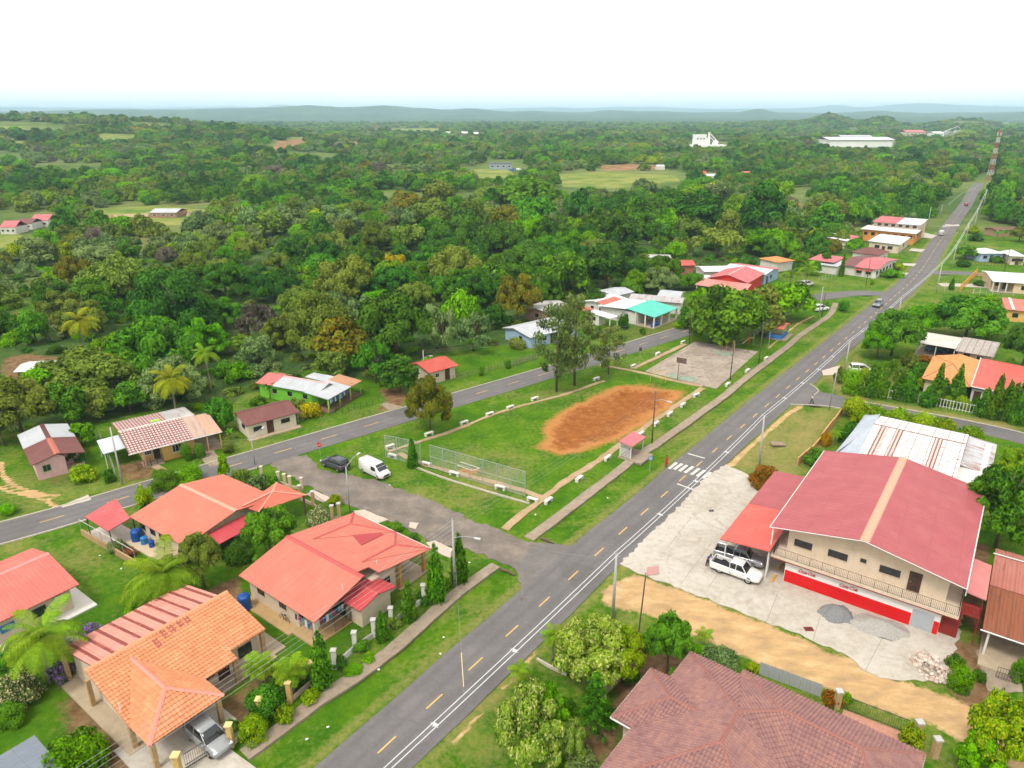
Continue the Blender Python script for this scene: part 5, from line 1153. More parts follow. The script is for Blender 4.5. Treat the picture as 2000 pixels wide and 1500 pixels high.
H.roof([[(12.3,-1.95,3.4),(12.3,-9,3.4),(14.2,-9,3.0),(14.2,-1.95,3.0)]],M_RP,'rib',.33,.03,'rear_slope')
MB().tube([(-1.15,-1.8,2.7),(-1.15,-9,2.7)],.07,6).build('gutter',M_GUT,H.root);MB().tube([(12.15,-1.8,3.46),(12.15,-9,3.46)],.08,5).build('ridge_cap',M_GUT,H.root)
H.walls(3.2,13.6,-8.9,-2.4,2.7,plain('grimy_plaster',(.34,.27,.2),.9,.2,1,dirt=.6));H.slab(-2.6,3.2,-9,-2.2,.12,M_FLOOR)
for v in (-2.5,-5.5,-8.5):H.post(-.8,v,2.65,.09,M_WHITE)
H.door('u-',3.2,-3.6);H.window('u-',3.2,-5.5,1,1.2,1)

# ---------------- brown tiled house, bottom right
H=House('brown_tiled_house','house under a big brown tiled hip roof with white gutters at the bottom edge',b6(1600,690),218,3.2);brown=H
M_BT=tile_roof('brown_tiles',(.185,.092,.086),(.262,.140,.132),(.35,.18,.142),(.12,.06,.056),.3)
N_,J1,K_,Wb,Sb=(0,0,3.2),(6.35,6.5,5.8),(9.7,6.5,5.8),(16.2,0,3.2),(16.2,13,3.2);c1,E_2,J2,M_,E3,Vl=(-.7,4.4,3.2),(-.7,17.7,3.2),(4.2,8.9,5.65),(4.2,14.1,5.65),(9.1,17.7,3.2),(9.1,13,3.2)
rf_=H.roof([[N_,J1,K_,Wb],[K_,Wb,Sb],[J1,K_,Sb,Vl],[J1,J2,Vl],[J2,M_,E3,Vl],[c1,E_2,M_,J2],[E_2,E3,M_],[N_,(0,4.4,3.2),J1],[(0,4.4,3.2),c1,J2],[(0,4.4,3.2),J2,J1]],M_BT,'tile',.27,.085)
wq,wp=(7.0,1.45,4.55),(7.0,3.55,4.62)
H.roof([[(3.8,-1.7,3.2),(3.8,0,3.25),wp,wq],[(10.2,-1.7,3.2),(10.2,0,3.25),wp,wq],[(3.8,-1.7,3.2),(10.2,-1.7,3.2),wq]],M_BT,'tile',.27,.085,'side_hip')
M_BCAP=plain('brown_ridge',(.25,.105,.088),.85,.2,5)
for a,b in ((N_,J1),(J1,K_),(K_,Wb),(K_,Sb),(J1,J2),(J2,M_),(M_,E_2),(M_,E3),(c1,J2),((3.8,-1.7,3.2),wq),((10.2,-1.7,3.2),wq),(wq,wp)):H.cap(a,b,M_BCAP,.16,rf_,.09)
for a,b in ((N_,(3.75,0,3.2)),((3.75,0,3.2),(3.75,-1.75,3.2)),((3.75,-1.75,3.2),(10.25,-1.75,3.2)),((10.25,-1.75,3.2),(10.25,0,3.2)),((10.25,0,3.2),Wb),(N_,(-.03,4.4,3.2)),((-.03,4.4,3.2),(-.73,4.4,3.2)),((-.73,4.4,3.2),E_2),(E_2,E3),(E3,Vl),(Vl,Sb),(Sb,Wb)):
    H.gutter((a[0],a[1],3.14),(b[0],b[1],3.14),r=.075)
H.walls(.7,15.5,.7,12.3,3.1,M_CREAM);H.walls(0,8.4,5.2,17.0,3.08,M_CREAM,name='wing_wall');H.walls(4.5,9.5,-1.0,1,3.05,M_CREAM,name='bay_wall')
for u in (6,8):H.window('v-',-1.0,u,1.0,1.2,1.2,M_WFRAME)
H.window('v-',.7,12.5,1,1.5,1.2,M_WFRAME)
for v in (7,10,13):H.window('u-',0,v,1,1.4,1.2,M_WFRAME)

# ---------------- orange tiled house, bottom left
H=House('orange_tiled_house','house with orange tiled roof, striped pink rear slope and hipped carport',b4(1040,1350),37,2.8);orange=H
M_OT=tile_roof('orange_tiles',(.42,.16,.075),(.52,.215,.105),(.60,.28,.145),(.30,.12,.07),.25);M_STR=band_roof('striped_pink',(.58,.24,.19),(.17,.045,.035),1.12,.27,'rs',nz=.26)
rd_z=4.55
r_=H.roof([[(0,2.8,2.8),(6.1,2.8,2.8),(6.1,9.4,rd_z),(0,9.4,rd_z)],[(6.1,2.8,2.8),(9.1,2.8,2.8),(9.1,9.4,rd_z),(6.1,9.4,rd_z)],[(9.1,3.8,3.065),(12.6,3.8,3.065),(12.6,9.4,rd_z),(9.1,9.4,rd_z)]],M_OT,'tile',.30,.05)
Pk,J_=(3.05,2.9,4.22),(3.05,8.2,4.30)
H.roof([[(0,0,2.8),(0,2.8,2.84),J_,Pk],[(6.1,0,2.8),(6.1,2.8,2.84),J_,Pk],[(0,0,2.8),(6.1,0,2.8),Pk]],M_OT,'tile',.30,.05,'carport_roof')
M_PCAP=plain('pink_ridge',(.60,.22,.17),.7,.12,3)
for a,b in (((0,0,2.8),Pk),((6.1,0,2.8),Pk),(Pk,J_)):H.cap(a,b,M_PCAP,.17,r_,.09)
H.cap((0,9.4,rd_z),(12.6,9.4,rd_z),plain('orange_ridge',(.58,.25,.13),.8,.12,3),.2,r_,.09)
for k in range(11):
    u0,u1=.6+k*1.02,.6+(k+1)*1.02-.012
    H.roof([[(u0,9.45,rd_z-.02),(u1,9.45,rd_z-.02),(u1,15.9,2.95),(u0,15.9,2.95)]],M_STR,'wave',.34,.035,'rear_sheet')
wp_=plain('patched_tile',(.30,.09,.06),.8,.3,4)
for p_ in (b4(1090,620),b4(1140,565),b4(1195,528),b4(1250,492),b4(1300,465)):
    q=H.L(p_[0],p_[1],4.4);zz=2.8+(q.y-2.8)*(rd_z-2.8)/6.6+.075
    MB().slab([(q.x-.22,q.y-.5,zz-.12),(q.x+.22,q.y-.5,zz-.12),(q.x+.22,q.y+.45,zz+.125),(q.x-.22,q.y+.45,zz+.125)],.03).build('patch',wp_,r_)
H.walls(1.0,12.0,4.6,14.8,2.75,M_CREAM,'u',4.3,.47);H.slab(-.4,12.9,3.1,16,.14);H.slab(-.9,6.6,-1.6,4.6,.10,M_PLAZA,name='carport_floor')
M_STONE=plain('stone_post',(.40,.27,.14),.9,.35,6)
for u,v in ((.35,.4),(5.7,.4),(.3,3.6),(9.0,3.2),(12.3,4.1),(.3,10.5),(.4,15.2)):H.post(u,v,2.75,.17,M_STONE)
H.window('v-',4.6,10.8,1.0,1.3,1.15);H.window('v-',4.6,7.2,1.0,1.2,1.1);H.door('v-',4.6,8.6);H.window('u+',12.0,7.5,1.0,1.3,1.1);H.window('u+',12.0,11,1.0,1.3,1.1);H.window('u-',1.0,7.5,1,1.2,1.1)
MB().tube([(.2,14.4,3.1),(.2,14.4,4.1),(.5,14.4,4.1)],.05,6).build('vent_pipe',M_GUT,H.root);MB().tube([(0.2,4.5,3.2),(.2,4.5,4.0)],.05,6).build('vent_pipe',M_GUT,H.root)
H.slab(12.9,14.2,3.6,9,.12)

# ---------------- red roofed house in the middle left
H=House('red_roofed_house','cream house with a large coral metal roof and two hipped wings beside the pavement',(608,1213),37,2.8);red=H
rz_=4.3
r_=H.roof([[(0,-.4,2.8),(6,-.4,rz_),(6,11.4,rz_),(0,11.4,2.8)],[(6,.7,rz_),(15,.7,2.8),(15,11.4,2.8),(6,11.4,rz_)],[(7.7,.69,4.016),(7.7,-.8,4.016),(15,-.8,2.8),(15,.69,2.8)]],M_CORAL,'rib',.40,.02)
H.cap((6,-.4,rz_),(6,11.4,rz_),M_REDCAP,.26,r_)
def wing(P,Q,E1,E2):H.roof([[P,Q,E1],[Q,E1,E2],[P,E2,Q]],M_CORAL,'rib',.4,.02,'hipped_wing');[H.cap(a,b,M_REDCAP,.13,r_) for a,b in ((P,Q),(Q,E1),(Q,E2))]
wing((7.5,9.0,4.08),(12.2,8.6,3.75),(14.98,11.38,2.84),(14.98,4.6,2.84));wing((7.9,1.85,4.02),(12.3,1.75,3.75),(14.98,4.5,2.84),(14.98,-.78,2.84))
MB().slab([(10.2,4.6,3.66),(13.6,4.9,3.10),(13.9,6.0,3.05),(11.3,7.6,3.47)],.03).build('newer_sheet',M_CRIMSON,r_)
H.walls(.7,7.5,3.0,10.8,2.75,M_CREAM,'v',4.05,.78);H.walls(7.5,14.2,2.8,10.8,2.75,M_CREAM,name='rear_wall');H.walls(7.5,10.6,.1,2.8,2.75,M_CREAM,name='front_room_wall')
H.walls(4.4,8.1,-1.7,.6,2.35,M_CREAM,'v',2.8,.5,name='annex_wall');H.gable(3.9,8.6,-2.1,.8,2.4,2.95,'v',M_CRIMSON,cap=M_REDCAP,capw=.2)
H.slab(-.2,4.3,-.3,3.0,.14,plain('ochre_floor',(.40,.27,.13),.8,.15,1.5));H.slab(-.6,.7,3.0,11,.10,plain('ochre_floor',(.4,.27,.13)));H.slab(10.6,14.8,-.5,2.8,.12)
H.post(.35,0,2.8,.16,M_CREAM)
M_AMBER=plain('amber_stone',(.46,.24,.06),.8,.35,7)
for u in (10.9,14.4):H.post(u,-.2,2.75,.17,M_AMBER)
H.window('v-',.1,9.2,.95,1.2,1.1);H.window('u-',.7,8.9,1.2,1.1,.8);H.window('u-',.7,5.4,1.2,1.1,.8);H.door('v-',3.0,2.6);H.window('v-',3.0,1.3,1,1,1)
H.rail([(4.25,-.2),(2.3,-.25)],2.0,M_FRAME,.14,.12,.012,'dark_gate');MB().tube([(8.6,.5,3.6),(8.6,.5,4.35)],.045,6).build('vent_pipe',M_GUT,r_);MB().tube([(3.9,.1,3.6),(3.9,.1,4.5)],.045,6).build('vent_pipe',M_GUT,r_)
H.gutter((15.06,-.8,2.76),(15.06,11.4,2.76))
ln=thing('clothes_line','row of washing hung along the porch of the red roofed house','laundry',H.Wd(0,0),H.rz);MB().tube([(.5,.2,2.25),(4.2,.3,2.2)],.012,4).build('cord',M_FRAME,ln);MB().tube([(.2,.3,2.2),(.2,3.0,2.2)],.012,4).build('cord',M_FRAME,ln)
gc=[(.45,.45,.5),(.25,.02,.03),(.03,.08,.25),(.5,.5,.52),(.03,.2,.25),(.35,.05,.1),(.05,.06,.12),(.12,.3,.45)]
for k in range(15):
    gm=plain('garment_%d' % (k % 8),gc[k % 8],.9,.1,3);h_=rnd.uniform(.45,.8)
    if k<10:x=.7+k*.36;MB().add([(x,.22,2.22),(x+.3,.23,2.22),(x+.32,.26,2.22-h_),(x+.15,.2,2.2-h_),(x-.02,.25,2.22-h_)],[(0,1,2,3,4)]).build('garment',gm,ln)
    else:y=.5+(k-10)*.48;MB().add([(.2,y,2.18),(.2,y+.36,2.18),(.16,y+.36,2.18-h_),(.22,y+.16,2.15-h_),(.17,y,2.18-h_)],[(0,1,2,3,4)]).build('garment',gm,ln)

# ---------------- red roofed house by the back road
H=House('salmon_roofed_house','cream house with a salmon gable roof and small hipped porch beside the back road',b8(1000,770),34,2.8);salmon=H
r_=H.roof([[(0,-1.0,2.8),(6.6,-1.0,3.95),(6.6,9.8,3.95),(0,9.8,2.8)],[(6.6,-1.0,3.95),(12.2,-1.0,2.95),(12.2,9.6,2.95),(6.6,9.8,3.95)]],M_SALMON,'rib',.4,.02);H.cap((6.6,-1,3.95),(6.6,9.8,3.95),plain('pale_salmon_cap',(.66,.27,.19),.6,.08,2),.26,r_)
Q_=H.L(*a8(1775,665),3.9);e1,e2,e3=H.L(*a8(1800,607),2.8),H.L(*a8(1995,688),2.8),H.L(*a8(1680,800),2.8);P_=Vector((7.6,Q_.y+.2,3.85))
H.roof([[P_,e1,Q_],[Q_,e1,e2],[Q_,e2,e3],[P_,Q_,e3]],metal_roof('coral_porch',(.54,.13,.085),(.6,.17,.11),.3,blotch=.08),'rib',.4,.02,'porch_roof')
for a in (e1,e2,e3,P_):H.cap(a,Q_,plain('pale_salmon_cap',(.66,.27,.19)),.14,r_)
for e in (e2,e3):H.post(e.x-.3,e.y+.2,2.75,.1,plain('dark_post',(.10,.06,.05)))
H.walls(.7,11.6,.2,9.2,2.78,M_CREAM,'v',3.75,.55);H.slab(-1.2,.7,0,9.5,.12,M_BEIGE)
for v in (8.6,6.6,4.8):H.window('u-',.7,v,1.15,1.0,.85)
H.roof([[(1.5,-3.0,2.35),(7.6,-3.0,2.35),(7.6,-.7,2.75),(1.5,-.7,2.75)]],metal_roof('red_awning',(.44,.055,.065),(.48,.08,.085),.2),'rib',.4,.02,'awning')
for u in (1.8,7.3):H.post(u,-2.8,2.3,.05,M_FRAME)
c_=[H.L(*b8(*q),2.6) for q in ((120,520),(335,645),(560,525),(410,360))]
H.roof([[(c_[0].x,c_[0].y,2.6),(c_[1].x,c_[1].y,2.45),(c_[2].x-.2,c_[2].y,2.6),(c_[3].x,c_[3].y,2.75)]],metal_roof('red_carport',(.44,.085,.085),(.50,.12,.115),.2),'rib',.4,.02,'carport_roof')
for q in c_:H.post(q.x*.97,q.y*.985,2.45,.05,M_FRAME)
H.slab(min(q.x for q in c_)-.3,.7,min(q.y for q in c_)-.2,max(q.y for q in c_),.06,M_PLAZA,name='carport_floor')
# blue tanks and barrels
M_BLUE=plain('blue_plastic',(.012,.07,.28),.4,.12,2);M_BLUE2=plain('sky_plastic',(.03,.19,.42),.4,.1,2)
def tank(p,r,h,label,mat=M_BLUE,lid=True):
    o=thing('water_tank',label,'tank',G(*p)); 
    pr=[(r*.96,0),(r,.05)]
    for k in range(6):z=.05+(h*.78)*(k+.5)/6;pr += [(r,z),(r*.965,z+.05),(r,z+.10)]
    pr += [(r,h*.84),(r*.8,h*.92),(r*.3,h*.96)]
    MB().lathe(pr,20).build('body',mat,o,True);MB().cyl(0,0,h*.95,h,r*.28,12).build('lid',mat,o)
    MB().tube([(r,0,h*.2),(r+.25,0,h*.2),(r+.25,0,-.03)],.03,6).build('pipe',M_GUT,o);return o
tank(b5(284,388),.62,1.75,'tall blue water tank beside the wall of the middle red roofed house');tank(a8(897,985),.62,1.55,'large dark blue water tank beside the salmon roofed house');tank(a8(945,1008),.42,1.0,'light blue barrel next to the large dark blue tank',M_BLUE2);tank(a8(992,1030),.32,.95,'slim blue drum at the right of the three by the salmon roofed house')
# ---------------- red roofed house cut by the left edge
H=House('left_edge_house','cream house with red metal roof and a side yard slab cut by the left edge',(155,1141),36,2.8)
q=H.L(85,1068,3.75)
M_LE=metal_roof('left_red',(.48,.125,.098),(.54,.17,.13),.3,blotch=.1)
rr_=H.roof([[(0,0,2.8),(q.x*.5,0,2.8),(q.x*.5,5.6,3.9),(0,5.6,3.9)]],M_LE) if 0 else None
o_=House.gable(H,-9,0,0,10.6,2.8,3.95,'u',M_LE,rf=.58,cap=plain('pale_red_cap',(.56,.22,.2),.6,.1,2),capw=.25)
H.walls(-8.5,-.7,.7,9.9,2.75,M_CREAM,'u',3.8,.58);H.slab(-9,.9,-.6,.7,.10,M_WHITE);H.slab(-.7,.9,.7,6,.10,M_WHITE)
H.window('v-',.7,-3.6,1.0,1.2,1.0);H.plate('v-',.7,-2.2,-1.4,1.9,2.4,0,.35).build('air_conditioner',M_WHITE,H.root)
for k in range(3):H.plate('v-',.7,-6.9+k*.42,-6.55+k*.42,1.1,1.9,.0,.08).build('blue_sign_panel',M_BLUE2,H.root)
# ---------------- grey roof in the corner
H=House('grey_roof_shed','blue-grey sheet roof in the bottom left corner',b4(240,1270),37,2.6,'shed')
q1=H.L(*b4(450,1500),2.6);H.roof([[(-7,0,2.6),(.0,0,2.6),(.0,-6,2.6),(-7,-6,2.6)]],metal_roof('slate_sheet',(.15,.175,.21),(.2,.23,.27),.3,blotch=.1),'rib',.42,.02,flow=(1,0,0));H.walls(-6.6,-.4,-5.6,-.4,2.5,M_WHITE)
H.door('u+',-.4,-2);H.window('v+',-.4,-3,1,1,1)
# ================================================================ houses farther away
class H3(House):
    """frame from three eave corners: origin, along u, along v"""
    def __init__(s,name,label,S_,E,Wp,ze,cat='house'):
        a,b,c=G(*S_,ze),G(*E,ze),G(*Wp,ze);az=math.degrees(math.atan2(b.x-a.x,b.y-a.y));House.__init__(s,name,label,S_,az,ze,cat)
        s.Lu=(b-a).length;d=c-a;s.Wv=-d.x*s.s+d.y*s.c
def simple(name,label,S_,E,Wp,ze,zr_,axis,mat,wall,rf=.5,ov=.5,cap=None,style='rib',p=.4,h=.03,wins=(),doors=(),cat='house',shed=None,L=None,W_=None,fm=None,mats2=None,hip=False):
    q=H3(name,label,S_,E,Wp,ze,cat);Lu,Wv=L or q.Lu,W_ or q.Wv
    if hip:q.hip(0,Lu,0,Wv,ze,zr_,mat,style,p,h,cap)
    elif shed:q.roof([[(0,0,ze),(Lu,0,ze),(Lu,Wv,zr_),(0,Wv,zr_)] if shed == 'v' else [(0,0,ze),(Lu,0,zr_),(Lu,Wv,zr_),(0,Wv,ze)]],mat,style,p,h)
    else:q.gable(0,Lu,0,Wv,ze,zr_,axis,mat,rf,style,p,h,cap,mats2=mats2)
    if wall:
        if shed or hip:q.walls(ov,Lu-ov,ov,Wv-ov,min(ze,zr_)-.06,wall)
        else:q.walls(ov,Lu-ov,ov,Wv-ov,ze-.05+ov*(zr_-ze)/max(.1,((Wv if axis == 'u' else Lu)*rf))*.6,wall,axis,zr_-.12,rf)
    for side,a,z,w,hh in wins:
        at={'v-':ov,'v+':Wv-ov,'u-':ov,'u+':Lu-ov}[side];rng_=Lu if side[0]== 'v' else Wv;q.window(side,at,a*rng_,z,w,hh,fm=fm)
    for side,a in doors:
        at={'v-':ov,'v+':Wv-ov,'u-':ov,'u+':Lu-ov}[side];rng_=Lu if side[0]== 'v' else Wv;q.door(side,at,a*rng_)
    q.Lu,q.Wv=Lu,Wv;return q
M_ZINC=metal_roof('zinc_sheet',(.40,.42,.44),(.52,.54,.55),.55,panel=.22,rust=.12);M_ZINCR=metal_roof('rusty_zinc',(.40,.40,.40),(.50,.49,.48),.6,panel=.25,rust=.55,rustc=(.25,.11,.07));M_ZINCW=metal_roof('white_sheet',(.55,.56,.57),(.63,.63,.62),.4,panel=.1)
M_MAROON=metal_roof('maroon_sheet',(.15,.052,.045),(.21,.085,.072),.45,panel=.15);M_PINK=plain('pink_plaster',(.55,.34,.34),.85,.1,1,dirt=.2);M_YEL=plain('yellow_plaster',(.60,.36,.11),.85,.1,1,dirt=.15);M_GRN=plain('lime_plaster',(.14,.42,.03),.8,.1,1)
M_BRICK=plain('bare_block',(.30,.19,.12),.95,.25,3);M_BLUEP=plain('blue_plaster',(.30,.42,.56),.8,.1,1);M_TEAL=metal_roof('teal_sheet',(.07,.42,.33),(.1,.48,.38),.2,blotch=.06);M_REDR=metal_roof('red_sheet',(.42,.07,.05),(.5,.12,.09),.3)
M_H7=band_roof('worn_maroon',(.50,.44,.42),(.17,.055,.045),.62,.42,'rt',nz=.15,dashed=(.42,.34))
M_H7r=metal_roof('worn_rust',(.42,.30,.24),(.5,.42,.38),.6,rust=.5)

# pink-walled house, roof half silver half brown
h=H3('pink_walled_house','small pink house with a roof half silver and half brown',a8(200,500),a8(555,410),a8(105,300),2.5);L_,W_=h.Lu,h.Wv
zr_=3.3
for (v0,v1,mt) in ((0,W_*.52,M_MAROON),(W_*.52,W_,M_ZINC)):h.roof([[(0,v0,2.5),(L_*.5,v0,zr_),(L_*.5,v1,zr_),(0,v1,2.5)],[(L_*.5,v0,zr_),(L_,v0,2.5),(L_,v1,2.5),(L_*.5,v1,zr_)]],mt,'rib',.4,.03,'roof_half')
h.cap((L_*.5,0,zr_),(L_*.5,W_*.5,zr_),M_SALMON,.35);h.cap((L_*.5,W_*.5,zr_),(L_*.5,W_,zr_),M_MAROON,.3);h.walls(.5,L_*.62,.4,W_-.5,2.5,M_PINK,'v',3.1,.75);h.walls(L_*.62,L_-.4,3.2,W_-.5,2.4,M_PINK,name='rear_wall');h.slab(L_*.6,L_,.2,3.2,.1)
h.window('v-',.4,1.7,1.0,.95,.95,plain('green_frame',(.08,.25,.08)));h.door('u+',L_*.62,1.6);h.window('v-',3.2,L_*.8,1,1,.9);h.post(L_-.2,.3,2.45,.05,M_FRAME)
# yellow house with striped roof
h=H3('yellow_house','yellow house under a worn maroon and white sheet roof with a side carport',a8(840,425),a8(1445,275),a8(655,232),2.7);L_=h.Lu;W_=12.6
zr_=3.7;nsh=11;w=(L_-2.0)/nsh
for k in range(nsh):
    mt=M_H7 if k<nsh-2 else M_H7r;u0,u1=k*w,(k+1)*w-.012
    h.roof([[(u0,0,2.7),(u1,0,2.7),(u1,6.6,zr_),(u0,6.6,zr_)]],mt,'wave',.3,.03,'roof_sheet');h.roof([[(u0,6.6,zr_),(u1,6.6,zr_),(u1,W_,2.9),(u0,W_,2.9)]],mt if k<nsh-4 else M_ZINCR,'wave',.3,.03,'roof_sheet')
for k in range(3):h.roof([[(L_-2+k*.67,0,2.7),(L_-2+(k+1)*.67-.01,0,2.7),(L_-2+(k+1)*.67-.01,6.6,3.45),(L_-2+k*.67,6.6,3.45)]],metal_roof('pale_rust',(.44,.27,.18),(.52,.40,.33),.7,rust=.3),'wave',.3,.03,'carport_sheet')
h.cap((0,6.6,zr_),(L_-2,6.6,zr_),plain('scalloped_cap',(.5,.45,.42),.8,.25,2),.22);h.gutter((-.1,-.06,2.64),(L_,-.06,2.64))
h.walls(1.9,8.6,2.2,11.8,2.65,M_YEL,'u',3.5,.46);h.walls(4.2,8.6,1.0,2.2,2.65,M_YEL,name='front_room_wall');h.slab(1.5,4.2,.2,2.2,.12);h.slab(8.6,L_,.3,7,.06,M_WALK)
h.window('v-',1.0,6.2,.9,1.3,1.15,M_WFRAME,3);h.window('v-',2.2,2.6,1,.9,.9,M_WFRAME,3);h.door('v-',2.2,3.7,mat=M_FRAME);h.post(1.7,.5,2.6,.16,plain('peach_post',(.6,.36,.22)))
for u,v in ((L_-.3,.3),(L_-.3,6.2),(L_-2.1,.4)):h.post(u,v,2.65,.08,M_YEL)
h.roof([[(-2.7,3.2,2.3),(-2.7,8.0,2.55),(.1,8.0,2.62),(.1,3.2,2.45)]],metal_roof('white_blue_sheet',(.50,.56,.62),(.58,.62,.66),.2),'rib',.4,.02,'side_awning')
for v in (3.4,7.8):h.post(-2.5,v,2.3,.05,M_GUT)
o=h.roof([[(4.6,7.4,3.62),(5.7,7.4,3.62),(5.7,8.4,3.49),(4.6,8.4,3.49)]],plain('lime_tarp',(.25,.6,.03),.6,.1,2),'flat',name='lime_patch');o.location.z=.06
# maroon roof, cream house
h=simple('maroon_roofed_house','cream cottage with faded maroon sheet roof beside the back road',a8(1600,243),a8(1950,150),a8(1490,165),2.4,3.3,'u',M_MAROON,plain('ivory_plaster',(.60,.54,.42),.85,.08,1,dirt=.2),rf=.60,W_=6.4,cap=M_MAROON,wins=(('v-',.22,1.0,1.3,.7),('v-',.74,1.1,1.4,.7),('u-',.4,1.1,1.2,.7)),doors=(('v-',.45),))
h.slab(.1,h.Lu-.1,-.5,.6,.12)
# green house
h=H3('green_house','lime green house with zinc roof and a long porch hung with washing',a5(400,965),a5(520,900),a5(165,815),2.6);W_=h.Wv
M_PEDGE=plain('pink_edge',(.56,.30,.29),.7,.1,2)
h.gable(0,4.8,0,W_-3.6,2.6,3.35,'v',M_ZINC,.68,cap=M_PEDGE,capw=.3);h.roof([[(0,W_-3.6,2.62),(3.3,W_-3.6,3.38),(3.3,W_,3.38),(0,W_,2.62)],[(3.3,W_-3.6,3.38),(5.4,W_-3.6,2.8),(5.4,W_,2.8),(3.3,W_,3.38)]],metal_roof('pink_red_sheet',(.46,.13,.12),(.5,.17,.15),.3),'rib',.4,.03,'rear_roof')
h.walls(.45,4.6,.4,W_-.4,2.6,M_GRN,'v',3.2,.69)
for v in (3,6.2,9.4):h.window('u-',.45,v,1.1,.9,.8)
pa,pb,pc=h.L(*a5(470,1000),2.5),h.L(*a5(830,900),2.5),h.L(*a5(400,940),2.5)
U1=pb.x;h.roof([[(pa.x,pa.y,2.45),(U1*.62,pa.y,2.45),(U1*.62,pa.y+4.8,3.0),(pa.x,pa.y+4.8,3.0)]],M_ZINC,'rib',.4,.03,'porch_roof');h.roof([[(U1*.62+.01,pa.y,2.45),(U1,pa.y,2.45),(U1,pa.y+4.8,3.0),(U1*.62+.01,pa.y+4.8,3.0)]],metal_roof('orange_rust',(.42,.22,.12),(.5,.36,.28),.6,rust=.5),'rib',.4,.03,'porch_roof_end')
h.roof([[(4.6,pa.y+4.5,2.9),(U1-1,pa.y+4.5,2.9),(U1-1.5,pa.y+9,3.2),(4.6,pa.y+9,3.2)]],M_ZINC,'rib',.4,.03,'rear_roof');h.walls(4.6,U1-1.5,pa.y+4.6,pa.y+8.5,2.85,M_GRN,name='rear_wall')
for k in range(4):h.post(pa.x+.2+(U1-pa.x-.4)*k/3,pa.y+.2,2.4,.09,plain('lime_post',(.25,.5,.04)))
h.post(U1-.2,pa.y+4.4,2.9,.09,plain('lime_post',(.25,.5,.04)));h.slab(pa.x,U1,pa.y-.1,pa.y+4.6,.1,plain('brown_floor',(.2,.12,.07),.8,.2,1));h.rail([(pa.x,pa.y-.2),(U1,pa.y-.2)],.9,M_FRAME,.05,.2,.018,'porch_railing')
h.door('v-',pa.y+4.6,U1*.55)
ln=thing('clothes_line','blue and white washing hung along the lime green porch','laundry',h.Wd(0,0),h.rz);MB().tube([(pa.x+.2,pa.y+.25,2.1),(U1*.62,pa.y+.25,2.1)],.012,4).build('cord',M_FRAME,ln)
for k in range(13):
    x=pa.x+.3+k*.42;hh=rnd.uniform(.5,.9)
    MB().add([(x,pa.y+.25,2.1),(x+.36,pa.y+.25,2.1),(x+.36,pa.y+.22,2.1-hh),(x+.18,pa.y+.28,2.08-hh),(x,pa.y+.22,2.1-hh)],[(0,1,2,3,4)]).build('garment',plain('garment_%d' % (2,3,7,6,3,2)[k % 6],(.1,.1,.2)),ln)
# small red-roofed hut
h=simple('red_roofed_hut','small cream hut with bright red sheet roof by the pole on the back road',a5(1130,830),a5(1320,778),a5(1060,745),2.4,3.2,'u',M_REDR,M_CREAM,rf=.62,W_=6.6,wins=(('u+',.35,.9,1.0,1.0),('v-',.3,1.0,.9,.8)),doors=(('v-',.65),),hip=False,fm=M_WFRAME)
# shed at the left
h=simple('white_roofed_hut','hut with pale zinc roof half hidden by trees at the left edge',(25,727),(118,723),(40,704),2.4,2.9,'u',M_ZINCW,M_BRICK,W_=6)
h=simple('zinc_lean_to','small bare zinc roof in the trees below the pale hut',(76,741),(102,740),(80,735),2.2,2.4,'u',M_ZINC,M_BRICK,shed='v',W_=3)
# houses behind the park
h=simple('block_walled_house','long bare block house with rusty zinc roof behind the pines',a6(250,445),a6(400,392),a6(135,395),2.6,3.3,'u',M_ZINCR,M_BRICK,W_=8.5,wins=(('v-',.3,1,1,.9),('v-',.7,1,1,.9),('u-',.5,1,1,.9)))
h=simple('grey_roofed_house','low house with wide grey zinc roof behind the pine trunks',a6(120,600),a6(450,520),a6(0,545),2.5,3.3,'u',M_ZINC,M_BLUEP,rf=.6,W_=9.5,cap=M_ZINCW,wins=(('v-',.3,1,1,.9),('v-',.6,1,1,.9),('u-',.4,1,1,.9)),doors=(('v-',.45),))
h=simple('white_house_red_patch','white house with white and red sheet roof left of the teal roof',a6(620,395),a6(770,350),a6(490,360),2.8,3.4,'u',M_ZINCW,M_WHITE,shed=None,rf=.55,W_=7.5,wins=(('u-',.3,1.1,.9,.9),('u-',.65,1.1,.9,.9),('v-',.35,1.1,1,.9)))
h.roof([[(0,-.05,2.83),(h.Lu*.8,-.05,2.83),(h.Lu*.8,h.Wv*.45,3.36),(0,h.Wv*.45,3.36)]],metal_roof('red_patch',(.46,.12,.08),(.52,.2,.15),.4),'rib',.4,.03,'red_sheets')
h=simple('porch_annex','low white porch with zinc roof left of the round bush',a6(640,475),a6(695,458),a6(520,448),2.4,2.7,'u',M_ZINCW,None,shed='v',W_=7)
for u,v in ((.2,.2),(h.Lu-.2,.2),(.2,h.Wv-.3),(h.Lu-.2,h.Wv-.3)):h.post(u,v,2.4,.1,M_WHITE)
h.walls(.3,h.Lu-.3,h.Wv*.5,h.Wv-.5,2.35,M_WHITE);h.roof([[(0,h.Wv+.05,2.75),(h.Lu,h.Wv+.05,2.75),(h.Lu,h.Wv+3.5,3.0),(0,h.Wv+3.5,3.0)]],metal_roof('brick_red_sheet',(.36,.11,.07),(.42,.16,.11),.4),'rib',.4,.03,'red_lean_to');h.window('u-',.3,h.Wv*.7,1,.9,.9)
h=H3('teal_roofed_house','white house with bright teal sheet roof over its open porch',a6(930,467),a6(1090,402),a6(800,412),2.7);L_,W_=h.Lu*.95,7.6
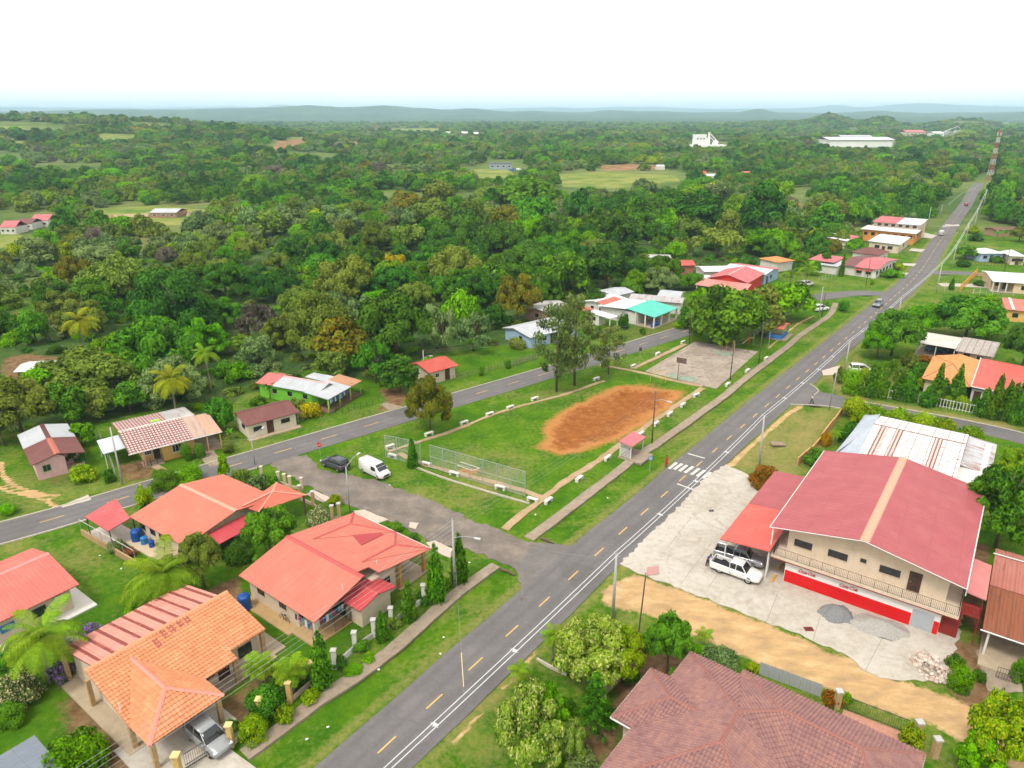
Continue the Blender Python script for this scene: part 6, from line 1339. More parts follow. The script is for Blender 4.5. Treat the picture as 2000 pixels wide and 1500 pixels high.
h.roof([[(0,0,2.7),(L_,0,2.7),(L_,W_,3.5),(0,W_,3.5)]],M_TEAL,'rib',.4,.02);h.roof([[(-.2,W_+.02,3.45),(L_*.9,W_+.02,3.45),(L_*.9,W_+8,2.9),(-.2,W_+8,2.9)]],M_ZINCW,'rib',.4,.03,'rear_roof');h.walls(.5,L_*.88,W_*.62,W_+7.4,2.8,M_WHITE)
for u in (.25,L_*.33,L_*.66,L_-.25):h.post(u,.25,2.68,.16,M_WHITE)
for v in (W_*.33,W_*.66):h.post(.25,v,2.9,.16,M_WHITE);h.post(L_-.25,v,2.9,.16,M_CREAM)
h.slab(0,L_,0,W_*.62,.1);h.door('v-',W_*.62,L_*.4);h.window('v-',W_*.62,L_*.7,1,1.3,1);h.window('u-',.5,W_*.62+3,1,1,1);box('blue_tarp',plain('blue_tarp',(.01,.09,.42),.5,.15,3),h.root,.3,L_*.3,.6,1.0,.1,1.1)
h=simple('long_zinc_house','long low house with rust-streaked zinc roof behind the teal roofed house',a6(760,345),a6(1110,375),a6(600,310),2.9,3.5,'u',M_ZINCR,M_WHITE,W_=6,wins=(('u-',.5,1.2,.9,.9),))
h=simple('double_zinc_house','pair of pale zinc roofs behind the big park trees',a6(940,330),a6(1090,345),a6(830,300),3.0,3.8,'u',M_ZINC,M_WHITE,W_=8,wins=(('u-',.5,1.2,.9,.9),))
h=simple('pale_zinc_house','grey roofed house among the bananas behind the teal roof',a6(660,330),a6(800,300),a6(520,275),2.8,3.4,'u',M_ZINC,M_WHITE,W_=7,wins=(('u-',.5,1.2,.9,.9),))
# red/pink cluster
h=simple('brick_red_house','brick red house with bright red roof at the edge of the wood',a6(1010,130),a6(1200,128),a6(960,100),2.8,3.7,'u',M_REDR,plain('brick_wall',(.36,.13,.09),.9,.2,3),W_=8,wins=(('v-',.4,1,1.1,.9),('u-',.5,1,1,.9)))
h.post(h.Lu-.2,-1.2,2.7,.1,M_WHITE)
h=H3('red_walled_house','red walled house with broad rose roof and white awning behind the park trees',a6(1270,212),a6(1490,240),a6(1260,170),3.2)
M_ROSE2=metal_roof('rose_far',(.44,.12,.13),(.5,.17,.17),.3);h.gable(0,h.Lu+2,0,15,3.3,4.9,'v',M_ROSE2,.5,cap=plain('pale_cap',(.6,.3,.28),.6,.1,2),capw=.3);h.walls(.5,h.Lu+1.5,.5,14.5,3.3,plain('red_plaster',(.50,.035,.02),.8,.1,1),'v',4.7,.5);h.roof([[(-1,-6.5,2.5),(h.Lu+3.5,-6.5,2.5),(h.Lu+3,-.1,3.2),(-1,-.1,3.2)]],metal_roof('pink_far',(.52,.20,.17),(.58,.26,.22),.3),'rib',.4,.03,'porch_roof')
h.roof([[(-6,-1.5,2.5),(-.2,-1.5,2.7),(-.2,4,3.2),(-6,4,3.0)]],M_ZINCW,'rib',.4,.03,'side_awning');h.window('v-',.5,3,1,1.2,1);h.door('v-',.5,6)
for u in (-.5,h.Lu*.5,h.Lu+3):h.post(u,-6.2,2.45,.1,M_WHITE)
h=simple('white_roofed_annex','pale sheet roof behind the rose roof',a6(1250,170),a6(1480,165),a6(1290,118),3.0,3.6,'u',M_ZINCW,M_WHITE,W_=8)
h=simple('blue_walled_house','pale blue house with red and white sheet roof behind the rose roof',a6(1650,190),a6(1750,150),a6(1450,120),3.0,3.7,'v',M_ZINCW,M_BLUEP,mats2=M_ROSE2,wins=(('v-',.5,1,1.2,1),('u+',.4,1,1,1)),doors=(('v-',.25),))
h=simple('orange_roofed_house','house with orange roof behind the pale blue house',a6(1730,110),a6(1845,96),a6(1700,96),3.0,4.0,'u',metal_roof('orange_far',(.56,.2,.06),(.6,.25,.1),.3),M_WHITE,W_=8,hip=True)
h=simple('tin_shack','small grey tin shack among the bananas',a6(870,115),a6(960,105),a6(850,100),2.4,2.7,'u',M_ZINC,M_BRICK,shed='v',W_=5)
h=simple('tin_hut','grey tin hut at the edge of the wood left of the brick red house',a6(880,78),a6(1040,80),a6(860,55),2.6,3.0,'u',M_ZINCR,M_BRICK,W_=6)
# the white school-like house by the main road
h=H3('long_white_house','long white house with rose and brown sheet roof beside the main road',b7(850,185),b7(1010,105),b7(600,130),2.8);L_=h.Lu
W1=h.Wv;h.gable(0,L_,0,W1*.62,2.8,4.0,'v',metal_roof('rose_red_far',(.46,.11,.12),(.5,.15,.15),.3),.42,cap=None);h.roof([[(0,W1*.62,2.8),(L_*.42,W1*.62,4.0),(L_*.42,W1,4.0),(0,W1,2.8)],[(L_*.42,W1*.62,4.0),(L_,W1*.62,2.8),(L_,W1,2.8),(L_*.42,W1,4.0)]],M_MAROON,'rib',.4,.03,'brown_roof')
h.walls(.6,L_-.6,.6,W1-.6,2.85,M_WHITE,'v',3.85,.42); 
for k in range(6):h.window('v-',.6,1.6+k*(L_-3)/5.5,1,1.5,1.1)
for v in (.25,.5): 
    h.window('u-',.6,W1*v,1,1.4,1.0);h.roof([[(-.5,W1*v-1,2.0),(.62,W1*v-1,2.35),(.62,W1*v+1,2.35),(-.5,W1*v+1,2.0)]],M_REDR,'rib',.3,.02,'window_awning')
h.roof([[(-2,W1+.1,2.5),(L_*.3,W1+.1,3.0),(L_*.3,W1+9,3.0),(-2,W1+9,2.5)]],M_ZINC,'rib',.4,.03,'zinc_lean_to');h.walls(-1.6,L_*.3,W1+.3,W1+8.6,2.4,M_WHITE,name='lean_to_wall')
h.roof([[(0,W1+2,3.2),(L_*.5,W1+2,3.4),(L_*.5,W1+10,3.4),(0,W1+10,3.2)]],M_ROSE2,'rib',.4,.03,'rear_roof')
h=simple('brown_roofed_cottage','white cottage with brown hip roof and red door beside the road',b7(860,75),b7(960,40),b7(750,40),3.4,5.0,'u',M_MAROON,M_WHITE,hip=True,W_=9,L=9.5,wins=(('v-',.25,1.2,1,1),('u-',.5,1.2,1,1)))
h.plate('v-',.5,h.Lu*.62,h.Lu*.62+1.0,0,2.2,-.02,.06).build('door',M_RED,h.root)
# orange two-storey row
M_OWALL=plain('orange_plaster',(.62,.27,.06),.8,.1,1)
h=H3('orange_row_building','orange two-storey row building with long white roofs beside the main road',a3(1390,838),a3(1440,800),a3(1115,800),3.0,'building');L_,W_=h.Lu,h.Wv
h.walls(.4,L_-.4,.4,W_-.4,4.2,M_OWALL);h.roof([[(-.4,-.4,4.3),(L_*.6,-.4,4.3),(L_*.6,W_+.4,4.5),(-.4,W_+.4,4.5)]],M_ZINCW,'rib',.4,.03,'front_roof');h.walls(L_*.5,L_+6,.4,W_-2,6.2,M_CREAM,name='upper_wall');h.roof([[(L_*.45,0,6.3),(L_+6.5,0,6.6),(L_+6.5,W_*.45,6.6),(L_*.45,W_*.45,6.3)]],M_ZINCW,'rib',.4,.03,'upper_roof');h.roof([[(L_*.45,W_*.46,6.3),(L_+6.5,W_*.46,6.6),(L_+6.5,W_-1.5,6.6),(L_*.45,W_-1.5,6.3)]],M_ROSE2,'rib',.4,.03,'upper_roof_red')
for k in range(7):h.window('u-',.4,1.5+k*(W_-3)/6,2.3,1.3,1.1)
for k in range(6):h.window('u-',L_*.5,2+k*(W_-6)/5,4.9,1.3,.9)
for k in range(3):h.window('v-',.4,1.5+k*(L_-3)/2.2,2.2,1.3,1.1)
h=simple('cream_row_building','cream building with white sheet roof in front of the orange row',a3(1310,880),a3(1370,838),a3(1160,845),3.2,3.5,'u',M_ZINCW,M_CREAM,shed='v',wins=(('u-',.3,1.2,1.6,1.1),('u-',.7,1.2,1.6,1.1),('v-',.5,1.2,1.6,1.1)),doors=(('u-',.5),))
h=simple('grey_pink_house','house with grey and pink sheet roof under the trees left of the orange row',a3(1010,860),a3(1085,835),a3(880,835),2.8,3.4,'u',M_ZINCW,M_CREAM,mats2=None,W_=14,wins=(('u-',.5,1,1,1),))
h.roof([[(h.Lu*.4,-.02,2.86),(h.Lu+.05,-.02,2.86),(h.Lu+.05,h.Wv*.5,3.46),(h.Lu*.4,h.Wv*.5,3.46)]],M_ROSE2,'rib',.4,.03,'pink_sheets')
# right of the road
h=simple('light_blue_bungalow','pale blue bungalow with white roof and fenced garden right of the road',b7(1640,60),b7(1835,60),b7(1600,30),2.8,3.8,'u',M_ZINCW,M_BLUEP,W_=9,hip=True,wins=(('v-',.25,1,1.3,1),('v-',.75,1,1.3,1),('u-',.5,1,1,1)),doors=(('v-',.5),))
h=simple('white_corner_bungalow','small cream bungalow with white roof at the right edge beyond the junction',b7(1870,80),b7(2000,85),b7(1880,45),2.8,3.9,'u',M_ZINCW,M_CREAM,W_=9,hip=True,wins=(('v-',.3,1,1.3,1),('v-',.7,1,1.3,1)),doors=(('v-',.5),))
h=H3('cream_house_white_roof','cream house with flat white roof and open porch at the right edge',b7(1735,275),b7(2100,300),b7(1800,215),2.9);h.roof([[(0,0,2.9),(h.Lu,0,2.9),(h.Lu,9,3.6),(0,9,3.6)]],M_ZINCW,'rib',.4,.02);h.roof([[(0,9.05,3.6),(h.Lu,9.05,3.6),(h.Lu,15,3.0),(0,15,3.0)]],M_ZINCW,'rib',.4,.02,'rear_slope');h.walls(h.Lu*.48,h.Lu-.4,.6,14,2.85,plain('peach_plaster',(.60,.44,.28),.85,.08,1));h.walls(.5,h.Lu*.48,4,14,2.85,plain('peach_plaster',(.6,.44,.28)),name='rear_wall')
for u in (.3,h.Lu*.16,h.Lu*.32):h.post(u,.4,2.85,.13,M_WHITE)
h.slab(0,h.Lu*.5,0,4,.15);h.window('v-',.6,h.Lu*.7,1,1.4,1.1);h.window('v-',4,h.Lu*.2,1,1.2,1.1);h.door('v-',4,h.Lu*.36)
h=simple('coral_roofed_house','house with coral roof and white ridge behind the round tree at the right edge',b7(1830,490),b7(2130,520),b7(1750,380),2.8,3.5,'u',M_CORAL,M_YEL,W_=11,rf=.9,wins=(('v-',.3,1,1.2,1),('u-',.4,1,1,1)))
h.cap((h.Lu*.22,0,2.95),(h.Lu*.22,10,3.6),M_GUT,.3)
h=H3('carport_house','open carport with white roof joined to a shed of weathered boards',b7(1150,745),b7(1450,795),b7(1240,680),2.6);L_=h.Lu;W_=max(5.5,h.Wv)
h.roof([[(0,0,2.6),(L_,0,2.6),(L_,W_,2.9),(0,W_,2.9)]],metal_roof('offwhite_sheet',(.52,.50,.45),(.58,.56,.52),.3),'rib',.4,.02);h.roof([[(L_+.05,-.8,2.4),(L_+6.5,-.8,2.4),(L_+6.5,W_+.2,3.1),(L_+.05,W_+.2,3.1)]],band_roof('weathered_boards',(.44,.41,.38),(.16,.11,.09),.5,.3,'rt',nz=.5,dashed=(1.2,.1)),'rib',.4,.03,'shed_roof')
for u in (.2,L_*.5,L_-.2):h.post(u,.3,2.55,.07,M_GUT)
h.walls(L_+.4,L_+6,0,W_-.4,2.4,M_CREAM,name='shed_wall');h.walls(.2,L_,W_-.6,W_-.3,2.7,M_FRAME,name='rear_wall');h.slab(-.3,L_,-.3,W_,.06,M_WALK);h.door('v-',0,L_+2);h.window('v-',0,L_+4.2,1,1,.9)
h=H3('orange_and_red_house','house with orange hip roof joined to a coral roof behind the clipped tall trees',b7(1560,1090),b7(1640,862),b7(1210,972),2.7);L_=h.Lu;W_=h.Wv
M_OR2=metal_roof('orange_sheet',(.58,.22,.07),(.64,.28,.11),.3,blotch=.08)
pk=(L_*.45,W_*.5,3.7);r_=h.roof([[(0,0,2.7),(L_*.8,0,3.3),(L_*.8,W_*.45,3.75),pk],[(0,0,2.7),pk,(0,W_,2.7)],[(0,W_,2.7),pk,(L_*.8,W_,2.7)],[pk,(L_*.8,W_*.45,3.75),(L_*.8,W_,2.7)]],M_OR2,'rib',.35,.03)
for a in ((0,0,2.7),(0,W_,2.7),(L_*.8,W_,2.7)):h.cap(a,pk,plain('brown_cap',(.3,.12,.06)),.12,r_)
h.walls(.6,L_*.78,.6,W_-.6,2.65,M_CREAM);h.window('u-',.6,W_*.35,1,1.2,1);h.window('u-',.6,W_*.7,1,1.2,1);h.door('v+',W_-.6,L_*.3)
h.roof([[(-.3,-12,2.5),(L_*.85,-12,3.0),(L_*.85,-.15,3.4),(-.3,-.15,2.9)]],metal_roof('coral_right',(.52,.09,.07),(.57,.13,.1),.2,blotch=.07),'rib',.4,.02,'coral_roof');h.walls(.2,L_*.8,-11.6,-.3,2.45,M_WHITE,name='coral_wing_wall');h.gutter((-.35,-.1,2.98),(L_*.85,-.1,3.48),r=.1);h.gutter((-.35,-.1,2.95),(-.35,-4,2.8),r=.1);h.door('u-',.2,-1.2);h.window('u-',.2,-4,1,1.3,1)
h=simple('brown_roof_hut','small brown roofed hut in the trees right of the far road',a3(1850,800),a3(1990,795),a3(1850,775),2.6,3.2,'u',M_MAROON,M_BRICK,W_=7)
# ---------------- far buildings
def far_box(name,label,x0,x1,yb,hm,depth,wall,roofm,cat='building',gab=0.0,nw=0):
    """a building standing across the view with its foot at pixel row yb"""
    a,b=G(x0,yb),G(x1,yb);z=float(terrain_h(np.array([(a.x+b.x)/2]),np.array([a.y]))[0]) if a.length>330 else 0;L_=b.x-a.x
    o=thing(name,label,cat,(a.x,a.y,z));MB().box(0,L_,0,depth,-1,hm).build('wall',wall,o);ov=L_*.02
    roof_obj('roof',[[(-ov,-ov,hm),(L_+ov,-ov,hm),(L_+ov,depth/2,hm+gab),(-ov,depth/2,hm+gab)],[(-ov,depth/2,hm+gab),(L_+ov,depth/2,hm+gab),(L_+ov,depth+ov,hm),(-ov,depth+ov,hm)]],roofm,o,'flat')
    for k in range(nw):
        c=L_*(k+.5)/nw;w=L_/nw*.25;f=MB().box(c-w,c+w,-.06,.05,hm*.35,hm*.7).build('window',M_WFRAME,o);MB().box(c-w*.85,c+w*.85,-.08,.0,hm*.4,hm*.66).build('pane',glassm(),f)
    return o
far_box('pink_roofed_house','white house with pink roof at the far left edge',2,32,456,2.8,8,M_WHITE,M_ROSE2,'house',2.2,3);far_box('rose_roofed_house','rose roof half hidden behind the big tree at the left',62,96,442,2.8,8,M_WHITE,M_ROSE2,'house',2.2,2);far_box('brown_roofed_house','pale brown roof between the two pink roofs at the left',32,64,447,2.6,8,M_WHITE,M_MAROON,'house',1.6,2)
o=far_box('unfinished_house','unfinished grey block house on the cleared site in the wood',294,345,424,2.4,12,M_BRICK,M_ZINC,'house',1.2,3);far_box('site_slab_building','pale low walls of a building site in the wood',372,400,432,1.2,10,M_CREAM,M_PLAZA,'house',.3)
sheet('site_road',g2([(222,421),(290,418),(290,424),(222,426)]),.3,M_YWALK);sheet('site_yard',g2([(362,417),(398,412),(400,432),(372,440)]),.3,M_YWALK)
far_box('depot_building','dark flat roofed depot in the meadow',956,1000,331,5,16,plain('grey_blue_wall',(.25,.3,.36),.7,.1,.3),plain('dark_roof',(.08,.085,.09),.7,.1,.3),'depot',.4,4)
far_box('far_red_roof','red roofed house far right beyond the tall dark trees',1356,1380,350,3.4,12,M_WHITE,M_REDR,'house',2.4,2);far_box('far_white_roof','white roofed annex beside the far red roof',1381,1406,351,2.8,10,M_WHITE,M_ZINCW,'house',1.2,2);far_box('hidden_red_roof','red roof glimpsed between trees behind the parked white car',1538,1562,411,2.6,8,M_CREAM,M_REDR,'house',1.5,1);far_box('meadow_hut','tiny white hut beside the far meadow',1283,1298,332,3,8,M_WHITE,M_ZINCW,'hut',1);far_box('orange_far_roof','orange roof among trees right of the far red roof',1445,1466,346,2.6,8,M_CREAM,M_SALMON,'house',1.5,1)
# white mill
g=G(1350,291);zt=float(terrain_h(np.array([g.x]),np.array([g.y]))[0]);k=1/ppm(1350,291);ml=thing('white_mill','white grain mill with tower block and sloping conveyors far across the wood','mill',(g.x,g.y,zt));M_MW=plain('mill_white',(.70,.70,.68),.7,.05,.05)
MB().box(5*k,28*k,0,12,0,23*k).build('tower_block',M_MW,ml);MB().box(28*k,36*k,2,10,0,17*k).build('tower_step',M_MW,ml);MB().box(-9*k,67*k,-4,14,-2,4*k).build('base_hall',M_MW,ml);MB().cyl(34*k,4,0,27*k,2.2*k,12).build('elevator_leg',M_MW,ml);MB().cyl(48*k,6,0,9*k,6*k,16,5.6*k).build('silo',M_MW,ml);MB().lathe([(6.2*k,9*k),(3*k,11.5*k),(.5*k,13*k)],16,48*k,6).build('silo_roof',M_MW,ml)
MB().tube([(34*k,4,26*k),(54*k,4,8*k)],1.0*k,6).build('conveyor',M_MW,ml);MB().tube([(34*k,4,20*k),(44*k,4,12*k)],.8*k,6).build('conveyor',M_MW,ml)
for q in (10,16,22):MB().box(q*k,(q+2.5)*k,-.1,.1,14*k,17*k).build('window',M_FRAME,ml)
far_box('grey_factory','long low pale factory roof far right beyond the wood',1618,1742,291,10,45,M_MW,M_ZINCW,'factory',3,0);far_box('factory_shed','grey shed in front of the long pale factory',1640,1700,287,11.5,20,plain('grey_clad',(.35,.37,.4),.7,.1,.1),M_ZINC,'factory',2,0);far_box('pink_roofed_hall','pale pink roofed hall far right',1768,1806,270,8,30,M_CREAM,M_ROSE2,'hall',4,5)
for x0,x1,y,l in ((820,828,267,'tiny white roof at the left of the far row'),(869,912,268.5,'long white farm roof in the far plain'),(918,934,269.5,'short white farm roof at the right of the far row'),(1915,1970,249,'white hall roof near the horizon at far right'),(1823,1842,270,'white roof left of the far silos'),(1442,1462,229,'speck of white roof below the far ridge'),(1940,1985,226,'thin white roof on the horizon at far right')):far_box('farm_shed',l,x0,x1,y,6,25,M_MW,M_MW,'shed',2.5,3)
g=G(1845,268);k=1/ppm(1845,268);zt=float(terrain_h(np.array([g.x]),np.array([g.y]))[0]);sv=thing('grain_silos','grey grain silos with sloping conveyors far right','silos',(g.x,g.y,zt))
for q in (0,18,26,36):MB().lathe([(4*k,0),(4*k,6*k),(.4*k,9*k)],14,q*k,0).build('silo',M_ZINC,sv)
for a,b in (((0,8),(22,16)),((22,16),(30,8)),((4,0),(8,12))):MB().tube([(a[0]*k,0,a[1]*k),(b[0]*k,0,b[1]*k)],.5*k,5).build('conveyor',M_GUT,sv)
# ================================================================ street furniture, vehicles, people
M_CONC=plain('pole_concrete',(.40,.39,.37),.85,.15,2,dirt=.2);M_CONCD=plain('dark_pole',(.10,.08,.065),.85,.25,3);M_CABLE=plain('cable_white',(.55,.56,.57),.5,.08,2);M_CABLED=plain('cable_grey',(.20,.20,.20),.6,.1,2);M_INS=plain('insulator',(.25,.23,.22),.4,.1,3);M_LAMP=plain('lamp_head',(.50,.50,.50),.5,.1,3)
POLES={}
def pole(key,base,ytop,label,r=.14,mat=None,arm=None,lamp=None,cross=False,name='utility_pole',cat='pole',xt=None):
    g=G(*base);h=height_at(g,ytop);o=thing(name,label,cat,g);top=Vector((0,0,h))
    if xt is not None:w=G(xt,ytop,h)-g;top=Vector((max(-.6,min(.6,w.x)),0,h))
    MB().tube([(0,0,-.3),(top.x*.5,0,h*.5),tuple(top)],[r,r*.82,r*.62],9).build('shaft',mat or M_CONC,o,True)
    MB().cyl(top.x,0,h,h+.06,r*.7,8).build('cap',M_INS,o)
    if lamp:
        z=height_at(g,lamp[0]) if lamp[0] else h;e=G(lamp[1],lamp[2],z+.4)-g;e=Vector((e.x,e.y,z+.4));s_=Vector((0,0,z))
        if (Vector((e.x,e.y,0))).length>3:e=Vector((e.x,e.y,0)).normalized()*2.6+Vector((0,0,z+.5))
        MB().tube([s_,s_*.4+e*.6+Vector((0,0,.15)),e],.035,6).build('lamp_arm',M_STEEL,o);d=Vector((e.x,e.y,0)).normalized();n=Vector((-d.y,d.x,0))*.13
        MB().slab([e-n*.7,e+n*.7,e+d*.65+n,e+d*.65-n],.11).build('lamp_head',M_LAMP,o)
    if cross:
        d=Vector((.6,-.8,0))*.5;MB().tube([top+d+Vector((0,0,-.15)),top-d+Vector((0,0,-.15))],.05,5).build('crossarm',M_STEEL,o)
        for k in (-1,0,1):q=top+d*k*.9;MB().lathe([(.04,q.z-.12),(.07,q.z-.05),(.04,q.z),(.06,q.z+.05),(.03,q.z+.1)],8,q.x,q.y).build('insulator',M_INS,o)
    POLES[key]=g+top;return o
pole('m1',(1197,1203),1082,'tall grey concrete pole at the dirt road corner',.17,cross=True)
pole('m2',(1483,908),811,'grey concrete pole on the grass strip left of the shop canopy',.16,cross=True,xt=1493)
pole('m3',(1649.5,725),665,'grey concrete pole at the corner of the right garden',.15,cross=True)
pole('m4',(1753,622),582,'concrete pole half hidden by the leafy roadside tree',.15,cross=True);pole('m5',(1828,573),513,'concrete pole at the far side road junction',.15,cross=True);pole('m6',(1859,522),478,'concrete pole beside the far road opposite the long white house',.15,cross=True)
pole('m7',(1884.5,474.5),436,'concrete pole opposite the orange row building',.15,cross=True);pole('m8',(1902,446.5),407,'concrete pole beside the far zebra strip',.15,cross=True);pole('m9',(1920,404.5),371,'farthest concrete pole near the mast',.15,cross=True)
pole('l1',(888,1144),1013.5,'concrete street lamp pole at the corner of the gravel road',.15,lamp=(1050,926,1050))
pole('l2',(1273,866),763,'dark wooden lamp pole beside the clay infield',.12,M_CONCD,lamp=(782,1304,783));pole('l3',(1426,741),667,'dark wooden pole on the edge of the concrete court',.11,M_CONCD);pole('l4',(1481.5,710),630,'dark pole with a white meter box near the playground',.11,M_CONCD);pole('l5',(1598,622),560,'grey pole at the end of the pavement',.12);pole('l6',(1605,618),572,'dark stub pole beside the grey pole',.13,M_CONCD)
pole('g1',(683.6,1001),912,'slim street lamp beside the gravel road',.10,M_STEEL,lamp=(913,705,883),name='street_lamp',cat='lamp');pole('b1',(238.5,942),835,'concrete pole in front of the yellow house',.14,lamp=None);pole('b2',(498,907),856,'slim street lamp on the back road kerb',.09,M_STEEL,lamp=(858,522,830),name='street_lamp',cat='lamp')
pole('b3',(828.5,732),684,'pole with lamp beside the red roofed hut',.12,lamp=(700,838,695));pole('b4',(1346.5,672),613,'dark pole left of the shade trees',.11,M_CONCD);pole('s1',(1618.6,800.5),716,'thin lamp post on the corner of the side road',.09,M_STEEL,name='street_lamp',cat='lamp',xt=1637)
pole('k1',(1499.5,688),650,'thin pale pole beside the blue kiosk',.06,M_STEEL);pole('f1',(1691,558),504,'thin dark pole on the lawn before the long white house',.09,M_CONCD);pole('f2',(1811,443),404,'concrete pole beside the far left verge',.13);pole('f3',(1757,502),464,'concrete pole before the cream row building',.12);pole('f4',(1795,427),398,'pole with transformer left of the far road',.13);pole('f5',(1836,424),400,'pole on the far left verge near the bend',.12);pole('f6',(1843,574),551,'short grey post beside the yellow railing',.1);pole('f7',(1563,406),380,'lamp post beside the parked white car in the wood',.1,M_STEEL,name='street_lamp',cat='lamp');pole('f8',(1962,530),488,'dark pole beside the corner bungalow',.1,M_CONCD)
pole('q1',(555,290),276,'faint white mast on the hillside',.3,M_GUT)
# slanted lamp post with a flat board on top
g=G(1247,1238);h=height_at(g,1119);o=thing('board_post','dark post carrying a tilted reddish brown board at the dirt road corner','post',g);MB().tube([(0,0,-.2),(.25,0,h)],[.08,.06],8).build('post',M_CONCD,o)
MB().slab([(.15,-.35,h-.05),(1.45,-.15,h+.02),(1.55,.75,h+.25),(.45,.6,h+.22)],.05).build('board',plain('brown_board',(.36,.20,.18),.6,.08,1),o);MB().tube([(.25,0,h*.93),(.9,.2,h+.02)],.025,5).build('brace',M_CONCD,o)
# white box on the meter pole
box('meter_box',M_GUT,bpy.data.objects.get('utility_pole.010') or None,0,0,0,0,0,0) if 0 else None
# ---- cables
def span(a,b,sag,r,mat,n=14,off=Vector((0,0,0))):
    return [a+(b-a)*(i/n)+off-Vector((0,0,4*sag*(i/n)*(1-i/n))) for i in range(n+1)]
dm=(POLES['m2']-POLES['m1']);dm.z=0;dm.normalize();nm=Vector((-dm.y,dm.x,0));POLES['m0']=POLES['m1']-dm*52
keys=['m0','m1','m2','m3','m4','m5','m6','m7','m8','m9']
words=['bottom edge and the dirt road corner','dirt road corner and the shop','shop and the side road','side road and the leafy roadside tree','leafy roadside tree and the far junction','far junction and the long white house','long white house and the orange row','orange row and the far zebra strip','far zebra strip and the mast']
for i,(a,b) in enumerate(zip(keys,keys[1:])):
    o=thing('power_line','pair of pale cables strung between the '+words[i],'cable',POLES[a],group='cables along the main road');A,B=POLES[a],POLES[b];th=.034 if i<5 else .05
    for s_ in (-1,1):MB().tube([p-A for p in span(A,B,.35,0,None,16,nm*s_*.20+Vector((0,0,.1)))],th,5).build('cable',M_CABLE,o)
    L=(B-A).length
    if i<4:
        for k in range(1,int(L/9)):
            p=A+(B-A)*(k*9/L)-A+Vector((0,0,.1-4*.35*(k*9/L)*(1-k*9/L)));MB().tube([p+nm*.34,p-nm*.34],.03,5).add([tuple(p+dm*.2+nm*.2),tuple(p+dm*.2-nm*.2),tuple(p-dm*.2)],[(0,1,2)]).build('spacer',M_CABLE,o)
dl=(POLES['l2']-POLES['l1']);dl.z=0;dl.normalize();POLES['l0']=POLES['l1']-Vector((math.sin(R(37.5)),math.cos(R(37.5)),0))*58
for a,b,drops,w in (('l0','l1',(0,-.35,-.7,-1.1,-1.5),'over the front gardens to the gravel road corner'),('l1','l2',(0,-.5,-.9),'across the park to the infield lamp pole'),('l2','l3',(0,-.5),'from the infield to the court'),('l3','l4',(0,-.5),'along the court'),('l4','l5',(0,-.4),'from the playground to the end of the pavement'),('l1','g1',(-.3,),'above the gravel road'),('b1','b2',(0,-.5),'along the back road before the yellow house'),('b3','b4',(0,-.4),'along the back road behind the pines'),('l1','m1',(-.4,),'across the main road junction')):
    A,B=POLES[a],POLES[b];o=thing('overhead_wires','thin wires strung '+w,'wires',A)
    for k,dz in enumerate(drops):MB().tube([p-A for p in span(A,B,.8,0,None,16,Vector((.12*k,-.1*k,dz-.1)))],.012,4).build('wire',M_CABLED if a != 'l0' else plain('cable_light',(.34,.35,.36),.6),o)
A=G(907,1363,6.7);B=POLES['l1'];o=thing('service_wire','thin wire with a pale yellow sleeve crossing above the near main road','wire',A);MB().tube([Vector(),B-A],.012,4).build('wire',M_CABLED,o)
k0,k1=[min(range(200),key=lambda k:abs(PX(*(A+(B-A)*(k/200)))[1]-y))/200 for y in (1342,1275)];MB().tube([(B-A)*k0,(B-A)*k1],.035,6).build('sleeve',plain('sleeve_yellow',(.60,.48,.24),.6),o)
# ---- benches
M_BENCH=plain('bench_white',(.60,.58,.53),.85,.12,3,dirt=.35)
BEN_ME={}
def bench(p,q,label,group):
    g=G(*p);d=G(*q)-g;o=thing('bench',label,'bench',g,math.atan2(d.y,d.x),group)
    if not BEN_ME:BEN_ME['seat']=MB().bbox(-.75,.75,-.24,.24,.36,.50,.03).mesh('seat');BEN_ME['leg']=MB().box(-.13,.13,-.20,.20,-.08,.36).mesh('leg');[m_.materials.append(M_BENCH) for m_ in BEN_ME.values()]
    put('seat',BEN_ME['seat'],o);put('leg',BEN_ME['leg'],o,loc=(-.58,0,0));put('leg',BEN_ME['leg'],o,loc=(.58,0,0))
row_w=[(761.6,875),(838,850),(906.5,828),(956.6,811),(996.5,798),(1044.5,781),(1164.4,742),(1236.4,717),(1284.4,693),(1334,670)]
for i,p in enumerate(row_w):q=row_w[min(i+1,9)] if i<9 else (1380,650);bench(p,q,ORD[i]+' white bench from the backstop in the row along the back road','benches along the back road side')
row_e=[(1071,981),(1131,938),(1186.6,897),(1252,850),(1281.4,830),(1308,811),(1333.6,793),(1360,774),(1421,753),(1459.6,726),(1496,702)]
for i,p in enumerate(row_e):q=row_e[i+1] if i<10 else (1530,680);bench(p,q,ORD[i]+' white bench from the gravel road in the row along the pavement','benches along the pavement side')
for p,q,l in (((767,893),(800,902),'white bench at the outer left corner of the backstop fence'),((833,909),(880,922),'white bench behind the small dark cypress'),((887.6,928),(930,940),'white bench behind the home plate'),((977,955),(1020,965),'white bench near the right end of the backstop'),((1040,979),(1060,985),'white bench where the two park paths meet')):bench(p,q,l,'benches behind the backstop')
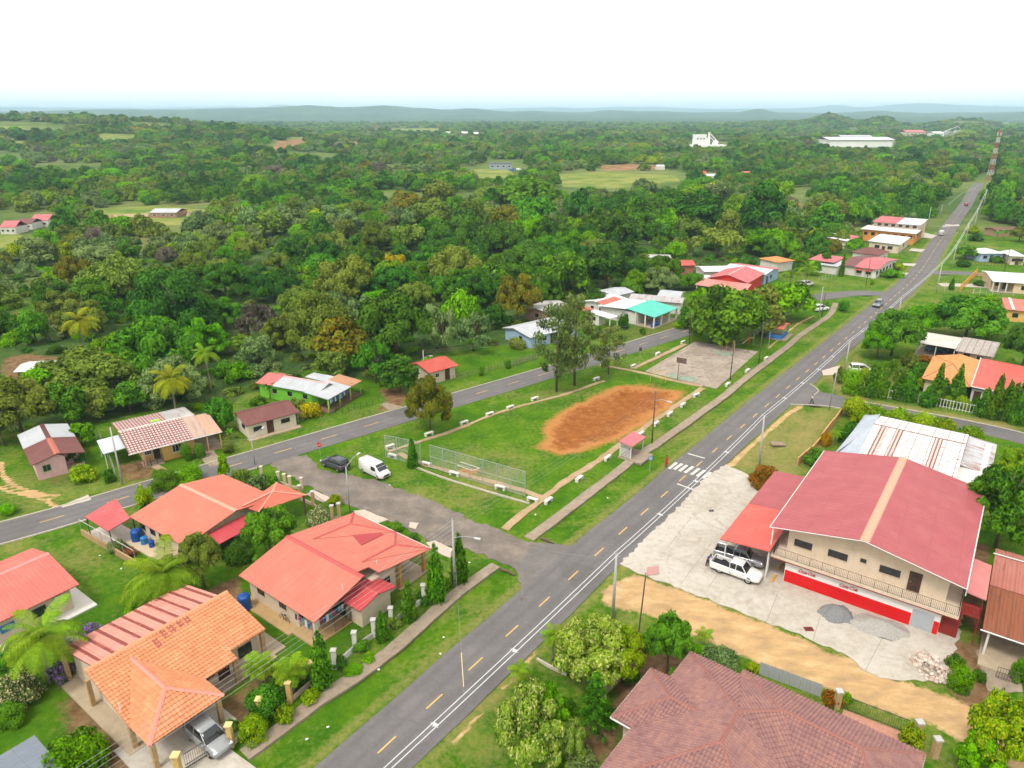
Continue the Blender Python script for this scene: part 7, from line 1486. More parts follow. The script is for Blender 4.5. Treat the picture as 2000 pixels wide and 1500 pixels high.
# ---- backstop fence
g0,g1=G(753.5,893.5),G(1025.6,969);g05=g0+(g1-g0)*.27+Vector((0,.6,0));hF=height_at(g1,921)
fo=thing('backstop_fence','tall galvanised chain-link backstop fence behind the home plate','fence',g0);M_MESH=plain('chain_link',(.42,.44,.45),.5,.1,3)
def chain(A,B,h,parent,org,nposts,pitch=.22):
    d=B-A;L=d.length;d.normalize()
    for k in range(nposts):p=A+(B-A)*(k/(nposts-1))-org;MB().cyl(p.x,p.y,-.1,h,.045,7).build('post',M_STEEL,parent)
    for z in (.08,h*.5,h):MB().tube([A-org+Vector((0,0,z)),B-org+Vector((0,0,z))],.03,5).build('rail',M_STEEL,parent)
    mb=MB();w=.010;n=Vector((-d.y,d.x,0))
    k=-h
    while k<L:
        for s_ in (1,-1):
            a0,a1=(k,k+h);t0,t1=max(0,-k/h),min(1,(L-k)/h)
            if t1 <= t0:continue
            z0,z1=(t0*h,t1*h) if s_>0 else (h-t0*h,h-t1*h);p0,p1=A-org+d*(k+t0*h),A-org+d*(k+t1*h)
            mb.add([(p0.x,p0.y,z0-w),(p1.x,p1.y,z1-w),(p1.x,p1.y,z1+w),(p0.x,p0.y,z0+w)],[(0,1,2,3)])
        k += pitch
    mb.build('mesh',M_MESH,parent,kind='stuff')
chain(g0,g05,hF,fo,g0,4);chain(g05+(g1-g0).normalized()*1.6,g1,hF,fo,g0,8)
hp=thing('batting_frame','low white pipe frame lying on the clay by the home plate','frame',A1(1330,280));p_=[A1(x,y)-A1(1330,280) for x,y in ((1330,278),(1455,318),(1410,335),(1310,300))]
for a,b in zip(p_,p_[1:]):MB().tube([a+Vector((0,0,.1)),b+Vector((0,0,.1))],.05,6).build('pipe',M_GUT,hp)
# ---- bus shelter
S_=H3('bus_shelter','small bus shelter with pink roof and white slatted back beside the pavement',a2(787,305),a2(870,245),a2(697,280),2.3,'shelter');L_,W_=S_.Lu,S_.Wv
M_PINKR=metal_roof('pink_shelter',(.46,.13,.15),(.52,.18,.2),.2);S_.roof([[(-.2,0,2.25),(L_+.2,0,2.25),(L_+.2,W_,2.55),(-.2,W_,2.55)]],M_PINKR,'rib',.35,.02)
for u,v in ((.1,W_-.15),(L_*.5,W_-.15),(L_-.1,W_-.15),(.1,.3),(L_-.1,.3)):S_.post(u,v,2.25,.06,M_GUT)
for k in range(9):S_.plate('v+',W_-.1,.1,L_-.1,.3+k*.2,.4+k*.2,-.03,.02).build('slat',M_GUT,S_.root)
for k in range(6):S_.plate('u-',.1,.3,W_-.2,.3+k*.22,.38+k*.22,-.02,.02).build('slat',M_GUT,S_.root)
S_.slab(-.3,L_*.9,-1.6,W_,.16,M_WALK)
for pl in ([(800,400),(850,368),(890,385),(845,410)],[(850,372),(885,335),(870,320),(835,350)]):sheet('shelter_step',[A2(*p) for p in pl],.12,M_WALK)
# ---- kiosk
K=H3('blue_kiosk','blue open kiosk with red roof beside the pavement',a6(1770,545),a6(1812,505),a6(1660,530),2.5,'kiosk');L_,W_=max(3,K.Lu),max(3.4,K.Wv)
K.gable(0,L_,0,W_,2.5,2.9,'v',metal_roof('kiosk_red',(.48,.12,.09),(.54,.2,.16),.4));M_KB=plain('kiosk_blue',(.03,.16,.42),.6,.15,2)
for u,v in ((.3,.3),(L_-.3,.3),(.3,W_-.3),(L_-.3,W_-.3)):K.post(u,v,2.5,.07,M_KB)
K.walls(.2,.3,.3,W_-.3,1.0,M_KB,name='side_panel');K.walls(.3,L_-.3,.2,.3,1.0,M_KB,name='counter');K.walls(.3,L_-.3,W_-.3,W_-.2,2.3,M_KB,name='back_panel');K.slab(-.2,L_+.2,-.8,W_+.2,.12,M_WALK);box('shelf',M_WHITE,K.root,.35,L_-.35,W_-.7,W_-.35,.9,1.0)
# ---- playground slide
pg=thing('playground_slide','small slide with a yellow chute and red and green posts','slide',A6(1545,640));M_SY=plain('slide_yellow',(.6,.33,.05),.5,.15,3)
MB().slab([(-1.6,-.5,.2),(-1.6,0,.2),(-.2,0,1.5),(-.2,-.5,1.5)],.05).build('chute',M_SY,pg);MB().box(-.2,.7,-.5,.1,1.45,1.52).build('platform',M_SY,pg)
for k,(x,y) in enumerate(((-.2,-.5),(.7,-.5),(-.2,.1),(.7,.1))):MB().cyl(x,y,-.1,2.3,.05,6).build('post',(M_RED,M_GRN,M_RED,M_BLUE2)[k],pg)
for k in range(5):MB().tube([(.72,-.5,.25+k*.28),(.72,.1,.25+k*.28)],.025,5).build('rung',M_RED,pg)
sw=thing('play_swing','yellow metal swing frame at the far edge of the court','swing',A6(1400,670)); 
for x in (-1.2,1.2):MB().tube([(x,-.7,-.1),(x,0,2.0),(x,.7,-.1)],.04,6).build('frame_leg',M_SY,sw)
MB().tube([(-1.2,0,2.0),(1.2,0,2.0)],.04,6).build('crossbar',M_SY,sw);MB().tube([(-.3,0,2),(-.3,0,.6)],.012,4).tube([(.3,0,2),(.3,0,.6)],.012,4).build('chain',M_STEEL,sw);MB().box(-.35,.35,-.12,.12,.56,.6).build('seat',M_RED,sw)
# ---- basketball hoop and goal frames
bh=thing('basketball_hoop','basketball post with a brown backboard on the near end of the court','hoop',A6(1078,868));hh=height_at(G(*a6(1078,868)),480+745*.3);MB().tube([(0,0,-.1),(0,0,hh*.9),(.5,.35,hh*.95)],[.07,.06,.05],7).build('post',M_CONCD,bh)
MB().slab([(-.25,.9,hh-.75),(1.35,-.1,hh-.75),(1.35,-.1,hh+.3),(-.25,.9,hh+.3)],.05).build('backboard',plain('board_brown',(.13,.09,.075),.7,.2,2),bh);MB().tube([(.62+.22*math.cos(t),.52+.22*math.sin(t),hh-.6) for t in np.linspace(0,6.28,13)],.015,4,False).build('rim',M_SY,bh)
for i,(a,b) in enumerate((((900,875),(1000,890)),((1395,680),(1445,690)))):
    ga,gb=A6(*a),A6(*b);go=thing('goal_frame',('yellow pipe goal frame at the near end of the court','yellow pipe goal frame at the far end of the court')[i],'goal',ga);d=gb-ga
    for q in (Vector(),d):MB().tube([q+Vector((0,0,-.1)),q+Vector((0,0,2.0))],.045,6).build('upright',M_SY,go)
    MB().tube([Vector((0,0,2)),d+Vector((0,0,2))],.045,6).build('crossbar',M_SY,go)
# ---- road signs
def sign(p,ytop,label,kind):
    g=G(*p);h=height_at(g,ytop);o=thing('road_sign',label,'sign',g);MB().cyl(0,0,-.1,h,.03,6).build('post',M_STEEL,o)
    if kind == 'stop':
        for nm_,r_,y_,mt in (('disc',.36,-.04,M_RED),):
            mb=MB();k=8;mb.add([(r_*math.cos(R(22.5+45*i)),y_,h-.3+r_*math.sin(R(22.5+45*i))) for i in range(k)]+[(r_*math.cos(R(22.5+45*i)),y_+.03,h-.3+r_*math.sin(R(22.5+45*i))) for i in range(k)],[tuple(range(k)),tuple(range(2*k-1,k-1,-1))]+[(i,k+i,k+(i+1)% k,(i+1)% k) for i in range(k)]);mb.build(nm_,mt,o)
        lettering(o,'ALTO',.22,M_SHOPW,Matrix(((1,0,0,0),(0,0,-1,-.05),(0,1,0,h-.3),(0,0,0,1))),0)
    elif kind == 'square':MB().box(-.3,.3,-.05,-.02,h-.6,h).build('plate',plain('sign_blue',(.10,.2,.36),.5),o);MB().box(-.2,.2,-.06,-.05,h-.5,h-.1).build('pictogram',plain('sign_pale',(.35,.42,.5),.5),o)
    else:MB().box(-.25,.25,-.05,-.02,h-.7,h).build('plate',M_FRAME,o)
    return o
sign(a5(418,1360),a5(0,1283)[1],'red octagonal stop sign where the gravel road meets the back road','stop');sign(a2(896,465),a2(0,370)[1],'blue square crossing sign beside the pavement','square');sign(a6(830,772),a6(0,662)[1],'dark narrow sign beside the back road near the court path','dark')
# ---- fences and gates
def garden_wall(name,label,pts,ph,wh,wm,pm,capm=None,rail=None,pr=.17,org=None,gap_after=()):
    P=[G(*p) for p in pts];o=thing(name,label,'fence',P[0])
    for p in P:
        q=p-P[0];MB().box(q.x-pr,q.x+pr,q.y-pr,q.y+pr,-.1,ph).build('pillar',pm,o);MB().box(q.x-pr*1.35,q.x+pr*1.35,q.y-pr*1.35,q.y+pr*1.35,ph,ph+.1).build('pillar_cap',capm or pm,o)
    for i,(a,b) in enumerate(zip(P,P[1:])):
        if i in gap_after:continue
        a,b=a-P[0],b-P[0];d=(b-a).normalized();n=Vector((-d.y,d.x,0))*.07;a2_,b2_=a+d*pr*1.1,b-d*pr*1.1
        if wh>0:MB().prism([a2_-n,b2_-n,b2_+n,a2_+n],-.1,wh).build('low_wall',wm,o)
        if rail:
            mb=MB();L=(b2_-a2_).length;k=int(L/.16)
            for z in (wh+.08,ph-.12):mb.tube([a2_+Vector((0,0,z)),b2_+Vector((0,0,z))],.016,4)
            for j in range(1,k):q=a2_+(b2_-a2_)*(j/k);mb.tube([q+Vector((0,0,wh)),q+Vector((0,0,ph-.05))],.010,4)
            mb.build('railing',rail,o)
    return o
M_YSTONE=plain('yellow_stone',(.50,.33,.12),.85,.3,6);M_YCAP=plain('yellow_cap',(.62,.45,.2),.8,.1,3)
garden_wall('white_garden_fence','white pillared garden fence with dark railings before the coral roofed house',[b5(908,800),b5(1050,672),b5(1182,582),b5(1302,498),b5(1418,415),b5(1528,335)],1.9,.55,M_WHITE,M_WHITE,M_CONC,M_FRAME,.19)
garden_wall('yellow_pillar_fence','garden fence with yellow stone pillars before the orange tiled house',[b5(190,1345),b5(398,1160),b5(598,1040),b5(760,900)],2.1,.45,M_CREAM,M_YSTONE,M_YCAP,M_FRAME,.2)
gp=thing('gate_pillar','yellow stone gate pillar at the bottom edge beside the drive','pillar',G(*b4(1255,1560)));MB().box(-.22,.22,-.22,.22,-.1,2.1).build('pillar',M_YSTONE,gp);MB().box(-.3,.3,-.3,.3,2.1,2.22).build('pillar_cap',M_YCAP,gp)
ga,gb=G(*b4(1300,1510)),G(*b4(1590,1330));gt=thing('sliding_gate','dark barred gate across the drive in front of the silver car','gate',ga);d=gb-ga
for z in (.15,.45,1.5):MB().tube([Vector((0,0,z)),d+Vector((0,0,z))],.03,5).build('rail',M_FRAME,gt)
n_=int(d.length/.16)
for j in range(n_+1):q=d*(j/n_);MB().cyl(q.x,q.y,.1,1.65,.012,4).build('bar',M_FRAME,gt)
garden_wall('side_garden_wall','stone pillared wall with arched gates beside the hipped porch',[a1(545,640),a1(500,655),a1(375,560),a1(290,520)],2.0,.4,M_BEIGE,M_STONE,M_CONC,M_FRAME,.18)
garden_wall('pillar_row','row of pale pillars along the gravel road behind the salmon roof',[a1(40,375),a1(150,410),a1(190,425),a1(225,440),a1(300,450)],1.6,.3,M_BEIGE,plain('pale_pillar',(.5,.38,.28),.85,.15,3),M_CREAM,None,.16)
lw=thing('yard_wall','long low ochre wall with wire fence beside the side lawn','wall',G(*b8(100,685)));a,b=G(*b8(100,690)),G(*b8(605,985));d=b-a;n=Vector((-d.y,d.x,0)).normalized()*.1;MB().prism([Vector()-n,d-n,d+n,Vector()+n],-.1,.7).build('wall',plain('ochre_wall',(.36,.24,.12),.9,.15,1,dirt=.2),lw)
for k in range(6):q=d*(k/5);MB().cyl(q.x,q.y,.6,2.0,.03,6).build('post',M_STEEL,lw)
MB().tube([Vector((0,0,2)),d+Vector((0,0,2))],.025,5).build('rail',M_GUT,lw)
# white steel fence under the clipped trees
P=[B7(*p) for p in ((870,1170),(1000,1190),(1180,1215),(1420,1265),(1600,1300),(1930,1370))];wf_=thing('white_steel_fence','white barred steel fence under the row of clipped tall trees','fence',P[0])
for a,b in zip(P,P[1:]):
    a,b=a-P[0],b-P[0];n_=int((b-a).length/.45)
    for z in (.25,1.5):MB().tube([a+Vector((0,0,z)),b+Vector((0,0,z))],.03,5).build('rail',M_GUT,wf_)
    for j in range(n_):q=a+(b-a)*(j/n_);MB().box(q.x-.05,q.x+.05,q.y-.02,q.y+.02,0,1.6).build('bar',M_GUT,wf_)
# picket fence round the lawn
def pickets(label,A,B,sp=.75,h=1.25):
    o=thing('picket_fence',label,'fence',A);d=B-A;n_=int(d.length/sp);mt=plain('old_wood',(.17,.12,.085),.95,.35,4)
    for j in range(n_+1):
        q=d*(j/n_)+Vector((rnd.uniform(-.05,.05),rnd.uniform(-.05,.05),0));t_=rnd.uniform(-.06,.06);hh=h*rnd.uniform(.85,1.12)
        MB().tube([(q.x,q.y,-.1),(q.x+t_,q.y,hh)],.06,5).build('picket',mt,o)
    for z in (.4,.95):MB().tube([Vector((0,0,z)),d+Vector((0,0,z))],.02,4).build('wire',M_CABLED,o)
pickets('rough wooden picket fence round the lawn behind the back road',A5(1490,825),A5(1835,735));pickets('rough wooden picket fence beside the red roofed hut',A5(1265,885),A5(1440,835));pickets('wooden picket fence under the pines',A6(-10,790),A6(170,735))
def wirefence(label,pts,h=1.5,mt=None,np_=6):
    P=[G(*p) for p in pts];o=thing('wire_fence',label,'fence',P[0])
    for a,b in zip(P,P[1:]):
        a,b=a-P[0],b-P[0]
        for k in range(np_+1):q=a+(b-a)*(k/np_);MB().cyl(q.x,q.y,-.1,h,.04,6).build('post',mt or M_STEEL,o)
        for z in (.3,h*.6,h):MB().tube([a+Vector((0,0,z)),b+Vector((0,0,z))],.018,4).build('rail',mt or M_STEEL,o)
wirefence('steel pipe fence before the maroon roofed house',[a5(-20,1230),a5(245,1160),a5(420,1095)],1.5);wirefence('dark wire fence beside the yellow house',[a8(650,330),a8(720,480),a8(760,590)],1.8,np_=4);wirefence('dark iron fence before the yellow house',[a8(905,530),a8(1070,480)],1.3,M_FRAME,4);wirefence('dark fence before the green porch',[a5(480,1110),a5(800,1030)],1.1,M_FRAME,8);wirefence('post fence before the long white house',[b7(390,275),b7(540,235),b7(640,205)],1.4,M_CONC,6)
wirefence('white post fence before the cream house',[b7(1580,370),b7(1680,372),b7(1780,378),b7(2000,390)],1.4,M_GUT,2);wirefence('wooden fence beside the far bungalow garden',[b7(1460,130),b7(1640,150),b7(1850,165)],1.2,M_WOODD,8);wirefence('railing along the far pavement',[a3(1580,660),a3(1650,600),a3(1730,568)],1.3,M_GUT,8)
# yellow railing
yr=thing('yellow_railing','bright yellow barrier railing standing across the far verge','railing',B7(1480,350));a,b=Vector(),B7(1605,225)-B7(1480,350);M_YR=plain('railing_yellow',(.60,.28,.02),.5,.1,2)
for z in (.5,1.1,1.8):MB().tube([a+Vector((0,0,z)),b+Vector((0,0,z))],.09,6).build('rail',M_YR,yr)
for k in range(9):q=b*(k/8);MB().box(q.x-.1,q.x+.1,q.y-.1,q.y+.1,-.1,2.0).build('post',M_YR,yr)
yr2=thing('yellow_gate','short yellow gate before the cream house','gate',B7(1620,240));b=B7(1720,245)-B7(1620,240)
for z in (.4,1.0):MB().tube([Vector((0,0,z)),b+Vector((0,0,z))],.08,6).build('rail',M_YR,yr2)
for k in range(4):q=b*(k/3);MB().cyl(q.x,q.y,-.1,1.2,.08,6).build('post',M_YR,yr2)
# orange wall beside the shop lot
ow=thing('orange_wall','orange painted boundary wall with a broken top beside the white rusty shed','wall',C3(250,420));P=[C3(x,y)-C3(250,420) for x,y in ((250,420),(330,350),(400,270),(480,165),(540,80))]
for i,(a,b) in enumerate(zip(P,P[1:])):d=(b-a).normalized();n=Vector((-d.y,d.x,0))*.09;MB().prism([a-n,b-n,b+n,a+n],-.1,(1.2,.9,1.3,1.1)[i]).build('wall_length',plain('orange_wall',(.50,.27,.11),.9,.2,1,dirt=.3),ow)
# brown house boundary: sheet fence, gate, pillars
sf_=thing('sheet_fence','grey corrugated sheet fence along the dirt road before the brown roof','fence',C7(150,845));a,b=Vector(),C7(590,1010)-C7(150,845);d=b.normalized();L=b.length;k=0
while k*.85<L-.3:
    p0,p1=d*(k*.85),d*min(L,k*.85+.83);q=MB()
    for j in range(6):e0,e1=p0+(p1-p0)*(j/6),p0+(p1-p0)*((j+1)/6);o_=Vector((-d.y,d.x,0))*(.03 if j % 2 else -.0);q.add([e0+o_+Vector((0,0,.02)),e1-o_+Vector((0,0,.02)),e1-o_+Vector((0,0,1.35)),e0+o_+Vector((0,0,1.35))],[(0,1,2,3)])
    q.build('sheet',M_ZINC,sf_);k += 1
gt=thing('brick_drive_gate','dark railing gate on a brick plinth before the brown roofed house','gate',C7(740,1090));b=C7(1180,1260)-C7(740,1090);d=b.normalized();n=Vector((-d.y,d.x,0))*.5
MB().prism([-n*.1,b-n*.1,b-n*3.0,-n*3.0],-.05,.05).build('brick_apron',plain('brick_paving',(.40,.2,.14),.9,.25,6),gt);n_=int(b.length/.17)
for z in (.2,1.35):MB().tube([Vector((0,0,z)),b+Vector((0,0,z))],.03,5).build('rail',M_FRAME,gt)
for j in range(n_+1):q=b*(j/n_);MB().cyl(q.x,q.y,.05,1.45,.013,4).build('bar',M_FRAME,gt)
for p,l in (((690,1080),'grey stone gate pillar at the left of the dark railing gate'),((1245,1300),'grey stone gate pillar at the right of the dark railing gate'),((1370,1420),'tall grey pillar beyond the right gate pillar')):
    o=thing('stone_pillar',l,'pillar',C7(*p));MB().box(-.22,.22,-.22,.22,-.1,1.7).build('pillar',M_STONE,o);MB().box(-.28,.28,-.28,.28,1.7,1.85).build('pillar_cap',M_CONC,o)
iw=thing('low_brick_wall','low cream garden wall between the cream leaved trees and the brown house','wall',B6(1005,1000)); 
for a,b in (((1005,1000),(1010,960)),((1010,975),(1120,880))):a_,b_=B6(*a)-B6(1005,1000),B6(*b)-B6(1005,1000);d=(b_-a_).normalized();n=Vector((-d.y,d.x,0))*.1;MB().prism([a_-n,b_-n,b_+n,a_+n],-.1,1.0).build('wall_length',M_CREAM,iw)
ribbon('garden_edging',smooth_poly([B6(530,740),B6(640,800),B6(740,845)],.6),.09,.09,.14,M_KERB,.01,th=.3)
rg=thing('right_gate','weathered pipe gate before the workshop at the right edge','gate',C7(1800,870));b=C7(1950,920)-C7(1800,870)
for z in (.2,.7,1.2):MB().tube([Vector((0,0,z)),b+Vector((0,0,z))],.03,5).build('rail',M_CONCD,rg)
for k in range(9):q=b*(k/8);MB().cyl(q.x,q.y,0,1.25,.02,5).build('bar',M_CONCD,rg)
sheet('yard_drive',jag(g2([(1905,1270),(1950,1262),(2000,1300),(1998,1352),(1930,1350)]),.5,.1,4),.03,M_WALK)
# ---- heaps
def heap(name,label,p,rx,ry,h,mat,seed,cat='heap',rz=0):
    rg_=np.random.default_rng(seed);n=26;xs=np.linspace(-1,1,n);X,Y=np.meshgrid(xs,xs);r=np.hypot(X,Y)*(1+.34*(fbm(X*3+seed,Y*3,1,seed)-.5)*2);Z=np.clip(1-r,0,1)** .85*(1+.35*(fbm(X,Y,.35,seed+3)-.5))-.04
    I=np.arange(n*n).reshape(n,n);q=np.stack([I[:-1,:-1].ravel(),I[:-1,1:].ravel(),I[1:,1:].ravel(),I[1:,:-1].ravel()],1)
    me=np_mesh(name,np.stack([X.ravel()*rx,Y.ravel()*ry,Z.ravel()*h],1),q);me.polygons.foreach_set('use_smooth',[True]*len(me.polygons));o=link(name,me,None,mat);g=G(*p);o.location=(g.x,g.y,.0);o.rotation_euler=(0,0,rz);tag(o,label,cat);return o
def gravelm(name,a,b):m,t=newmat(name);co=geoco(t);n=noise(t,co,9,4,.8);finish(t,ramp(t,n,[(.35,a),(.65,b)]).outputs[0],.95,n,.9,.08,spec=.1);return m
heap('dark_gravel_heap','heap of dark grey gravel against the red shop front',c7(690,425),1.8,1.5,1.05,gravelm('dark_gravel',(.13,.133,.135),(.26,.262,.265)),5);heap('pale_gravel_heap','heap of pale grey sand and gravel against the red shop front',c7(990,515),2.6,1.7,.85,gravelm('pale_gravel',(.25,.235,.215),(.42,.40,.37)),8,rz=-.5)
rb=thing('rubble_heap','heap of broken pale rubble at the corner of the forecourt','heap',C7(1350,800));rmats=[plain('rubble_%d' % k,c,.9,.2,4) for k,c in enumerate(((.46,.36,.30),(.56,.48,.42),(.38,.28,.22)))]
bm_=[MB().add([(-.5,-.4,0),(.5,-.5,0),(.45,.4,0),(-.4,.5,.05),(-.4,-.3,.4),(.35,-.35,.5),(.4,.3,.35),(-.3,.35,.45)],[(0,3,2,1),(4,5,6,7),(0,1,5,4),(1,2,6,5),(2,3,7,6),(3,0,4,7)]).mesh('chunk') for k in range(3)]
for k,m_ in enumerate(bm_):m_.materials.append(rmats[k])
for k in range(170):
    a=rnd.uniform(0,6.28);r=math.sqrt(rnd.uniform(0,1));x,y=r*1.5*math.cos(a),r*2.0*math.sin(a);c=put('chunk',bm_[k % 3],rb,loc=(x,y,max(0,.45*(1-r))+rnd.uniform(-.05,.05)),sc=(rnd.uniform(.15,.42),)*3);c.rotation_euler=(rnd.uniform(-.5,.5),rnd.uniform(-.5,.5),rnd.uniform(0,6.28))
o=thing('drain_grate','small red and black drain grate in the forecourt','grate',C7(498,532)+Vector((0,0,.024)));MB().box(-.42,.42,-.3,.3,0,.03).build('frame',M_STAIR,o)
for k in range(3):MB().box(-.3+k*.24,-.16+k*.24,-.2,.2,.028,.036).build('slot',M_FRAME,o)
o=thing('manhole_cover','pair of dark covers in the forecourt beside the road','cover',A2(1298,727)+Vector((0,0,.024)));MB().box(-.3,-.03,-.25,.25,0,.02).build('cover_plate',M_FRAME,o);MB().box(.03,.3,-.2,.3,0,.02).build('cover_plate',M_FRAME,o)
for i,(p,l) in enumerate((((1745,1090),'yellow concrete wheel stop beside the white pickup'),((1705,1170),'yellow concrete wheel stop at the left end of the shop front'))):
    o=thing('wheel_stop',l,'wheel stop',A2(*p)+Vector((0,0,.02)),R(54));MB().bbox(-.7,.7,-.1,.1,0,.16,.03).build('block',M_YR,o)
for p,l in (((1730,290),'bare drain slab in the grass left of the shop canopy'),((1890,785),None)):
    if l:o=thing('drain_slab',l,'slab',A2(*p));MB().box(-1,1,-.6,.6,-.1,.12).build('slab',plain('old_slab',(.24,.18,.13),.95,.3,3),o)
for p,l in (((1640,995),'broken log in the grass at the gravel road corner'),((1895,790),'rotting log in the grass beside the pavement start')):o=thing('log',l,'log',A1(*p),R(-35));MB().tube([(-.9,0,.08),(0,.08,.12),(.9,0,.07)],[.14,.17,.12],8).build('trunk_piece',M_BARK,o)
for k,p in enumerate(((668,591),(660,716))[:0]):pass
# litter on the verges
LT=MB().add([(-.12,-.08,.01),(.1,-.1,.03),(.13,.09,.01),(-.08,.1,.05)],[(0,1,2,3)]).mesh('litter');LT.materials.append(M_SHOPW)
for p in [B5(1665,590),B5(1212,815),B5(860,1215),B5(713,1300),B5(1643,705),A2(622,643),A2(152,750),A2(945,315),A1(870,425),A1(1390,930),A1(1820,620),A8(650,1085),A8(788,1170),B7(310,735),A6(1045,1075),G(1350,770)]:
    o=bpy.data.objects.new('litter',LT);COL.objects.link(o);o.location=(p.x,p.y,.02);o.rotation_euler=(0,0,rnd.uniform(0,6));tag(o,'scrap of white litter on the grass','litter','litter on the grass')
# ---- mast
g=G(1931,353);hM=height_at(g,257);ms=thing('telecom_mast','tall red and white lattice telecom mast at the far end of the road','mast',g);M_MR=plain('mast_red',(.36,.09,.07),.6,.1,.3);nseg=9
for k in range(nseg):
    z0,z1=hM*k/nseg,hM*(k+1)/nseg;w0,w1=1.5-.9*k/nseg,1.5-.9*(k+1)/nseg;mb=MB();C_=lambda w,z:[Vector((w*sx,w*sy,z)) for sx,sy in ((-1,-1),(1,-1),(1,1),(-1,1))];a,b=C_(w0,z0),C_(w1,z1)
    for i in range(4):mb.tube([a[i],b[i]],.11,5);mb.tube([a[i],b[(i+1)% 4]],.055,4);mb.tube([a[(i+1)% 4],b[i]],.055,4);mb.tube([b[i],b[(i+1)% 4]],.055,4)
    mb.build('lattice_section',M_MR if k % 2 == 0 else M_GUT,ms)
for k in range(6):a=k*1.05;MB().box(1.1*math.cos(a)-.2,1.1*math.cos(a)+.2,1.1*math.sin(a)-.2,1.1*math.sin(a)+.2,hM-1.5-(k % 2)*1.2,hM+.8-(k % 2)*1.2).build('antenna_panel',M_GUT if k % 2 else M_MR,ms)
MB().cyl(0,0,hM,hM+2,.06,5).build('lightning_rod',M_GUT,ms)
# ---- far zebra strip on the road
bar(road,G(1846,438.5),G(1874,441),2.2,.0195,M_WLINE,'zebra_strip')
# ================================================================ vehicles
def paint(name,c,rough=.25,metal=.0):
    if name in MATS:return MATS[name]
    m,t=newmat(name);p=finish(t,c,rough,spec=.5,metal=metal)
    try:p.inputs['Coat Weight'].default_value=.5;p.inputs['Coat Roughness'].default_value=.1
    except Exception:pass
    MATS[name]=m;return m
M_TYRE=plain('tyre',(.018,.018,.018),.9,.1,5);M_RIM=plain('rim',(.34,.34,.35),.3,.05,5,metal=.6);M_HEAD=paint('headlight',(.6,.62,.65),.1);M_TAIL=paint('taillight',(.30,.008,.008),.2);M_TRIM=plain('black_trim',(.02,.02,.022),.6,.1,4);M_CGL=paint('car_glass',(.012,.015,.018),.05)
def loft(secs,mb=None):
    """secs: (x, half width bottom, half width top, z bottom, z top, rounding)"""
    mb=mb or MB();b=len(mb.v);k=12
    for x,wb,wt,z0,z1,r in secs:
        h=z1-z0
        ring=[(-wb+r*.5,z0),(wb-r*.5,z0),(wb,z0+min(r,h*.4)),(wb*.5+wt*.5+.015,z0+h*.55),(wt,z1-min(r,h*.35)),(wt-r*.6,z1-r*.12),(wt*.45,z1),(-wt*.45,z1),(-wt+r*.6,z1-r*.12),(-wt,z1-min(r,h*.35)),(-(wb*.5+wt*.5)-.015,z0+h*.55),(-wb,z0+min(r,h*.4))]
        mb.v += [(x,y,z) for y,z in ring]
    for i in range(len(secs)-1):
        for j in range(k):j2=(j+1)% k;mb.f.append((b+i*k+j,b+(i+1)*k+j,b+(i+1)*k+j2,b+i*k+j2))
    mb.f.append(tuple(b+j for j in range(k)));e=b+(len(secs)-1)*k;mb.f.append(tuple(e+j for j in range(k-1,-1,-1)));return mb
def fixn(o):
    bm=bmesh.new();bm.from_mesh(o.data);bmesh.ops.recalc_face_normals(bm,faces=bm.faces[:]);bm.to_mesh(o.data);bm.free();return o
WH={}
def wheel(o,x,y,r=.36,w=.24):
    if 't' not in WH:
        WH['t']=MB().tube([(0,-.5,0),(0,-.42,0),(0,.42,0),(0,.5,0)],[.86,1,1,.86],20).mesh('tyre');WH['r']=MB().tube([(0,-.53,0),(0,.53,0)],.62,14).mesh('rim');WH['t'].materials.append(M_TYRE);WH['r'].materials.append(M_RIM)
    t_=put('tyre',WH['t'],o,loc=(x,y,r),sc=(r,w,r));put('rim',WH['r'],t_)
    return t_
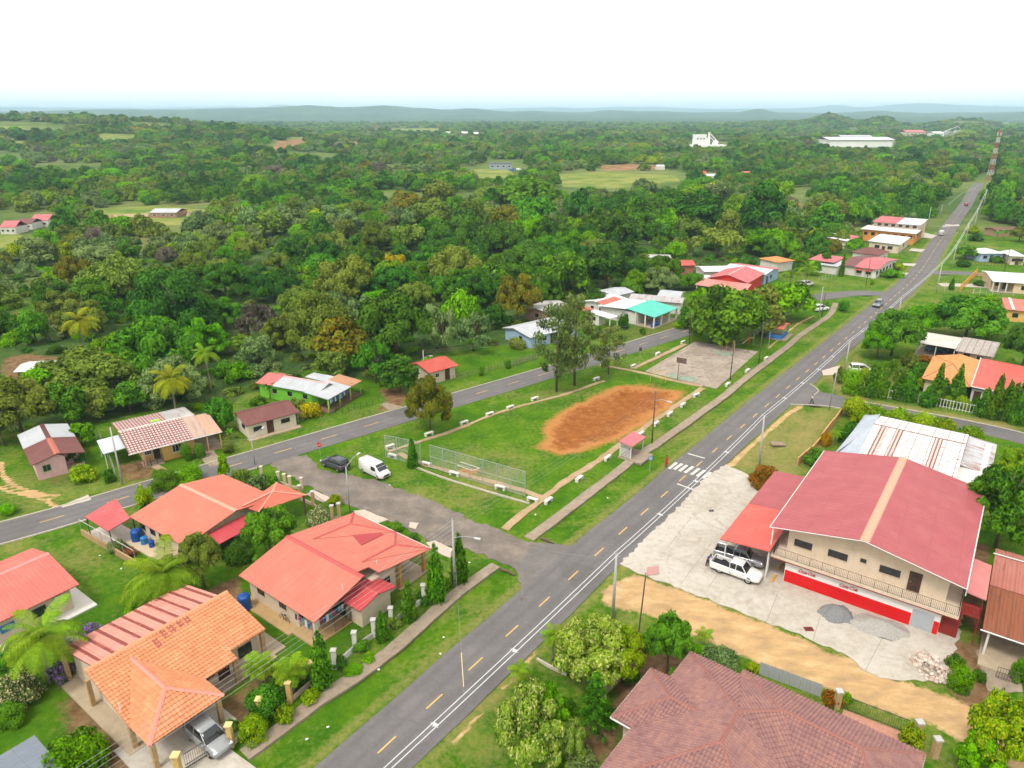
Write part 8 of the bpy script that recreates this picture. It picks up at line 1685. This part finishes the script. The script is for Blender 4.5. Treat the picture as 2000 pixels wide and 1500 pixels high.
def car(kind,c,az,label,col,cat='car',name='car',group=None,z=0.02):
    o=thing(name,label,cat,Vector((c.x,c.y,z)),R(90-az),group)
    if kind == 'suv':
        L,W,wb=4.5,.90,1.35;fixn(loft([(-2.22,.70,.66,.45,.95,.12),(-2.15,.84,.80,.32,1.02,.14),(-1.6,.90,.86,.26,1.06,.12),(0,.90,.86,.24,1.04,.12),(1.0,.90,.85,.24,1.02,.12),(1.6,.88,.80,.26,.98,.14),(2.1,.80,.68,.32,.84,.14),(2.25,.66,.58,.42,.72,.1)]).build('body',col,o,True))
        gl=fixn(loft([(-2.05,.78,.66,.98,1.30,.08),(-1.75,.80,.64,.98,1.58,.08),(-.6,.81,.64,.98,1.62,.08),(.35,.81,.62,.98,1.58,.08),(1.12,.80,.70,.96,1.05,.05)]).build('window_band',M_CGL,o,True));fixn(loft([(-1.9,.66,.60,1.52,1.60,.05),(-1.5,.68,.62,1.575,1.655,.05),(-.5,.68,.62,1.60,1.68,.05),(.35,.66,.58,1.56,1.64,.05)]).build('roof',col,o,True))
        pil=((-1.95,-1.8),(-.62,-.62),(.32,1.08));ht=1.57
    elif kind == 'van':
        L,W,wb=4.9,.92,1.5;fixn(loft([(-2.45,.80,.74,.42,1.85,.12),(-2.38,.90,.80,.30,1.93,.14),(-1,.92,.80,.26,1.97,.14),(.9,.92,.78,.26,1.95,.14),(1.35,.92,.80,.26,1.55,.14),(1.85,.91,.80,.28,1.18,.14),(2.35,.84,.74,.34,.98,.14),(2.45,.70,.60,.44,.86,.1)]).build('body',col,o,True))
        gl=MB().add([(1.30,-.74,1.60),(1.30,.74,1.60),(.98,.66,1.88),(.98,-.66,1.88)],[(0,1,2,3)]).add([(1.83,-.74,1.205),(1.83,.74,1.205),(1.36,.73,1.57),(1.36,-.73,1.57)],[(0,1,2,3)])
        for s in (-1,1):gl.add([(.25,s*.935,1.12),(1.25,s*.935,1.12),(1.05,s*.845,1.62),(.25,s*.845,1.66)],[(0,1,2,3)])
        g_=gl.build('window_band',M_CGL,o);g_.location=(.03,0,.02);pil=();ht=1.9
    else:  # pickup
        L,W,wb=5.3,.92,1.55;fixn(loft([(-.52,.92,.88,.38,1.10,.10),(.2,.92,.88,.36,1.10,.12),(1.1,.92,.87,.36,1.10,.12),(1.7,.92,.85,.38,1.11,.12),(2.3,.90,.80,.42,1.05,.14),(2.56,.80,.70,.46,.94,.12),(2.66,.70,.62,.52,.80,.08)]).build('body',col,o,True))
        gl=fixn(loft([(-.60,.78,.66,1.02,1.60,.06),(-.42,.80,.66,1.04,1.72,.08),(.3,.81,.65,1.05,1.75,.08),(.75,.81,.63,1.05,1.70,.08),(1.30,.80,.74,1.05,1.14,.05)]).build('window_band',M_CGL,o,True));fixn(loft([(-.56,.67,.60,1.66,1.74,.05),(-.3,.69,.62,1.70,1.79,.05),(.35,.69,.62,1.72,1.80,.05),(.78,.66,.58,1.66,1.74,.05)]).build('roof',col,o,True))
        for s in (-1,1):MB().bbox(-2.55,-.50,min(s*.92,s*.80),max(s*.92,s*.80),.42,1.12,.03).build('bed_side',col,o)
        MB().box(-2.55,-.50,-.80,.80,.42,.62).build('bed_floor',M_TRIM,o);MB().box(-.58,-.50,-.80,.80,.62,1.10).build('bed_front',col,o);tg=MB().bbox(-2.64,-2.56,-.86,.86,.46,1.10,.02).build('tailgate',col,o);MB().box(-2.72,-2.60,-.8,.8,.38,.52).build('bumper',M_RIM,o);pil=((-.54,-.52),(.14,.14),(.74,1.26));ht=1.69
    for xt,xb in pil:
        for s in (-1,1):zb=1.04;MB().tube([(xb,s*.80,zb),(xt,s*.655,ht)],.045,5).build('pillar',col,o)
    for x in (-wb,wb):
        for s in (-1,1):wheel(o,x,s*(W-.13),.41 if kind == 'pickup' else .34)
    xf={'suv':2.12,'van':2.36,'pickup':2.45}[kind];xr={'suv':-2.18,'van':-2.42,'pickup':-2.60}[kind];zf={'suv':.74,'van':.82,'pickup':.84}[kind]
    for s in (-1,1):MB().bbox(xf-.2,xf+.06,s*.62-.16,s*.62+.16,zf-.07,zf+.07,.03).build('headlight',M_HEAD,o);MB().bbox(xr-.04,xr+.1,s*.74-.08,s*.74+.08,.78,1.05 if kind != 'van' else 1.3,.02).build('taillight',M_TAIL,o);MB().bbox(.9 if kind != 'van' else 1.2,1.08 if kind != 'van' else 1.38,min(s*.92,s*1.12),max(s*.92,s*1.12),1.05,1.20,.03).build('mirror',col,o)
    MB().bbox(xf-.02,xf+.10,-.45,.45,.50,zf-.05,.03).build('grille',M_TRIM,o);return o
P_WHITE,P_SILVER,P_GREY,P_DARK,P_RED,P_BLUE=paint('paint_white',(.66,.66,.65)),paint('paint_silver',(.46,.47,.48),.3,.15),paint('paint_grey',(.20,.21,.22),.25,.4),paint('paint_dark',(.03,.04,.05),.2),paint('paint_red',(.26,.02,.03),.25),paint('paint_blue',(.02,.10,.35),.3)
P_GREY2=paint('paint_grey_silver',(.27,.28,.29),.25,.2)
def wheels_px(pr,pf,side,half=.78):
    """near-side rear and front wheel pixels -> centre and heading; side: +1 when the far side lies to the left"""
    a,b=G(*pr),G(*pf);d=(b-a).normalized();n=Vector((-d.y,d.x,0));return (a+b)/2+n*half*side,math.degrees(math.atan2(d.x,d.y))
c,az=wheels_px((1406.6,1120),(1457.5,1139),1);car('pickup',c,az,'white pickup with dark open bed parked on the forecourt',P_WHITE,'pickup','pickup_truck')
c,az=wheels_px((1415,1096),(1465,1110),1);car('pickup',c,az,'silver grey pickup parked half under the canopy',P_GREY2,'pickup','pickup_truck')
c,az=wheels_px((713,925),(734.5,935.5),1,.8);car('van',c,az,'white panel van parked on the grass beside the gravel road',P_WHITE,'van','van')
c,az=wheels_px((657,921),(636,913),-1,.8);car('suv',c,az,'dark grey hatchback parked on the gravel road',P_DARK,'car','car')
q=orange.Wd(4.0,-.55);car('suv',q,127,'silver grey car standing half under the orange carport behind the barred gate',P_GREY2,'car','car',z=.12)
def oncar(px,lane,kind,label,col,flip=False):
    g=G(*px);i=min(range(len(main_s)-1),key=lambda k:(main_s[k]-g).length);d=(main_s[i+1]-main_s[i]).normalized();az=math.degrees(math.atan2(d.x,d.y))+(180 if flip else 0);car(kind,g,az,label,col,'car','car')
oncar((1714,598),0,'suv','dark car driving on the main road near the junction',P_GREY,True);oncar((1838,459),0,'van','pale car driving away on the far main road',P_SILVER);oncar((1887,402),0,'suv','red car on the far end of the main road',P_RED)
car('suv',G(1545,405),80,'white car parked among the trees beyond the right wood',P_WHITE);car('suv',B7(1290,815),110,'teal car parked inside the white roofed carport',paint('paint_teal',(.03,.14,.14)));car('suv',B7(715,975),100,'white car parked in the garden behind the round clipped bush',P_WHITE);car('suv',B7(400,500),70,'white car under the shade trees at the end of the pavement',P_WHITE);car('suv',B7(295,310),60,'white car beside the royal palm',P_WHITE)
g=G(1000,334);car('van',g,90,'blue truck parked at the depot in the meadow',P_BLUE,'truck','truck');car('van',G(1014,333),90,'white truck parked at the depot in the meadow',P_WHITE,'truck','truck')
# bicycle leaning on the wall of the coral roofed house
bk=thing('bicycle','small bicycle leaning on the wall of the coral roofed house','bicycle',red.Wd(.45,5.0),red.rz+R(90))
for x in (-.45,.45):MB().tube([(x+.3*math.cos(t),0,.32+.3*math.sin(t)) for t in np.linspace(0,6.283,17)],.025,5,False).build('wheel',M_TYRE,bk)
MB().tube([(-.45,0,.32),(0,0,.32),(.35,0,.75),(-.15,0,.72),(-.45,0,.32)],.02,5).tube([(.45,0,.32),(.35,0,.9)],.02,5).build('frame',P_DARK,bk);MB().box(-.28,-.05,-.06,.06,.8,.86).build('saddle',M_TRIM,bk);MB().tube([(.35,-.25,.92),(.35,.25,.92)],.018,5).build('handlebar',M_STEEL,bk)

# ================================================================ people
def skin_body(name,joints,edges,mat,parent,sub=1):
    me=bpy.data.meshes.new(name);me.from_pydata([j[:3] for j in joints],edges,[]);o=link(name,me,parent)
    md=o.modifiers.new('skin','SKIN');sv=me.skin_vertices[0].data
    for i,j in enumerate(joints):r=j[3] if isinstance(j[3],tuple) else (j[3],j[3]);sv[i].radius=r;sv[i].use_root=(i == 0)
    md.use_smooth_shade=True;s2=o.modifiers.new('sub','SUBSURF');s2.levels=s2.render_levels=sub
    COL.update_tag() if hasattr(COL,'update_tag') else None
    dg=bpy.context.evaluated_depsgraph_get();m2=bpy.data.meshes.new_from_object(o.evaluated_get(dg));o.modifiers.clear();o.data=m2;m2.materials.clear();m2.materials.append(mat);m2.name=name
    m2.polygons.foreach_set('use_smooth',[True]*len(m2.polygons));return o
def person(g,rz,label,top,bottom,long_dress=False,lean=0.0,stride=.18,arms=(.1,.1),hgt=1.68,armfwd=(0,0)):
    o=thing('person',label,'person',g,rz,sc=hgt/1.72);SK=plain('skin',(.22,.115,.07),.6,.05,5);HR=plain('hair',(.012,.009,.008),.7,.1,9);SH=plain('shoe',(.03,.025,.02),.7)
    tl=Matrix.Rotation(lean,4,'Y');hip=Vector((0,0,.93));T_=lambda x,y,z:tuple(hip+(tl @ (Vector((x,y,z))-hip))) if z>.93 else (x,y,z)
    J=[(0,0,.93,.12),(*T_(0,0,1.12),.115),(*T_(0,0,1.32),(.12,.16)),(*T_(0,0,1.44),.075),(*T_(.01,0,1.50),.052),(*T_(.015,0,1.56),(.085,.075)),(*T_(.015,0,1.64),(.09,.08)),(*T_(.01,0,1.70),(.06,.055))]
    E=[(0,1),(1,2),(2,3),(3,4),(4,5),(5,6),(6,7)]
    for i,s in enumerate((-1,1)):
        b=len(J);f=stride*(1 if s>0 else -1);J += [(0,s*.10,.86,.09),(f*.45,s*.105,.48,.065),(f*.9-.03,s*.11,.10,.045),(f*.9+.10,s*.115,.045,.04)];E += [(0,b),(b,b+1),(b+1,b+2),(b+2,b+3)]
        b=len(J);a=arms[i];fw=armfwd[i]
        J += [(*T_(0,s*.19,1.40),.055),(*T_(fw*.45-f*.2,s*(.24+a),1.13+fw*.15),.043),(*T_(fw-f*.35,s*(.25+a),.90+fw*.55),.032),(*T_(fw*1.1-f*.4,s*(.25+a),.82+fw*.6),.034)];E += [(3,b),(b,b+1),(b+1,b+2),(b+2,b+3)]
    body=skin_body('body',J,E,SK,o,1)
    hd=Vector(T_(.0,0,1.66));MB().lathe([(.09,-.05),(.105,.02),(.08,.08),(.02,.11)],12).build('hair',HR,o).location=hd+Vector((-.015,0,0))
    for s in (-1,1):e=Vector(T_(.10,s*.035,1.625));MB().lathe([(.004,-.012),(.014,0),(.004,.012)],6,e.x,e.y).build('eye',M_TRIM,o).location=(0,0,e.z)
    n_=Vector(T_(.105,0,1.60));MB().tube([n_+Vector((-.01,0,.03)),n_+Vector((.012,0,-.005))],[.008,.016],6).build('nose',SK,o)
    ts=[(*T_(0,0,1.46),.085),(*T_(0,0,1.32),(.145,.185)),(*T_(0,0,1.12),(.135,.15)),(0,0,.90,(.15,.17))];te=[(0,1),(1,2),(2,3)]
    if long_dress:ts += [(0,0,.6,(.19,.22)),(0,0,.22,(.24,.27))];te += [(3,4),(4,5)]
    for i,s in enumerate((-1,1)):b=len(ts);a=arms[i];fw=armfwd[i];f=stride*s;ts += [(*T_(0,s*.19,1.40),.075),(*T_(fw*.35-f*.15,s*(.23+a*.8),1.18+fw*.1),.062)];te += [(1,b),(b,b+1)]
    skin_body('dress' if long_dress else 'shirt',ts,te,top,o,1)
    if not long_dress:
        ps=[(0,0,.95,(.135,.16))];pe=[]
        for s in (-1,1):b=len(ps);f=stride*s;ps += [(0,s*.10,.84,.105),(f*.45,s*.105,.48,.085),(f*.88-.03,s*.11,.12,.07)];pe += [(0,b),(b,b+1),(b+1,b+2)]
        skin_body('trousers',ps,pe,bottom,o,1)
    for s in (-1,1):f=stride*s*.9;MB().bbox(f-.08,f+.18,s*.115-.05,s*.115+.05,-.005,.08,.03).build('shoe',SH,o)
    # hands: palm with five fingers
    for i,s in enumerate((-1,1)):
        f=stride*s;fw=armfwd[i];w=Vector(T_(fw*1.1-f*.4,s*(.25+arms[i]),.82+fw*.6));dn=Vector((fw*.8,0,-1+fw*.9)).normalized();sd_=Vector((1,0,0)) if fw<.3 else Vector((0,1,0));mb=MB();mb.tube([w,w+dn*.09],[.03,.036],6)
        for k,Lf in enumerate((.065,.08,.085,.075)):p0=w+dn*.085+sd_*(-.027+.018*k);mb.tube([p0,p0+dn*Lf*.6,p0+dn*Lf+Vector((0,-s*.02,0))],[.0095,.009,.007],5)
        p0=w+dn*.03+sd_*.03;mb.tube([p0,p0+sd_*.03+dn*.03,p0+sd_*.035+dn*.065],[.012,.010,.008],5);mb.build('hand',SK,o)
    return o
person(A2(1003,436),R(200),'person in a long red dress standing at the zebra crossing',plain('dress_red',(.50,.012,.015),.8,.1,5),None,True,stride=.03)
person(B7(335,1218),R(150),'person in white shirt and dark trousers walking across the side road',plain('shirt_white',(.62,.62,.62),.8,.05,5),plain('trousers_navy',(.02,.03,.07),.8),stride=.3)
person(A2(1270,1082),R(-40),'person in blue shirt leaning over the tailgate of the white pickup',plain('shirt_blue',(.02,.05,.26),.8,.1,5),plain('trousers_dark',(.02,.025,.06),.8),lean=.45,stride=.1,armfwd=(.35,.4))
# ================================================================ the wood behind the village
CLEAR_PX=FIELDS+EARTH+[[(1085,334),(1330,334),(1340,386),(1085,388)],[(910,326),(1010,320),(1020,366),(915,370)],[(205,404),(405,398),(415,458),(205,458)],[(-60,430),(100,425),(104,476),(-60,492)],[(-60,420),(110,415),(110,470),(-60,520)],[(30,600),(120,605),(130,645),(60,655)],[(-60,690),(135,690),(150,745),(-60,760)],[(270,400),(410,398),(420,440),(280,440)],
    [(935,312),(1030,312),(1040,340),(930,342)],[(1335,336),(1415,336),(1420,356),(1330,356)],[(1340,276),(1425,276),(1425,296),(1340,296)],[(1600,276),(1750,276),(1755,294),(1600,294)], 
    [(1600,525),(1620,508),(1760,484),(1790,470),(1830,430),(1860,470),(1760,560),(1600,560)],[(851,690),(932,672),(1050,690),(1060,716),(880,742)],[(1890,340),(1960,340),(1960,370),(1890,400)],
    [(1530,365),(1590,370),(1590,412),(1540,412)],[(1655,250),(1680,250),(1680,262),(1655,262)],[(560,640),(600,640),(600,660),(560,660)],[(1270,330),(1330,332),(1330,345),(1270,345)],[(1760,258),(1880,256),(1880,272),(1760,272)]]
def forest_points(r0,r1,sp,seed):
    rng=np.random.default_rng(seed);n=int(0.5*math.radians(84)*(r1*r1-r0*r0)/(sp*sp)*0.95)
    r=np.sqrt(rng.uniform(r0*r0,r1*r1,n));a=np.radians(rng.uniform(-42,42,n));x,y=r*np.sin(a),r*np.cos(a)
    # thin out close pairs
    cell={};keep=[]
    md=sp*0.72
    for i in range(n):
        k=(int(x[i]// md),int(y[i]// md));ok=True
        for dx in (-1,0,1):
            for dy in (-1,0,1):
                for j in cell.get((k[0]+dx,k[1]+dy),()):
                    if (x[i]-x[j])** 2+(y[i]-y[j])** 2<md*md:ok=False;break
                if not ok:break
            if not ok:break
        if ok:cell.setdefault(k,[]).append(i);keep.append(i)
    return x[keep],y[keep]
def forest_ok(x,y,rad):
    z=terrain_h(x,y);u,v=PXA(x,y,np.where(np.hypot(x,y)<300,0,z))
    ok=v<pyl(FRONT,u)-2
    for pl in CLEAR_PX:ok &= sdist(u,v,pl)<0
    r_=np.hypot(x,y)
    near=r_<520
    ok &= ~(near & (ldist(x,y,main_c)<9+rad));ok &= ~(near & (ldist(x,y,back_c)<7+rad*.6))
    # right of the road only beyond the village edge
    ok &= ~((u>1840)& (v>366))
    ok &= (u>-140)& (u<2140)
    return ok,z,u,v
frng=np.random.default_rng(99);F=[]

for r0,r1,sp,seed,s0,s1 in ((110,300,7.8,1,3.2,5.4),(300,620,8.4,2,3.6,6.0),(620,1400,10.5,3,4.2,7.4),(1400,3600,14.5,4,5.5,10.5)):
    x,y=forest_points(r0,r1,sp,seed);ok,z,u,v=forest_ok(x,y,3.0)
    for poly in (ROOF_POLYS if r1 <= 620 else ()):
        cx_,cy_=sum(p[0] for p in poly)/len(poly),sum(p[1] for p in poly)/len(poly);nr=ok & (np.hypot(x-cx_,y-cy_)<40)
        if nr.any():ii_=np.where(nr)[0];ok[ii_[sdist(x[ii_],y[ii_],poly)>-3.2]]=False
    if r1 <= 300:
        for hx,hy,hr in HERO_FEET:ok &= np.hypot(x-hx,y-hy)>hr
    if r0 >= 620:ok &= fbm(x,y,160,61,3)>0.36      # small clearings
    elif r0 >= 300:ok &= fbm(x,y,90,62,3)>0.30
    x,y,z=x[ok],y[ok],z[ok];n=len(x)
    rad=frng.uniform(s0,s1,n)*(0.8+0.5*fbm(x,y,60,63,2))*np.where(frng.uniform(0,1,n)<.16,frng.uniform(1.3,1.9,n),1);nb=np.clip((fbm(x,y,42,66,2)-.28)/.44,0,1);F.append(np.stack([x,y,np.where(np.hypot(x,y)<300,-0.05,z),rad,frng.uniform(0,1,n),np.argsort(np.argsort(nb*.5+frng.uniform(0,1,n)*.5))/max(1,n),frng.uniform(0,6.28,n)],1))
F=np.concatenate(F);dist=np.hypot(F[:,0],F[:,1])
order=np.argsort(-F[:,3]/dist ** 1.15);F=F[order]
KINDS=['round','flat','tall','loose'];KP=np.cumsum([.42,.24,.16,.18])
LEAFS=['dark','mid','bright','olive','grey','rust','lime','dead','yellow'];LP=np.cumsum([.24,.25,.12,.22,.13,.010,.022,.004,.003])
WORDS={'dark':'dark green broadleaf tree in the dense wood','mid':'mid green broadleaf tree in the dense wood','bright':'fresh bright green broadleaf tree in the dense wood','olive':'olive green broadleaf tree in the dense wood',
         'grey':'pale greyish green broadleaf tree in the dense wood','rust':'green tree tinged with rust brown in the dense wood','lime':'yellow green broadleaf tree in the dense wood','dead':'half bare greyish brown tree in the dense wood','yellow':'green tree dotted with yellow blossom in the dense wood'}
ZONES=['behind the pink-walled house','behind the yellow house','behind the maroon roof','behind the green house','behind the fenced lawn','behind the zinc roofs','behind the rose roofs','behind the orange row'];SHP={'fine':'broad','finetall':'high crowned','round':'domed','flat':'spreading','tall':'tall','loose':'airy'}
def pick(cum,q):return int(np.searchsorted(cum,q*cum[-1]))
NIND=188
for x,y,z,rad,a,b,rz in F[:NIND]:
    k=KINDS[min(pick(KP,a),3)];l=LEAFS[min(pick(LP,b),8)]
    hh=rad*{'round':1.75,'flat':1.35,'tall':2.3,'loose':1.5}[k]*(1 if rad<6 else 6/rad)** .6
    if rad>4.6 and math.hypot(x,y)<270 and k != 'loose':k='finetall' if k == 'tall' else 'fine'
    u_,v_=PX(x,y,0);zone=ZONES[sum(u_>q for q in (200,430,620,830,1000,1250,1600))];far_='deep in the wood' if v_<560 else 'near the edge of the wood'
    tree((x,y,z),hh,rad,k,l,label=WORDS[l].split(' tree')[0].replace(' broadleaf','')+' '+SHP[k]+' tree '+far_+' '+zone,group='trees of the wood',clear=0.2)
# the rest: one object, the same crowns instanced on points
FC=bpy.data.collections.new('wood_sources')
src=[]
def add_src(me,leaf):
    m2=me.copy();m2.materials.clear();m2.materials.append(LM[leaf]);o=bpy.data.objects.new('wood_source_%03d' % len(src),m2);FC.objects.link(o);src.append(o);return len(src)-1
combo={}
for k in KINDS:
    for l in LEAFS:
        if l in ('yellow','dead','lime') and k != 'round':continue
        combo[k,l]=add_src(tr_rng.choice(CROWN[k]),l)
shr=[add_src(CROWN['shrub'][i % 4],l) for i,l in enumerate(['mid','dark','bright','olive','grey'])]
pts,idx,scl,rot=[],[],[],[]
for x,y,z,rad,a,b,rz in F[NIND:]:
    k=KINDS[min(pick(KP,a),3)];l=LEAFS[min(pick(LP,b),8)]
    hh=rad*{'round':1.5,'flat':1.2,'tall':2.0,'loose':1.3}[k]*(1 if rad<6 else 6/rad)** .6;zt={'round':1.02,'flat':.72,'tall':1.42,'loose':.82}[k]
    pts.append((x,y,z+hh*.12));idx.append(combo.get((k,l),combo['round',l]));scl.append((rad,rad,hh*.9/zt));rot.append(rz)
ux,uy=forest_points(110,420,4.6,77);ok,z,u,v=forest_ok(ux,uy,1.0)
for poly in ROOF_POLYS:ok &= sdist(ux,uy,poly)<-1.2
for x,y,zz in zip(ux[ok],uy[ok],z[ok]):
    s_=tr_rng.uniform(1.0,2.4);pts.append((x,y,-0.05 if math.hypot(x,y)<300 else zz));idx.append(tr_rng.choice(shr));scl.append((s_,s_,s_*tr_rng.uniform(.7,1.2)));rot.append(tr_rng.uniform(0,6.28))
me=bpy.data.meshes.new('wood');me.vertices.add(len(pts));me.vertices.foreach_set('co',np.asarray(pts,np.float32).ravel())
a_=me.attributes.new('src','INT','POINT');a_.data.foreach_set('value',np.asarray(idx,np.int32))
a_=me.attributes.new('scl','FLOAT_VECTOR','POINT');a_.data.foreach_set('vector',np.asarray(scl,np.float32).ravel())
a_=me.attributes.new('rot','FLOAT','POINT');a_.data.foreach_set('value',np.asarray(rot,np.float32))
wood=link('wood',me);tag(wood,'mass of green treetops stretching to the hills behind the village','forest',kind='stuff')
ng=bpy.data.node_groups.new('scatter','GeometryNodeTree')
ng.interface.new_socket('Geometry',in_out='INPUT',socket_type='NodeSocketGeometry');ng.interface.new_socket('Geometry',in_out='OUTPUT',socket_type='NodeSocketGeometry')
gi=ng.nodes.new('NodeGroupInput');go=ng.nodes.new('NodeGroupOutput');iop=ng.nodes.new('GeometryNodeInstanceOnPoints');ci=ng.nodes.new('GeometryNodeCollectionInfo')
ci.inputs['Collection'].default_value=FC;ci.inputs['Separate Children'].default_value=True;ci.inputs['Reset Children'].default_value=True
def nattr(nm,ty):n=ng.nodes.new('GeometryNodeInputNamedAttribute');n.data_type=ty;n.inputs['Name'].default_value=nm;return n.outputs['Attribute']
iop.inputs['Pick Instance'].default_value=True
cx=ng.nodes.new('ShaderNodeCombineXYZ');ng.links.new(nattr('rot','FLOAT'),cx.inputs['Z'])
ng.links.new(gi.outputs[0],iop.inputs['Points']);ng.links.new(ci.outputs[0],iop.inputs['Instance']);ng.links.new(nattr('src','INT'),iop.inputs['Instance Index'])
ng.links.new(cx.outputs[0],iop.inputs['Rotation']);ng.links.new(nattr('scl','FLOAT_VECTOR'),iop.inputs['Scale']);ng.links.new(iop.outputs[0],go.inputs[0])
md=wood.modifiers.new('scatter','NODES');md.node_group=ng
print('forest',len(F),'individual',NIND,'understorey',int(ok.sum()))
# ---- the air
hb=MB().box(-26000,26000,-600,26000,-4,max(float(tz.max())+12,70)).build('haze',None);tag(hb,'pale blue haze over the far country','haze',kind='stuff')
m,t=newmat('haze_air');pv=t.nodes.new('ShaderNodeVolumePrincipled');pv.inputs['Density'].default_value=0.000112;pv.inputs['Color'].default_value=(0.58,0.80,1.0,1);pv.inputs['Anisotropy'].default_value=0.0
ou=t.nodes.new('ShaderNodeOutputMaterial');t.links.new(pv.outputs[0],ou.inputs['Volume'])
try:m.cycles.homogeneous_volume=True
except Exception:pass
hb.data.materials.append(m)
